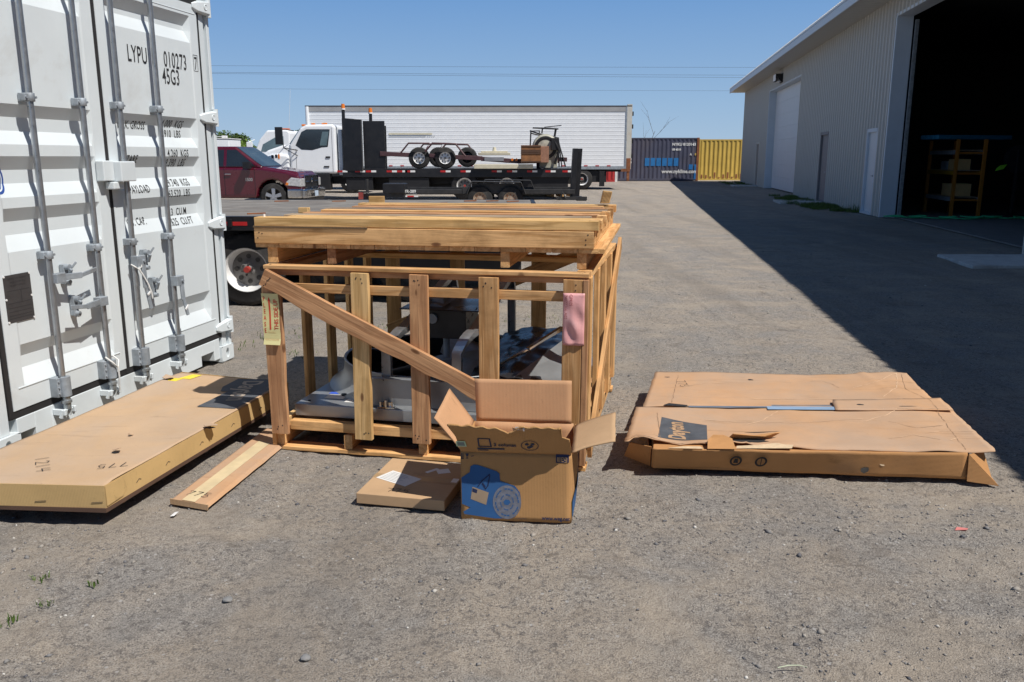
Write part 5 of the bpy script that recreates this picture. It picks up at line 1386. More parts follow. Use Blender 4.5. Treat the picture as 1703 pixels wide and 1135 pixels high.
# left, right and back walls
for v in (.45, .78, 1.10, 1.42): B_('post', (.012, v, .11), (.012, v, .965), .095, .024, (-1, 0, 0), WOOD_C, seed=int(30 + v * 10))
for v in (.10, .46, .82, 1.18, 1.57): B_('post', (1.684, v, .10), (1.684, v, .975), .085, .026, (1, 0, 0), WOOD_A, nails=2, seed=int(60 + v * 10))
B_('mid_rail', (1.66, .1, .16), (1.66, 1.5, .16), .06, .03, (1, 0, 0), WOOD_A, seed=71)
B_('diagonal_brace', (1.712, 1.60, 1.0), (1.706, .03, .10), .09, .022, (1, 0, 0), WOOD_A, nails=3, seed=22)
for u in (.13, .60, 1.17, 1.62): B_('post', (u, 1.60, .11), (u, 1.60, .965), .10, .026, (0, 1, 0), WOOD_C, seed=int(80 + u * 10))
B_('diagonal_brace', (.1, 1.57, .35), (1.50, 1.57, .95), .09, .024, (0, 1, 0), seed=23)
B_('mid_rail', (.06, 1.575, .888), (1.6, 1.575, .888), .046, .03, F_, seed=24)
# paper label: please / this side up
st = MB(); rs = random.Random(1)
lab_w, lab_z0, lab_z1 = .094, .592, .862
n = 9; vs = []; fs = []
def lab_off(t): return -.0295 - .004 * math.sin(t * 5.0) ** 2 - (.012 * max(0, .14 - t) / .14 if t < .14 else 0)
for i in range(n + 1):
    t = i / n; z = lab_z0 + (lab_z1 - lab_z0) * t
    for a in (0, 1): vs.append((-.004 + a * lab_w + .002 * math.sin(i * 1.1), lab_off(t), z))
for i in range(n): fs.append((2 * i, 2 * i + 1, 2 * i + 3, 2 * i + 2))
st.add(vs, fs); lb = st.build('paper_label', PAPER_Y, cr, thick=.0006)
def ld(p):
    t = (p.z - lab_z0) / (lab_z1 - lab_z0); return Vector((p.x, lab_off(t) - .0012, p.z))
for k, ch in enumerate('PLEASE'): put_text('red_lettering', ch, .034, (.0085, 0, .822 - k * .0335), (1, 0, 0), (0, 0, 1), RED_I, lb, .62, 'CENTER', .0006, ld)
put_text('red_lettering', 'THIS SIDE UP', .033, (.083, 0, .672), (0, 0, 1), (-1, 0, 0), RED_I, lb, .84, 'LEFT', .0006, ld, space=1.0)
q = MB()
for i in range(8):
    za, zb = .672 + i * .019, .672 + (i + 1) * .019; q.add([ld(Vector((.033, 0, za))), ld(Vector((.042, 0, za))), ld(Vector((.042, 0, zb))), ld(Vector((.033, 0, zb)))], [(0, 1, 2, 3)])
q.add([ld(Vector((.0295, 0, .822))), ld(Vector((.0455, 0, .822))), ld(Vector((.0375, 0, .845)))], [(0, 1, 2)]); q.build('red_arrow', RED_I, lb)
FAD = mat('faded_red_ink', (.62, .42, .20), .8)
for k, t_ in enumerate(['- FRAGILE -', 'HANDLE W/', 'MERCHANDISE']): put_text('faded_lettering', t_, .014, (.043, 0, .652 - k * .019), (1, 0, 0), (0, 0, 1), FAD, lb, .85, 'CENTER', 0, ld)
# pink document pouch
q = MB(); nu, nv = 10, 18; vs = []; fs = []
def pinkp(a, c_):
    x_ = 1.572 + .104 * a; z_ = .658 + .255 * c_ ; y_ = -.024 - .010 * math.sin(pi * a) * (1 - c_) ** .5 * (1 + .6 * math.sin(a * 9 + c_ * 7)) - .003 * math.sin(c_ * 14 + a * 5)
    return (x_, y_, z_)
for j in range(nv + 1):
    for i in range(nu + 1): vs.append(pinkp(i / nu, j / nv))
for j in range(nv):
    for i in range(nu): fs.append((j * (nu + 1) + i, j * (nu + 1) + i + 1, (j + 1) * (nu + 1) + i + 1, (j + 1) * (nu + 1) + i))
q.smooth = True; q.add(vs, fs); pp = q.build('pink_pouch', PINK, cr, thick=.001)
PKI = mat('dark_pink_ink', (.38, .10, .10), .8)
def pd(p):
    a = (p.x - 1.572) / .104; c_ = (p.z - .658) / .255; y_ = pinkp(a, c_)[1]; return Vector((p.x, y_ - .0015, p.z))
put_text('pouch_lettering', '74022366-A02', .021, (1.578, 0, .905), (0, 0, -1), (1, 0, 0), PKI, pp, .95, 'LEFT', 0, pd)
put_text('pouch_lettering', 'GPK0S', .021, (1.603, 0, .908), (0, 0, -1), (1, 0, 0), PKI, pp, .95, 'LEFT', 0, pd)

# ------------------------------------------------------------------ the fan inside
fn = empty('exhaust_fan', (-1.288, 4.341, .125), -0.204, 'large galvanised roof exhaust fan with curb base and motor arms inside the crate', 'fan')
zb = .045; zt_ = .112      # local z of base pan bottom and top
q = MB()
q.hexa([(.085, .095, zb), (1.585, .095, zb), (1.585, 1.52, zb), (.085, 1.52, zb), (.085, .095, zt_), (1.585, .095, zt_), (1.585, 1.52, zt_), (.085, 1.52, zt_)])
q.build('base_pan', SHEET, fn, .004, 2)
q = MB(); q.lathe([(.70, zt_ + .001), (.67, zt_ + .012), (.635, zt_ + .04), (.615, zt_ + .08), (.605, .262), (.612, .268), (.598, .268), (.596, .262)], (.745, .80, 0), (0, 0, 1), 64); q.mi = 1; q.lathe([(.594, .261), (.590, .15), (.59, zt_ + .002)], (.745, .80, 0), (0, 0, 1), 64); q.build('venturi_ring', [SHEET, SHEET_D], fn)  # dark inner wall: shade inside the ring put into its colour
q = MB(); q.lathe([(.595, zt_ + .003), (.0, zt_ + .003)], (.745, .80, 0), (0, 0, 1), 48); q.build('throat', SHEET_D, fn)
q = MB(); q.box((.95, .135, .197), (.86, .004, .165)); q.box((.95, .115, .276), (.86, .03, .003)); q.cyl((.58, .13, .26), (.58, .12, .26), .009, n=10); q.cyl((1.12, .13, .25), (1.12, .12, .25), .008, n=10)
q.build('front_panel', SHEET, fn, .001)
q = MB(); q.bb(.56, .655, .10, .125, zt_, zt_ + .008); q.cyl((.575, .11, zt_), (.575, .11, zt_ + .035), .007, n=8); q.cyl((.64, .11, zt_), (.64, .11, zt_ + .04), .007, n=8); q.cyl((.605, .11, zt_), (.605, .11, zt_ + .045), .009, n=8); q.bb(.57, .645, .118, .124, zt_, zt_ + .03)
q.build('hinge_bracket', CHROME, fn, .001)
# support arms: bent channels front to back
def channel(pts, w_, t_, m, name='support_arm'):
    q = MB()
    for a, b_ in zip(pts[:-1], pts[1:]):
        q.beam(a, b_, w_, t_, (1, 0, 0.001)) if False else None
    X_ = Vector((1, 0, 0)); ring = []
    for i, p_ in enumerate(pts):
        p_ = Vector(p_); d = (Vector(pts[min(i + 1, len(pts) - 1)]) - Vector(pts[max(i - 1, 0)])).normalized(); n_ = X_.cross(d).normalized()
        xx = (d.cross(n_)).normalized()
        ring.append([p_ - xx * w_ / 2 - n_ * t_, p_ - xx * w_ / 2, p_ + xx * w_ / 2, p_ + xx * w_ / 2 - n_ * t_, p_ + xx * (w_ / 2 - .004) - n_ * t_, p_ + xx * (w_ / 2 - .004) - n_ * .004, p_ - xx * (w_ / 2 - .004) - n_ * .004, p_ - xx * (w_ / 2 - .004) - n_ * t_])
    for i in range(len(ring) - 1):
        for k in range(8):
            q.add([ring[i][k], ring[i][(k + 1) % 8], ring[i + 1][(k + 1) % 8], ring[i + 1][k]], [(0, 1, 2, 3)])
    return q.build(name, m, fn)
for (u, top) in ((.595, .50), (.985, .52)):
    pts = [(u, .15, .114), (u, .155, .42)]
    for i in range(7):
        t = i / 6 * radians(78); pts.append((u + .012 * i, .155 + .12 * (1 - cos(t)), .42 + .12 * sin(t)))
    last = pts[-1]; pts += [(last[0] - .02, .80, .615), (last[0] - .03, 1.25, .68), (last[0] - .03, 1.36, .66), (last[0] - .03, 1.40, .58), (last[0] - .03, 1.41, .12)]
    channel(pts, .050, .035, GALV_R)
q = MB()
for (u) in (.965,):
    for k in range(5): q.box((u + .034, .36 + k * .09, .556 + k * .017), (.004, .03, .008), Matrix.Rotation(.2, 3, 'X'))
q.build('slot', BLACK, fn)
q = MB(); q.bb(.52, 1.02, .60, 1.05, .56, .566); q.bb(.66, .90, .68, .98, .38, .56); q.build('motor_plate', SHEET_D, fn, .003)
q = MB(); q.cyl((.70, .70, .50), (.70, 1.0, .50), .085, n=28); q.cyl((.70, .66, .50), (.70, .70, .50), .03, n=12); q.bb(.65, .75, .74, .9, .575, .61)
for y_ in (.74, .84, .94): q.lathe([(.088, -.008), (.090, 0), (.088, .008)], (.70, y_, .50), (0, 1, 0), 24)
q.build('motor', GALV_D, fn, .003)
q = MB(); q.cyl((.745, .80, .12), (.745, .80, .40), .02, n=12); q.cyl((.745, .80, .16), (.745, .80, .24), .07, n=20); q.build('shaft', GALV_D, fn)
for k in range(5):
    a = k * 2 * pi / 5 + .2; q = MB(); vs = []
    for i in range(7):
        r = .08 + .5 * i / 6; w_ = .09 + .07 * math.sin(i / 6 * 2.4); tw = radians(32 - 14 * i / 6)
        c_ = Vector((cos(a) * r, sin(a) * r, 0)); s_ = Vector((-sin(a), cos(a), 0)) * cos(tw) + Vector((0, 0, 1)) * sin(tw)
        vs += [c_ - s_ * w_ + Vector((.745, .80, .2)), c_ + s_ * w_ + Vector((.745, .80, .2))]
    q.smooth = True; q.add(vs, [(2 * i, 2 * i + 1, 2 * i + 3, 2 * i + 2) for i in range(6)]); q.build('blade', GALV_D, fn, thick=.003)
# dark crumpled sheet and pale butterfly damper plates at the right
q = MB(); nu, nv = 26, 26; vs = []; fs = []
for j in range(nv + 1):
    for i in range(nu + 1):
        a, c_ = i / nu, j / nv; x_ = 1.0 + .52 * a; y_ = .22 + 1.12 * c_
        z_ = .24 + .06 * c_ + .02 * mnoise.noise(Vector((x_ * 7, y_ * 7, 1))) + .014 * mnoise.noise(Vector((x_ * 19, y_ * 13, 4))) + .04 * math.sin(pi * a); vs.append((x_, y_, z_))
for j in range(nv):
    for i in range(nu): k = j * (nu + 1) + i; fs.append((k, k + 1, k + nu + 2, k + nu + 1))
q.smooth = True; q.add(vs, fs); q.build('damper_blade', SHEET_D, fn, thick=.002)
q = MB(); q.beam((1.12, .25, .30), (1.42, .98, .40), .016, .01); q.beam((1.28, .62, .355), (1.42, .98, .415), .024, .012); q.build('edge_strip', CHROME, fn)
q = MB(); q.add([(1.25, .20, .27), (1.57, .20, .24), (1.57, .85, .36), (1.50, .92, .40)], [(0, 1, 2, 3)]); q.build('damper_blade', SHEET, fn, thick=.002)
q = MB(); q.add([(.95, .165, .14), (1.25, .12, .12), (1.57, .14, .13), (1.57, .18, .27), (1.25, .19, .29), (1.0, .2, .2)], [(0, 1, 2, 3, 4, 5)]); q.build('side_gusset', SHEET, fn, thick=.002)
q = MB(); q.bb(.22, .33, .36, .46, zt_ + .001, zt_ + .0022); q.bb(.20, .31, .22, .30, zt_ + .001, zt_ + .0022); q.bb(.34, .46, .17, .25, zt_ + .001, zt_ + .002); q.build('paper_label', PAPER, fn)
q = MB(); q.bb(.19, .25, .31, .345, zt_ + .001, zt_ + .0025); q.build('blue_label', mat('label_blue', (.05, .12, .6), .6), fn)
q = MB(); q.cyl((.29, .29, zt_), (.29, .29, zt_ + .012), .016, n=14); q.cyl((.14, .16, zt_), (.14, .16, zt_ + .004), .008, n=10); q.build('rubber_plug', BLACK, fn)

# ------------------------------------------------------------------ the lid standing on top of the crate
ld_ = empty('crate_lid', (-1.345, 4.45, 1.006), -0.172, 'wooden crate lid of stacked planks resting on top of the slatted crate', 'crate lid')
# the crate's front top edge is where the lid sits; local z 0 = crate top
def LB(n, a, b, w, t, nrm, m=None, **k): return board(n, ld_, a, b, w, t, nrm, m, **k)
LW, LD = 1.775, 1.66
for i, u in enumerate((.085, .41, 1.33, 1.715)): LB('stringer', (u, .0, .040), (u, 1.65, .040), .079, .046 if i else .055, (1, 0, 0), WOOD_A if i != 1 else WOOD_B, warp=.003, seed=100 + i)
k = 0; x = .0
while x < LW - .02:
    wd_ = .128; LB('deck_board', (x + wd_ / 2, -.015, .092), (x + wd_ / 2, LD, .092), wd_, .022, (0, 0, 1), WOOD_A, warp=.001, seed=110 + k); x += wd_ + .0028; k += 1
LB('fascia_board', (.0, -.012, .146), (LW, -.012, .146), .084, .024, F_, WOOD_A, nails=3, warp=.0006, seed=130)
LB('fascia_board', (.0, LD, .146), (LW, LD, .146), .078, .024, (0, 1, 0), WOOD_A, seed=131)
LB('side_board', (.012, .03, .146), (.012, LD - .02, .146), .078, .024, (-1, 0, 0), WOOD_A, seed=132)
LB('side_board', (LW - .012, .03, .146), (LW - .012, LD - .02, .146), .078, .024, (1, 0, 0), WOOD_A, seed=133)
LB('top_plank', (.0, .030, .215), (LW + .02, .028, .215), .092, .046, (0, 0, 1), WOOD_C, nails=2, warp=.003, chip=.01, seed=134)
for (u0, u1, v, m, w_) in ((.10, 1.80, .22, WOOD_C, .09), (.0, LW - .05, .40, WOOD_G, .12), (.02, LW - .02, .60, WOOD_B, .09), (.05, 1.78, .80, WOOD_A, .09), (.0, LW, 1.00, WOOD_G, .12), (.1, LW, 1.20, WOOD_B, .09), (.1, LW - .05, 1.40, WOOD_A, .09), (.0, LW + .02, 1.60, WOOD_C, .10)):
    LB('top_plank', (u0, v, .216 + random.Random(v).uniform(-.005, .004)), (u1, v + .005, .216), w_, .032, (0, 0, 1), m, nails=2, warp=.004, seed=int(v * 1000))
for u in (.30, .95, 1.6): LB('cross_batten', (u, .10, .187), (u, 1.60, .187), .07, .018, (0, 0, 1), seed=int(150 + u * 10))
for i in range(5):
    LB('spacer_block', (LW + .002, .10 + i * .34, .212), (LW + .002, .19 + i * .34, .212), .045, .05, (1, 0, 0), WOOD_A, seed=160 + i)
# ribbed plastic strap lying in the joint under the top plank
q = MB(); x = .0
while x < .62: q.box((x, -.028, .190), (.0045, .006, .009), Matrix.Rotation(.5, 3, 'Y')); x += .0075
q.bb(.0, .62, -.027, -.022, .187, .192); q.build('ribbed_strap', mat('strap_brown', (.16, .11, .06), .7), ld_)
q = MB(); q.cyl((.04, .02, .238), (.04, .02, .252), .006, n=8); q.build('screw_head', WHITE, ld_)
q = MB(); q.hexa([(-.03, -.02, 0), (.03, -.02, 0), (.03, .02, 0), (-.03, .02, 0), (-.012, -.02, .085), (.048, -.02, .078), (.048, .02, .078), (-.012, .02, .085)])
q.mi = 1
for i in range(6): q.add([(-.028 + i * .009 + .004, -.0208, .01), (-.028 + i * .009 + .0065, -.0208, .01), (-.012 + i * .009 + .0065, -.0208, .076), (-.012 + i * .009 + .004, -.0208, .076)], [(0, 1, 2, 3)])
o = q.build('wood_block', [WOOD_C, INK], None, .002); o.location = (.62, 5.70, 1.248); tag(o, 'little ribbed wood block standing on the far right corner of the crate lid', 'wood block')

# ------------------------------------------------------------------ cardboard helpers
def sheet(name, c4, m, parent, nx=24, ny=12, amp=.004, thick=.006, edge=.004, freq=3.0, seed=0, extra=None, loc=None):
    """c4: front-left, front-right, back-right, back-left corners (x,y,z); a bent slab of board"""
    a, b_, c_, d = [Vector(p_) for p_ in c4]; q = MB(); vs = []; fs = []
    for j in range(ny + 1):
        for i in range(nx + 1):
            s_, t_ = i / nx, j / ny; p_ = a * (1 - s_) * (1 - t_) + b_ * s_ * (1 - t_) + c_ * s_ * t_ + d * (1 - s_) * t_
            h = mnoise.noise(Vector((p_.x * freq + seed, p_.y * freq, p_.z * freq + seed))) * amp + mnoise.noise(Vector((p_.x * freq * 4, p_.y * freq * 4, seed + 3.3))) * amp * .35
            nrm = (b_ - a).cross(d - a).normalized(); p_ = p_ + nrm * h
            if i in (0, nx) or j in (0, ny):
                e = mnoise.noise(Vector((p_.x * 22 + seed, p_.y * 22, 7))) * edge
                ctr = (a + b_ + c_ + d) / 4; p_ = p_ + (p_ - ctr).normalized() * e
            if extra: p_ = extra(p_, s_, t_)
            vs.append(p_)
    for j in range(ny):
        for i in range(nx): k = j * (nx + 1) + i; fs.append((k, k + 1, k + nx + 2, k + nx + 1))
    q.smooth = True; q.add(vs, fs); o = q.build(name, m, parent, thick=thick, loc=loc)
    o.modifiers['thick'].offset = -1 if False else 0
    return o
def crump(name, pts, m, parent, thick=.003):
    q = MB(); q.add(pts, [(0, i, i + 1) for i in range(1, len(pts) - 1)]); return q.build(name, m, parent, thick=thick)

# ------------------------------------------------------------------ left flat carton
lc = empty('flat_carton', (-1.70, 3.36, 0), 0, 'long dusty flat cardboard carton lying beside the white container', 'carton')
def l3(x_, y_, z_): return (x_ + 1.70, y_ - 3.36, z_)
FR, FL, BR, BL = (-1.738, 3.372), (-2.53, 3.42), (-1.395, 5.06), (-2.15, 5.32)
Z0, Z1 = .082, .186
q = MB(); q.hexa([l3(*FL, Z0), l3(*FR, Z0), l3(*BR, Z0), l3(*BL, Z0), l3(*FL, Z1 - .004), l3(*FR, Z1 - .004), l3(*BR, Z1 - .004), l3(*BL, Z1 - .004)]); q.f = [f for f in q.f if f != (4, 5, 6, 7)]; q.m = q.m[:5]; q.sm = q.sm[:5]; q.build('side_panel', CARD_LS, lc, thick=.004)
def sag(p_, s_, t_):
    p_ = p_.copy(); p_.z += -.006 * math.sin(pi * s_) * math.sin(pi * t_) - .010 * max(0, abs(t_ * 2 - 1) - .93) / .07; return p_
sheet('top_panel', [l3(*FL, Z1), l3(*FR, Z1), l3(*BR, Z1), l3(*BL, Z1)], CARD_L, lc, 40, 60, .003, .004, .0015, 4.0, 1, sag)
def inn(p_, k): c_ = ((FR[0] + FL[0] + BR[0] + BL[0]) / 4, (FR[1] + FL[1] + BR[1] + BL[1]) / 4); return (p_[0] + (c_[0] - p_[0]) * k, p_[1] + (c_[1] - p_[1]) * k)
q = MB(); q.hexa([l3(*inn(FL, .005), .062), l3(*inn(FR, -.008), .062), l3(*inn(BR, .0), .062), l3(*inn(BL, .005), .062), l3(*inn(FL, .005), Z0 - .001), l3(*inn(FR, -.008), Z0 - .001), l3(*inn(BR, .0), Z0 - .001), l3(*inn(BL, .005), Z0 - .001)]); q.build('base_board', mat('dark_board', (.10, .055, .035), .85), lc)
q = MB(); q.bb(*(l3(-2.4, 0, 0)[0], l3(-1.78, 0, 0)[0]), .25, .34, .0, .062); q.build('runner', WOOD_B, lc)
q = MB(); q.bb(*(l3(-2.2, 0, 0)[0], l3(-1.60, 0, 0)[0]), 1.35, 1.44, .0, .062); q.build('runner', WOOD_B, lc)
TX = Z1 + .0035
q = MB(); q.add([l3(-1.762, 4.52, TX), l3(-1.535, 4.47, TX), l3(-1.475, 4.75, TX), l3(-1.43, 4.98, TX), l3(-1.52, 5.10, TX), l3(-1.72, 5.12, TX), l3(-1.755, 4.93, TX), l3(-1.735, 4.83, TX), l3(-1.69, 4.83, TX), l3(-1.735, 4.62, TX)], [tuple(range(10))])
q.add([l3(-1.525 + .016, 4.47, Z1 - .01), l3(-1.525 + .014, 4.47, Z0 + .02), l3(-1.40, 4.98, Z0 + .02), l3(-1.405, 4.98, Z1 - .01)], [(0, 1, 2, 3)]) if False else None
pr_ = q.build('print_panel', INK_G, lc)
TAN_T = mat('faded_tan_lettering', (.36, .30, .24), .8)
put_text('print_lettering', 'Dayton', .170, l3(-1.66, 5.06, TX + .0012), (0.06, -1, 0), (1, 0.06, 0), TAN_T, lc, .86, 'LEFT', .004)
q = MB(); strokes(q, digits('1214', .055), .0035, l3(-2.20, 3.68, TX), (.5, -.86, 0), (.86, .5, 0)); strokes(q, digits('775', .05), .0035, l3(-1.75, 3.64, TX), (-1, -.3, 0), (.3, -1, 0)); q.build('marker_writing', INK, lc)
YT = mat('yellow_tape', (.85, .68, .05), .6, 0, .1, 12)
q = MB(); q.add([l3(-2.10, 5.13, TX), l3(-2.02, 5.11, TX), l3(-1.98, 5.21, TX), l3(-2.05, 5.23, TX)], [(0, 1, 2, 3)]); q.add([l3(-2.15, 5.08, TX), l3(-2.09, 5.06, TX), l3(-2.07, 5.12, TX), l3(-2.13, 5.14, TX)], [(0, 1, 2, 3)]); q.build('yellow_tape', YT, lc)
for (x_, y_, s_, sd_) in ((-1.87, 3.78, .030, 1), (-1.915, 4.03, .012, 2), (-1.555, 4.15, .045, 3), (-2.16, 5.12, .05, 4)):
    r_ = random.Random(sd_); pts = [l3(x_ + cos(t) * s_ * r_.uniform(.6, 1.3), y_ + sin(t) * s_ * r_.uniform(.5, 1.1), TX + r_.uniform(.002, .022) * (1 if s_ > .02 else .4)) for t in (0, 1, 2.1, 3.2, 4.4, 5.3)]
    crump('torn_flap', pts, CARD_L, lc)
    q = MB(); q.add([l3(x_ + cos(t) * s_ * .7, y_ + sin(t) * s_ * .4 - .012, TX + .0004) for t in (0, 1.2, 2.4, 3.6, 4.8)], [(0, 1, 2, 3, 4)]); q.build('hole', INK, lc)
def sidept(t, z_, off=.003):
    x_ = FR[0] + (BR[0] - FR[0]) * t; y_ = FR[1] + (BR[1] - FR[1]) * t; return l3(x_ + off, y_ - off * .15, z_)
for t in (.12, .25, .42, .60, .78):
    q = MB(); q.tube([sidept(t, .115), sidept(t + .012, .127), sidept(t + .02, .12)], .0012, 4); q.build('staple', INK, lc)
for x_ in (-2.45, -2.05, -1.80):
    q = MB(); yy = 3.372 + (-1.738 - x_) * .061 - .004; q.tube([l3(x_, yy, .105), l3(x_ + .05, yy - .003, .109)], .0012, 4); q.build('staple', INK, lc)
crump('corner_tape', [sidept(.0, .18, .004), sidept(.065, .178, .004), sidept(.08, .12, .004), sidept(.06, .095, .005), sidept(.0, .09, .005)], CARD_LS, lc, .002)

# ------------------------------------------------------------------ flat strip
sp_ = empty('cardboard_strip', (-1.563, 3.606, 0), 0, 'long narrow cardboard strip with a pale tape band, lying between carton and crate', 'cardboard')
q = MB(); d = Vector((.138, 1.03, 0)); d2 = Vector((.066, .80, 0)); wv = Vector((.197, -.074, 0)); d2b = wv + Vector((.148, 1.0, 0))
def s3(s_, t_): 
    a = d * t_; b_ = wv + (d2b - wv) * t_; return a + (b_ - a) * s_
prs = [(0, .014), (.08, .024), (.30, .0245), (.34, .026), (.66, .026), (.70, .0245), (.93, .024), (1, .010)]
vs = []; fs = []; NT = 24
for j in range(NT + 1):
    for s_, z_ in prs: p_ = s3(s_, j / NT); vs.append((p_.x, p_.y, z_ + .002 * mnoise.noise(Vector((s_ * 3, j * .4, 1)))))
n = len(prs)
for j in range(NT):
    for i in range(n - 1): fs.append((j * n + i, j * n + i + 1, (j + 1) * n + i + 1, (j + 1) * n + i))
q.add(vs, fs); q.build('strip', CARD_R, sp_, thick=.004)
q = MB()
for j in range(NT - 5):
    a, b_, c_, e_ = s3(.32, j / NT), s3(.67, j / NT), s3(.67, (j + 1) / NT), s3(.32, (j + 1) / NT); q.add([(a.x, a.y, .0300), (b_.x, b_.y, .0300), (c_.x, c_.y, .0300), (e_.x, e_.y, .0300)], [(0, 1, 2, 3)])
q.build('tape_band', mat('pale_tape', (.62, .50, .30), .6, 0, .12, 12, (.5, .4, .26), .4), sp_)
q = MB(); strokes(q, digits('775', .045), .0035, (.055, .035, .0312), (1, -.3, 0), (.3, 1, 0)); q.build('marker_writing', INK, sp_)
q = MB(); q.add([(0, 0, .0), (.197, -.074, .0), (.2, -.074, .026), (.0, .0, .026)], [(0, 1, 2, 3)]); q.build('end_flap', CARD_S, sp_, thick=.004)

# ------------------------------------------------------------------ small flat box with shipping label
sb = empty('flat_box', (-.712, 3.607, 0), -.217, 'small flat brown cardboard box with white shipping labels left of the open motor box', 'box')
SW, SD, SH = .420, .47, .052
q = MB(); q.bb(0, SW, 0, SD, 0.002, SH); bo = q.build('body', CARD_S, sb, .003, 2)
q = MB(); q.add([(-.012, .05, .0), (0, .03, .035), (0, SD - .02, .04), (-.03, SD, .004)], [(0, 1, 2, 3)]); q.build('side_flap', CARD_S, sb, thick=.003)
q = MB(); q.bb(0.002, SW - .002, .0015, .003, SH + .0002, SH + .0008) if False else None
def rot2(c_, w_, h_, a): return [(c_[0] + cos(a) * x_ * w_ / 2 - sin(a) * y_ * h_ / 2, c_[1] + sin(a) * x_ * w_ / 2 + cos(a) * y_ * h_ / 2, SH + .0012) for x_, y_ in ((-1, -1), (1, -1), (1, 1), (-1, 1))]
def s_loc(x_, y_): dx, dy = x_ + .712, y_ - 3.607; return (dx * cos(.217) - dy * sin(.217), dx * sin(.217) + dy * cos(.217))
for (c_, w_, h_, a) in ((s_loc(-.54, 3.785), .19, .115, -.42), (s_loc(-.39, 3.885), .075, .022, 1.0), (s_loc(-.335, 3.876), .062, .058, .5), (s_loc(-.27, 3.755), .03, .05, 0)):
    q = MB(); q.add(rot2(c_, w_, h_, a), [(0, 1, 2, 3)]); lb = q.build('paper_label', PAPER, sb)
    if w_ > .15:
        q = MB()
        for i in range(7): q.add([(c_[0] + cos(a) * x_ - sin(a) * y_, c_[1] + sin(a) * x_ + cos(a) * y_, SH + .0018) for x_, y_ in ((-.08, -.045 + i * .014), (.02 + .01 * (i % 3), -.045 + i * .014), (.02 + .01 * (i % 3), -.042 + i * .014), (-.08, -.042 + i * .014))], [(0, 1, 2, 3)])
        q.build('label_print', GALV_D, lb)
q = MB(); q.add([(.0, .20, SH + .0006), (SW, .20, SH + .0006), (SW, .255, SH + .0006), (.0, .255, SH + .0006)], [(0, 1, 2, 3)]); q.build('tape_band', mat('brown_tape', (.42, .28, .15), .35, 0, .08, 9), sb)
q = MB(); strokes(q, digits('775', .04), .003, (.13, .045, SH + .001), (1, .05, 0), (-.1, 1, 0)); q.build('marker_writing', INK, sb)

# ------------------------------------------------------------------ open motor box
mbx = empty('open_box', (-.22, 3.443, 0), -.093, 'open brown cardboard box with blue motor picture and raised flaps before the crate', 'box')
BW, BD, BH = .475, .43, .312; T = .006
def panel(name, p4, m, nx=10, ny=8, amp=.002, edge=.001, seed=0, extra=None): return sheet(name, p4, m, mbx, nx, ny, amp, T, edge, 5.0, seed, extra)
panel('front_panel', [(0, 0, 0), (BW, 0, 0), (BW, 0, BH), (0, 0, BH)], CARD_W, 20, 14, .002, .0008, 1)
panel('back_panel', [(0, BD, 0), (BW, BD, 0), (BW, BD, BH), (0, BD, BH)], CARD_WI, seed=2)
def bulge(p_, s_, t_): p_ = p_.copy(); p_.x += .015 * math.sin(pi * s_) * math.sin(pi * t_); return p_
panel('side_panel', [(BW, 0.003, 0), (BW + .02, BD, 0), (BW + .01, BD, BH), (BW, .003, BH)], CARD_W, 14, 12, .004, .001, 3, bulge)
panel('side_panel', [(0, .003, 0), (0, BD, 0), (0, BD, BH), (0, .003, BH)], CARD_W, seed=4)
panel('bottom_panel', [(.003, .003, .004), (BW, .003, .004), (BW, BD, .004), (0.003, BD, .004)], CARD_WI, seed=5)
# flaps
panel('flap', [(.01, BD, BH + .001), (BW - .01, BD, BH + .001), (BW - .012, BD + .02, BH + .205), (.0, BD + .015, BH + .205)], CARD_WI, 16, 10, .004, .002, 6)
panel('flap', [(-.001, .01, BH + .001), (-.001, BD - .01, BH + .001), (-.115, BD - .03, BH + .165), (-.115, .01, BH + .145)], CARD_WI, 10, 8, .003, .002, 7)
def rf(p_, s_, t_): p_ = p_.copy(); p_.z += .006 * math.sin(t_ * 3); return p_
panel('flap', [(BW + .002, .015, BH + .002), (BW + .006, BD - .03, BH + .002), (BW + .195, BD - .06, BH + .075), (BW + .185, .02, BH + .06)], CARD_S, 12, 10, .005, .003, 8, rf)
FU, FV = -.105, .150     # front flap leans outwards: per unit length
fl_ = .185 / sqrt(FU * FU + FV * FV)
def tear(p_, s_, t_):
    p_ = p_.copy()
    if t_ > .6:
        k = (t_ - .6) / .4
        d = -.028 * math.exp(-((s_ - .50) / .045) ** 2) - .012 * max(0, min(1, (s_ - .15) / .3)) * (s_ < .5) + .004 * math.sin(s_ * 55)
        if s_ > .93: p_.x -= .03 * (s_ - .93) / .07
        if s_ < .04: p_.x -= .02 * k
        p_.z += d * k; p_.y += -d * k * .7 * .3
    return p_
f3 = panel('flap', [(0, -.001, BH + .001), (BW, -.001, BH + .001), (BW - .012, FU * fl_ * 1.0, BH + FV * fl_), (-.02, FU * fl_, BH + FV * fl_)], CARD_W, 60, 12, .002, .002, 9, tear)
rs = random.Random(4)
for i in range(5):
    x_ = .235 + i * .012; z_ = BH + FV * .98 - .012; y_ = FU * .95
    crump('torn_liner', [(x_, y_, z_), (x_ + rs.uniform(.008, .02), y_ - .004, z_ + rs.uniform(-.004, .012)), (x_ + rs.uniform(.01, .02), y_ - .006, z_ + rs.uniform(.006, .02)), (x_ - .004, y_ - .003, z_ + .014)], PAPER if i % 2 else CARD_WI, mbx, .001)
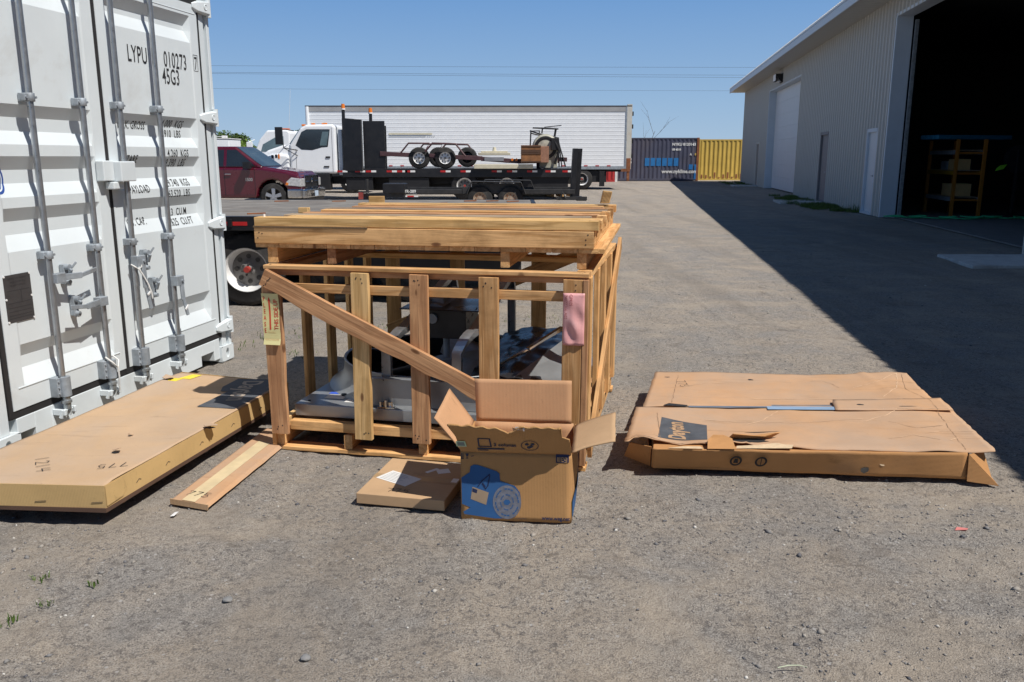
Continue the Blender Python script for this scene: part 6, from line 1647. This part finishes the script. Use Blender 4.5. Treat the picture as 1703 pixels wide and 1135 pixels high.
# printing on the front panel
X_, Z_ = (1, 0, 0), (0, 0, 1)
FO = (0, -.0052, 0)
def cz(x_, y_): return ((x_ - 30) * .000418, (1040 + (x_ - 30) * .035 - y_) * .00045)
q = MB(); blob = [(33, 610), (120, 555), (130, 495), (165, 478), (210, 482), (400, 545), (430, 570), (437, 645), (590, 695), (640, 760), (655, 840), (640, 920), (590, 990), (530, 1030), (380, 1030), (60, 985), (50, 960), (125, 915), (36, 880)]
flat_poly(q, [cz(*p_) for p_ in blob], FO, X_, Z_); q.build('motor_picture', INK_B, mbx)
MIXT = mat('blue_on_tan', (.16, .17, .21), .8, 0, .25, 60)
q = MB(); cx_, cy_ = cz(508, 862); flat_poly(q, [(cx_ + .062 * cos(t * pi / 18), cy_ + .078 * sin(t * pi / 18)) for t in range(36)], (0, -.0058, 0), X_, Z_); ec = q.build('motor_picture', MIXT, mbx)
q = MB()
for (ra, rb) in ((.052, .047), (.030, .026)):
    for t in range(24):
        if t % 4 == 3: continue
        t0, t1 = t * pi / 12, (t + .8) * pi / 12
        flat_poly(q, [(cx_ + ra * cos(t0), cy_ + ra * 1.25 * sin(t0)), (cx_ + ra * cos(t1), cy_ + ra * 1.25 * sin(t1)), (cx_ + rb * cos(t1), cy_ + rb * 1.25 * sin(t1)), (cx_ + rb * cos(t0), cy_ + rb * 1.25 * sin(t0))], (0, -.0063, 0), X_, Z_)
flat_poly(q, [(cx_ + .016 * cos(t), cy_ + .014 * sin(t)) for t in (0, 1, 2, 3, 4, 5)], (0, -.0063, 0), X_, Z_); q.build('motor_picture', INK_B, mbx)
q = MB(); flat_poly(q, [cz(148, 703), cz(318, 762), cz(290, 890), cz(128, 828)], (0, -.0058, 0), X_, Z_); q.build('motor_picture', mat('tan_nameplate_print', (.34, .25, .17), .8, 0, .1, 20), mbx)
NAVY_I = mat('navy_ink', (.012, .022, .075), .8)
q = MB(); flat_poly(q, [cz(150, 715), cz(200, 735), cz(192, 770), cz(144, 752)], (0, -.0063, 0), X_, Z_)
for ln in ([(205, 700), (250, 640), (330, 575)], [(250, 670), (285, 725), (310, 690), (328, 590)], [(255, 665), (280, 700)]):
    strokes(q, [[cz(*p_) for p_ in ln]], .0045, (0, -.0061, 0), X_, Z_)
q.build('motor_picture', NAVY_I, mbx)
q = MB(); flat_poly(q, [cz(1010, 378), cz(1142, 378), cz(1142, 462), cz(1010, 462)], FO, X_, Z_); q.build('brand_block', NAVY_I, mbx)
TANL = mat('tan_lettering', (.44, .28, .14), .8)
q = MB(); o0 = cz(1022, 450)
def blk(x0, y0, x1, y1): flat_poly(q, [(o0[0] + x0, o0[1] + y0), (o0[0] + x1, o0[1] + y0), (o0[0] + x1, o0[1] + y1), (o0[0] + x0, o0[1] + y1)], (0, -.0060, 0), X_, Z_)
for x0 in (0, .0055, .011): blk(x0, 0, x0 + .003, .020)
blk(0, 0, .014, .003)
blk(.0175, 0, .0205, .020); blk(.0175, 0, .028, .003); blk(.0175, .0085, .028, .0115); blk(.0175, .017, .028, .020); blk(.025, .0085, .028, .020)
blk(.0315, .0035, .0345, .020); blk(.0315, .017, .043, .020); blk(.040, -.004, .043, .020); blk(.0315, .0035, .043, .0065); blk(.0315, -.004, .043, -.0015)
q.build('brand_block', TANL, mbx)
put_text('printed_text', 'www.weg.net', .026, (.352, -.0056, .012), X_, Z_, NAVY_I, mbx, .84, 'LEFT', .0006)
q = MB()
for ln in ([cz(36, 365), cz(36, 412)], [cz(52, 365), cz(52, 412)], [cz(30, 416), cz(58, 416)], [cz(95, 395), cz(95, 412)], [cz(85, 413), cz(106, 413)], [cz(140, 395), cz(162, 388)]): strokes(q, [ln], .003, FO, X_, Z_)
flat_poly(q, [cz(78, 365), cz(112, 365), cz(105, 392), cz(86, 392)], FO, X_, Z_); q.build('handling_symbols', INK_LB, mbx)
put_text('printed_text', 'MADE IN BRAZIL', .006, (.245, -.0056, .012), X_, Z_, INK_LB, mbx, .9)
# flap printing: direction up the flap
FY = Vector((0, FU, FV)).normalized(); fo = Vector((0, -.0065, BH))
q = MB()
for ln in ([(.083, .10), (.083, .045), (.135, .045), (.131, .10), (.083, .10)],): strokes(q, [ln], .006, fo, X_, FY)
strokes(q, [[(.078, .030), (.188, .030)]], .010, fo, X_, FY); strokes(q, [[(.078, .018), (.12, .018)]], .005, fo, X_, FY)
cx_, cy_ = .30, .060
strokes(q, [[(cx_ + .036 * cos(t * pi / 12), cy_ + .034 * sin(t * pi / 12)) for t in range(25)]], .003, fo, X_, FY)
for (a, c_) in ((-.012, .008), (.006, -.006), (.012, .010), (-.004, -.014)): flat_poly(q, [(cx_ + a + .009 * cos(t), cy_ + c_ + .008 * sin(t * 1.0)) for t in (0, 1, 2, 3, 4, 5)], fo, X_, FY)
q.build('handling_symbols', INK_LB, mbx)
q = MB(); flat_poly(q, [(.092, .058), (.126, .058), (.123, .096), (.092, .096)], fo, X_, FY, .0007) if False else None
put_text('printed_text', '3 colunas', .030, tuple(fo + FY * .050 + Vector((.146, -.0008, 0))), X_, FY, INK_LB, mbx, .85, 'LEFT', .0008)
q = MB(); flat_poly(q, [(-.014, .04), (.030, .04), (.026, .078), (-.014, .078)], fo, X_, FY, .0008); q.build('green_sticker', mat('green_white_sticker', (.45, .62, .42), .6), mbx)
q = MB(); flat_poly(q, [(-.009, .046), (.024, .046), (.021, .072), (-.009, .072)], fo, X_, FY, .0014); q.build('green_sticker', mat('sticker_grey', (.16, .2, .2), .6), mbx)
# blue corner print on the right side panel
q = MB()
for (yz) in ([(.004, .02), (.004, .10), (.16, .13), (.30, .20), (.42, .26), (.425, .04), (.2, .01)],):
    vs = []
    for y_, z_ in yz:
        s_ = y_ / BD; t_ = z_ / BH; vs.append((BW + .02 * s_ * (1 - t_) + .01 * s_ * t_ + .015 * math.sin(pi * s_) * math.sin(pi * t_) + .0075, y_, z_))
    q.add(vs, [tuple(range(len(vs)))])
q.build('motor_picture', INK_B, mbx)

# ------------------------------------------------------------------ right flat carton
rc = empty('flat_carton', (.68, 3.90, 0), 0, 'wide torn orange brown flat cardboard carton with split top at the right', 'carton')
def r3(x_, y_, z_): return (x_ - .68, y_ - 3.90, z_)
RZ = .165
q = MB(); q.hexa([r3(.705, 3.99, .025), r3(2.215, 3.865, .025), r3(2.56, 5.29, .025), r3(.98, 5.36, .025), r3(.69, 3.92, RZ - .014), r3(2.19, 3.86, RZ - .014), r3(2.55, 5.28, RZ - .014), r3(.96, 5.36, RZ - .014)]); q.build('inner_tray', CARD_RS, rc, .004)
q = MB(); q.bb(.1, 1.5, .35, .45, 0, .025); q.build('runner', WOOD_B, rc)
q = MB(); q.bb(.35, 1.75, 1.1, 1.2, 0, .025); q.build('runner', WOOD_B, rc)
def fpan(p_, s_, t_):
    p_ = p_.copy(); p_.y += -.004 * math.sin(s_ * 20) * (1 - t_); return p_
sheet('front_panel', [r3(.70, 4.0, .028), r3(2.205, 3.848, .024), r3(2.19, 3.838, RZ - .004), r3(.685, 3.90, RZ - .006)], CARD_RS, rc, 60, 8, .0045, .005, .001, 5.0, 3, fpan)
def ftop(p_, s_, t_):
    p_ = p_.copy()
    p_.z += .007 * math.sin(s_ * 9 + t_ * 2) * t_ - .008 * math.sin(pi * t_) - .010 * max(0, 1 - t_ / .05) * (s_ > .36) + .004 * math.sin(s_ * 31) * (1 - t_) + .020 * math.exp(-((s_ - .06) / .05) ** 2) * math.exp(-(t_ / .25) ** 2) + .010 * math.exp(-((s_ - .3) / .03) ** 2 - (t_ / .1) ** 2)
    p_.z += .012 * max(0, s_ - .9) / .1 * (1 - t_) + .006 * math.exp(-((t_ - (.35 + .25 * s_)) / .02) ** 2) * (s_ > .78)
    if t_ < .04 and .02 < s_ < .35: p_.y += .02 * abs(math.sin(s_ * 40)) + .02
    return p_
sheet('top_panel', [r3(.555, 3.965, RZ), r3(2.327, 3.848, RZ), r3(2.50, 4.63, RZ), r3(.70, 4.56, RZ)], CARD_R, rc, 70, 34, .010, .005, .006, 2.6, 5, ftop)
def rtop(p_, s_, t_):
    p_ = p_.copy(); p_.z += .006 * math.sin(s_ * 7 + 1) - .004 + .012 * math.exp(-((s_ - .92) / .05) ** 2) * t_ + .01 * math.exp(-((s_ - .82 - .1 * (1 - t_)) / .015) ** 2) * t_; return p_
sheet('top_panel', [r3(.745, 4.60, RZ), r3(2.43, 4.60, RZ - .002), r3(2.575, 5.32, RZ), r3(.95, 5.40, RZ)], CARD_R, rc, 70, 30, .010, .005, .007, 2.4, 9, rtop)
# overlapping piece bridging the split at the right
sheet('overlap_piece', [r3(1.80, 4.50, RZ + .008), r3(2.46, 4.50, RZ + .010), r3(2.50, 4.73, RZ + .010), r3(1.86, 4.70, RZ + .008)], CARD_R, rc, 24, 8, .004, .005, .007, 4.0, 12)
# galvanised part visible in the split
q = MB(); q.bb(.25, 1.15, .675, .74, .148, .162); q.build('metal_insert', SHEET, rc)
q = MB(); q.add([r3(1.43, 4.515, RZ + .0085), r3(1.80, 4.505, RZ + .0085), r3(1.83, 4.565, RZ + .0085), r3(1.44, 4.575, RZ + .0085)], [(0, 1, 2, 3)]); q.build('metal_insert', mat('steel_sky_reflection', (.38, .52, .68), .35, .3, .1, 6), rc)  # reflection of the blue sky painted into the steel colour
q = MB(); q.add([r3(1.0, 4.56, RZ + .008), r3(1.44, 4.55, RZ + .008), r3(1.44, 4.575, RZ + .008), r3(1.0, 4.585, RZ + .008)], [(0, 1, 2, 3)]); q.build('metal_insert', mat('steel_dim_reflection', (.22, .25, .29), .4, .3, .1, 6), rc)  # dimmer stretch of the same strip, sky reflection also in its colour
q = MB(); q.add([r3(.86, 4.60, RZ + .008), r3(.98, 4.57, RZ + .008), r3(1.0, 4.60, RZ + .008), r3(.90, 4.64, RZ + .008)], [(0, 1, 2, 3)]); q.build('hole', INK, rc)
# end flaps and corners
crump('corner_flap', [r3(2.195, 3.835, .155), r3(2.30, 3.90, .15), r3(2.33, 3.86, .03), r3(2.335, 3.80, .008), r3(2.198, 3.83, .02)], CARD_RS, rc, .004)
crump('corner_flap', [r3(.69, 3.96, .15), r3(.60, 4.08, .13), r3(.585, 4.16, .03), r3(.70, 4.04, .02)], CARD_RS, rc, .004)
sheet('side_flap', [r3(2.23, 3.88, .03), r3(2.59, 5.27, .03), r3(2.57, 5.27, RZ - .01), r3(2.22, 3.88, RZ - .01)], CARD_RS, rc, 20, 4, .005, .004, .002, 3, 14)
sheet('side_flap', [r3(.70, 4.04, .03), r3(.95, 5.36, .03), r3(.94, 5.36, RZ - .01), r3(.68, 4.02, RZ - .01)], CARD_RS, rc, 20, 4, .005, .004, .002, 3, 15)
def zt5(x_, y_, lift=.004): return lift
# drape printing on the top: shoot down onto the finished panels
def dropper(names, parent):
    bpy.context.view_layer.update(); dg = bpy.context.evaluated_depsgraph_get()
    obs = [(o, o.evaluated_get(dg)) for o in parent.children if o.name.split('.')[0] in names]
    def f(p_, test=False):
        best = None
        for o, e in obs:
            ok, loc, no, ix = e.ray_cast(Vector((p_.x, p_.y, .6)), Vector((0, 0, -1)))
            if ok and (best is None or loc.z > best): best = loc.z
        if test: return best is not None and best > .1
        return Vector((p_.x, p_.y, (best if best is not None else RZ + .004) + .0012))
    return f
drop = dropper(('top_panel', 'overlap_piece'), rc)
def grid_poly(name, c4, m, parent, fdrop, nx=14, ny=14, jag=0.0):
    a, b_, c_, d = [Vector((*p_, 0)) for p_ in c4]; q = MB(); vs = []
    for j in range(ny + 1):
        for i in range(nx + 1):
            s_, t_ = i / nx, j / ny; vs.append(fdrop(a * (1 - s_) * (1 - t_) + b_ * s_ * (1 - t_) + c_ * s_ * t_ + d * (1 - s_) * t_))
    q.add(vs, [(j * (nx + 1) + i, j * (nx + 1) + i + 1, (j + 1) * (nx + 1) + i + 1, (j + 1) * (nx + 1) + i) for j in range(ny) for i in range(nx)])
    return q.build(name, m, parent)
def r2(x_, y_): return (x_ - .68, y_ - 3.90)
grid_poly('print_panel', [r2(.733, 4.03), r2(.980, 4.02), r2(1.034, 4.271), r2(.813, 4.379)], INK_G, rc, drop)
TAN_R = mat('tan_print_lettering', (.44, .28, .16), .8)
def dtext(name, t_, size, x_, y_, xd, yd, m, parent, fdrop, sx, bold, lift=.0012):
    me = text_mesh(t_, size, sx, 'LEFT', bold); bm = bmesh.new(); bm.from_mesh(me)
    bmesh.ops.subdivide_edges(bm, edges=bm.edges[:], cuts=1); bm.to_mesh(me); bm.free()
    X2, Y2 = Vector(xd).normalized(), Vector(yd).normalized(); o0 = Vector((x_, y_, 0))
    for v in me.vertices:
        p_ = fdrop(o0 + X2 * v.co.x + Y2 * v.co.y); v.co = p_ + Vector((0, 0, lift))
    me.materials.clear(); me.materials.append(m); ob = bpy.data.objects.new(name, me); C.objects.link(ob); ob.parent = parent
dtext('print_lettering', 'Dayton', .118, *r2(.872, 4.03), (.14, 1, 0), (-1, .14, 0), TAN_R, rc, drop, .80, .004)
q = MB(); strokes(q, digits('775', .055), .0035, (0, 0, 0), (0, -1, 0), (1, .2, 0), 0)
q.v = [tuple(drop(Vector(p_) + Vector((1.04 - .68, 5.15 - 3.90, 0)))) for p_ in q.v]; q.build('marker_writing', INK, rc)
# tears, holes and the two round printed symbols on the front
for (x_, y_, w_, h_, sd_) in ((1.19, 4.00, .09, .04, 1), (2.23, 4.56, .05, .006, 2), (1.30, 4.15, .09, .004, 3), (1.52, 5.19, .02, .015, 4), (1.0, 5.25, .018, .008, 5), (1.98, 4.60, .02, .012, 6)):
    r_ = random.Random(sd_); pts = []
    for k in range(12):
        t = 2 * pi * k / 12; pts.append(drop(Vector((x_ - .68 + cos(t) * w_ * r_.uniform(.7, 1.2), max(y_ - 3.9 + sin(t) * h_ * r_.uniform(.6, 1.2), .035), 0))))
    q = MB(); q.add(pts, [tuple(range(12))]); q.build('hole', INK, rc)
# the torn-up tongue of cardboard over the hole, the folded tab left of it, and pale ripped liner along the edge
crump('torn_flap', [r3(1.085, 4.03, RZ + .002), r3(1.30, 4.035, RZ + .004), r3(1.345, 4.03, RZ + .035), r3(1.315, 4.01, RZ + .040), r3(1.26, 4.0, RZ + .024), r3(1.20, 4.0, RZ + .030), r3(1.10, 3.99, RZ + .042)], CARD_RS, rc, .004)
crump('torn_flap', [r3(.95, 3.885, RZ), r3(1.085, 3.875, RZ + .002), r3(1.085, 3.95, RZ + .030), r3(1.05, 3.985, RZ + .036), r3(1.00, 3.99, RZ + .036), r3(.965, 3.95, RZ + .024)], CARD_RS, rc, .003)
PALE = mat('pale_ripped_liner', (.62, .47, .30), .9, 0, .15, 30)
crump('ripped_liner', [r3(1.09, 3.885, RZ + .003), r3(1.36, 3.885, RZ + .003), r3(1.38, 3.925, RZ + .006), r3(1.30, 3.95, RZ + .007), r3(1.20, 3.925, RZ + .005), r3(1.10, 3.915, RZ + .004)], PALE, rc, .002)
crump('ripped_liner', [r3(.76, 3.895, RZ + .001), r3(.93, 3.885, RZ + .001), r3(.92, 3.91, RZ + .003), r3(.84, 3.912, RZ + .003)], PALE, rc, .002)
# worn creases and tape edges on the top
CREASE = mat('worn_crease', (.66, .45, .28), .85, 0, .12, 20)
CREASE_D = mat('dark_crease', (.24, .15, .09), .9, 0, .2, 20)
def creases(lines, m, w_):
    for ln in lines:
        rs_ = random.Random(len(ln) + int(ln[0][0] * 100)); pts = []
        for (a, b_) in zip(ln[:-1], ln[1:]):
            k = max(2, int(sqrt((b_[0] - a[0]) ** 2 + (b_[1] - a[1]) ** 2) / .03))
            for i in range(k): pts.append((a[0] + (b_[0] - a[0]) * i / k + rs_.uniform(-.003, .003), a[1] + (b_[1] - a[1]) * i / k + rs_.uniform(-.003, .003)))
        pts.append(ln[-1]); q = MB(); vs = []; okv = []
        for i, (x_, y_) in enumerate(pts):
            d_ = Vector((pts[min(i + 1, len(pts) - 1)][0] - pts[max(i - 1, 0)][0], pts[min(i + 1, len(pts) - 1)][1] - pts[max(i - 1, 0)][1])).normalized(); ww = w_ * rs_.uniform(.2, 1.0) / 2
            for sg in (-1, 1):
                v_ = Vector((x_ - d_.y * ww * sg - .68, y_ + d_.x * ww * sg - 3.90, 0)); p_ = drop(v_); vs.append((p_.x, p_.y, p_.z + .0004)); okv.append(drop(v_, True))
        q.add(vs, [(2 * i, 2 * i + 1, 2 * i + 3, 2 * i + 2) for i in range(len(pts) - 1) if all(okv[2 * i:2 * i + 4])]); q.build('crease', m, rc)
creases([[(.60, 4.06), (.72, 4.07), (.74, 4.05)], [(1.48, 4.50), (1.36, 4.36), (1.24, 4.28)], [(1.05, 4.36), (1.5, 4.30), (1.9, 4.36)], [(1.9, 4.33), (2.05, 4.42), (2.15, 4.52), (2.47, 4.52)], [(2.15, 4.14), (2.26, 4.17), (2.42, 4.15)], [(2.2, 4.02), (2.26, 4.06), (2.40, 4.03)],
    [(1.06, 5.02), (1.22, 5.10), (1.45, 5.12)], [(1.9, 4.05), (2.05, 4.1), (2.15, 4.02)], [(2.20, 4.80), (2.36, 4.98), (2.50, 5.30)], [(2.1, 5.0), (2.3, 5.12), (2.5, 5.30)], [(.82, 4.95), (.88, 5.38)], [(1.4, 4.75), (1.9, 4.78), (2.3, 4.74)]], CREASE, .007)
creases([[(2.20, 3.88), (2.33, 4.35), (2.42, 4.68), (2.40, 4.95), (2.52, 5.28)], [(1.0, 4.18), (1.30, 4.155)], [(.745, 4.02), (.80, 4.45)], [(2.02, 4.32), (2.12, 4.20), (2.28, 4.26)], [(1.9, 5.18), (1.98, 5.18), (2.02, 5.02)], [(.92, 4.66), (1.08, 5.30)]], CREASE_D, .0035)
for (x_, z_, w_, m_) in ((1.72, .060, .022, RIM_D), (1.80, .095, .014, PALE)):
    yy = 3.99 - (x_ - .70) * .095 - .012; r_ = random.Random(int(x_ * 100)); q = MB()
    q.add([r3(x_ + cos(t) * w_ * r_.uniform(.7, 1.3), yy - .006 - .010 * z_, z_ + sin(t) * .016 * r_.uniform(.6, 1.2)) for t in (0, .9, 1.8, 2.7, 3.6, 4.5, 5.4)], [tuple(range(7))]); q.build('hole', m_, rc)
q = MB()
for (x_) in (1.095, 1.215):
    yy = 3.99 - (x_ - .70) * .095
    n = 24; A_ = []
    for (ro, ri) in ((.030, .020),):
        for k in range(n):
            t0, t1 = 2 * pi * k / n, 2 * pi * (k + 1) / n
            q.add([r3(x_ + cos(t) * rr, yy - .022 - (.098 + sin(t) * rr) * .45 + .012, .098 + sin(t) * rr * 1.0) for t, rr in ((t0, ri), (t0, ro), (t1, ro), (t1, ri))], [(0, 1, 2, 3)])
    q.add([r3(x_ + a, yy - .022 - (.098 + c_) * .45 + .011, .098 + c_) for a, c_ in ((-.012, -.012), (.012, -.012), (.008, .014), (-.008, .014))], [(0, 1, 2, 3)]) if x_ < 1.2 else q.add([r3(x_ + a, yy - .022 - (.098 + c_) * .45 + .011, .098 + c_) for a, c_ in ((-.002, -.02), (.002, -.02), (.002, .02), (-.002, .02))], [(0, 1, 2, 3)])
sy = q.build('handling_symbols', INK, rc)

# ------------------------------------------------------------------ litter
q = MB(); q.add([(-.01, -.02, .004), (.008, -.022, .006), (.012, .02, .008), (-.006, .022, .004)], [(0, 1, 2, 3)]); o = q.build('paper_scrap', WHITE, None, thick=.001); o.location = (-1.497, 3.481, .0); tag(o, 'small white paper scrap on the gravel left of the cardboard strip end', 'paper')
q = MB(); q.tube([(-.05, -.006, .010), (-.015, .0, .014), (.02, .004, .012), (.045, .002, .006)], [.0018, .0022, .0018, .0008], 5); o = q.build('grass_stem', mat('dry_pale_stem', (.5, .55, .4), .7)); o.location = (.87, 2.33, .0); tag(o, 'pale dry grass stem lying on the dirt near the bottom edge', 'grass stem')
for (x_, y_, lab) in ((-.655, 2.393, 'flat grey rock nearest the bottom edge in the lower left gravel'), (-1.02, 2.75, 'grey rock in the left gravel, farther from the bottom edge')):
    bm = bmesh.new(); bmesh.ops.create_icosphere(bm, subdivisions=2, radius=.017)
    for v in bm.verts: v.co *= 1 + .35 * mnoise.noise(v.co * 60 + Vector((x_, y_, 0)) * 10); v.co.z *= .5
    me = bpy.data.meshes.new('rock'); bm.to_mesh(me); bm.free(); me.materials.append(ROCKM); o = bpy.data.objects.new('rock', me); C.objects.link(o); o.location = (x_, y_, .002); tag(o, lab, 'rock')
q = MB(); q.add([(-.03, -.01, .003), (.02, -.014, .006), (.035, .006, .004), (-.01, .014, .007)], [(0, 1, 2, 3)]); o = q.build('red_scrap', mat('pink_scrap', (.6, .2, .18), .6), None, thick=.001); o.location = (1.91, 3.33, .0); tag(o, 'small faded red scrap at the right edge of the yard', 'scrap')
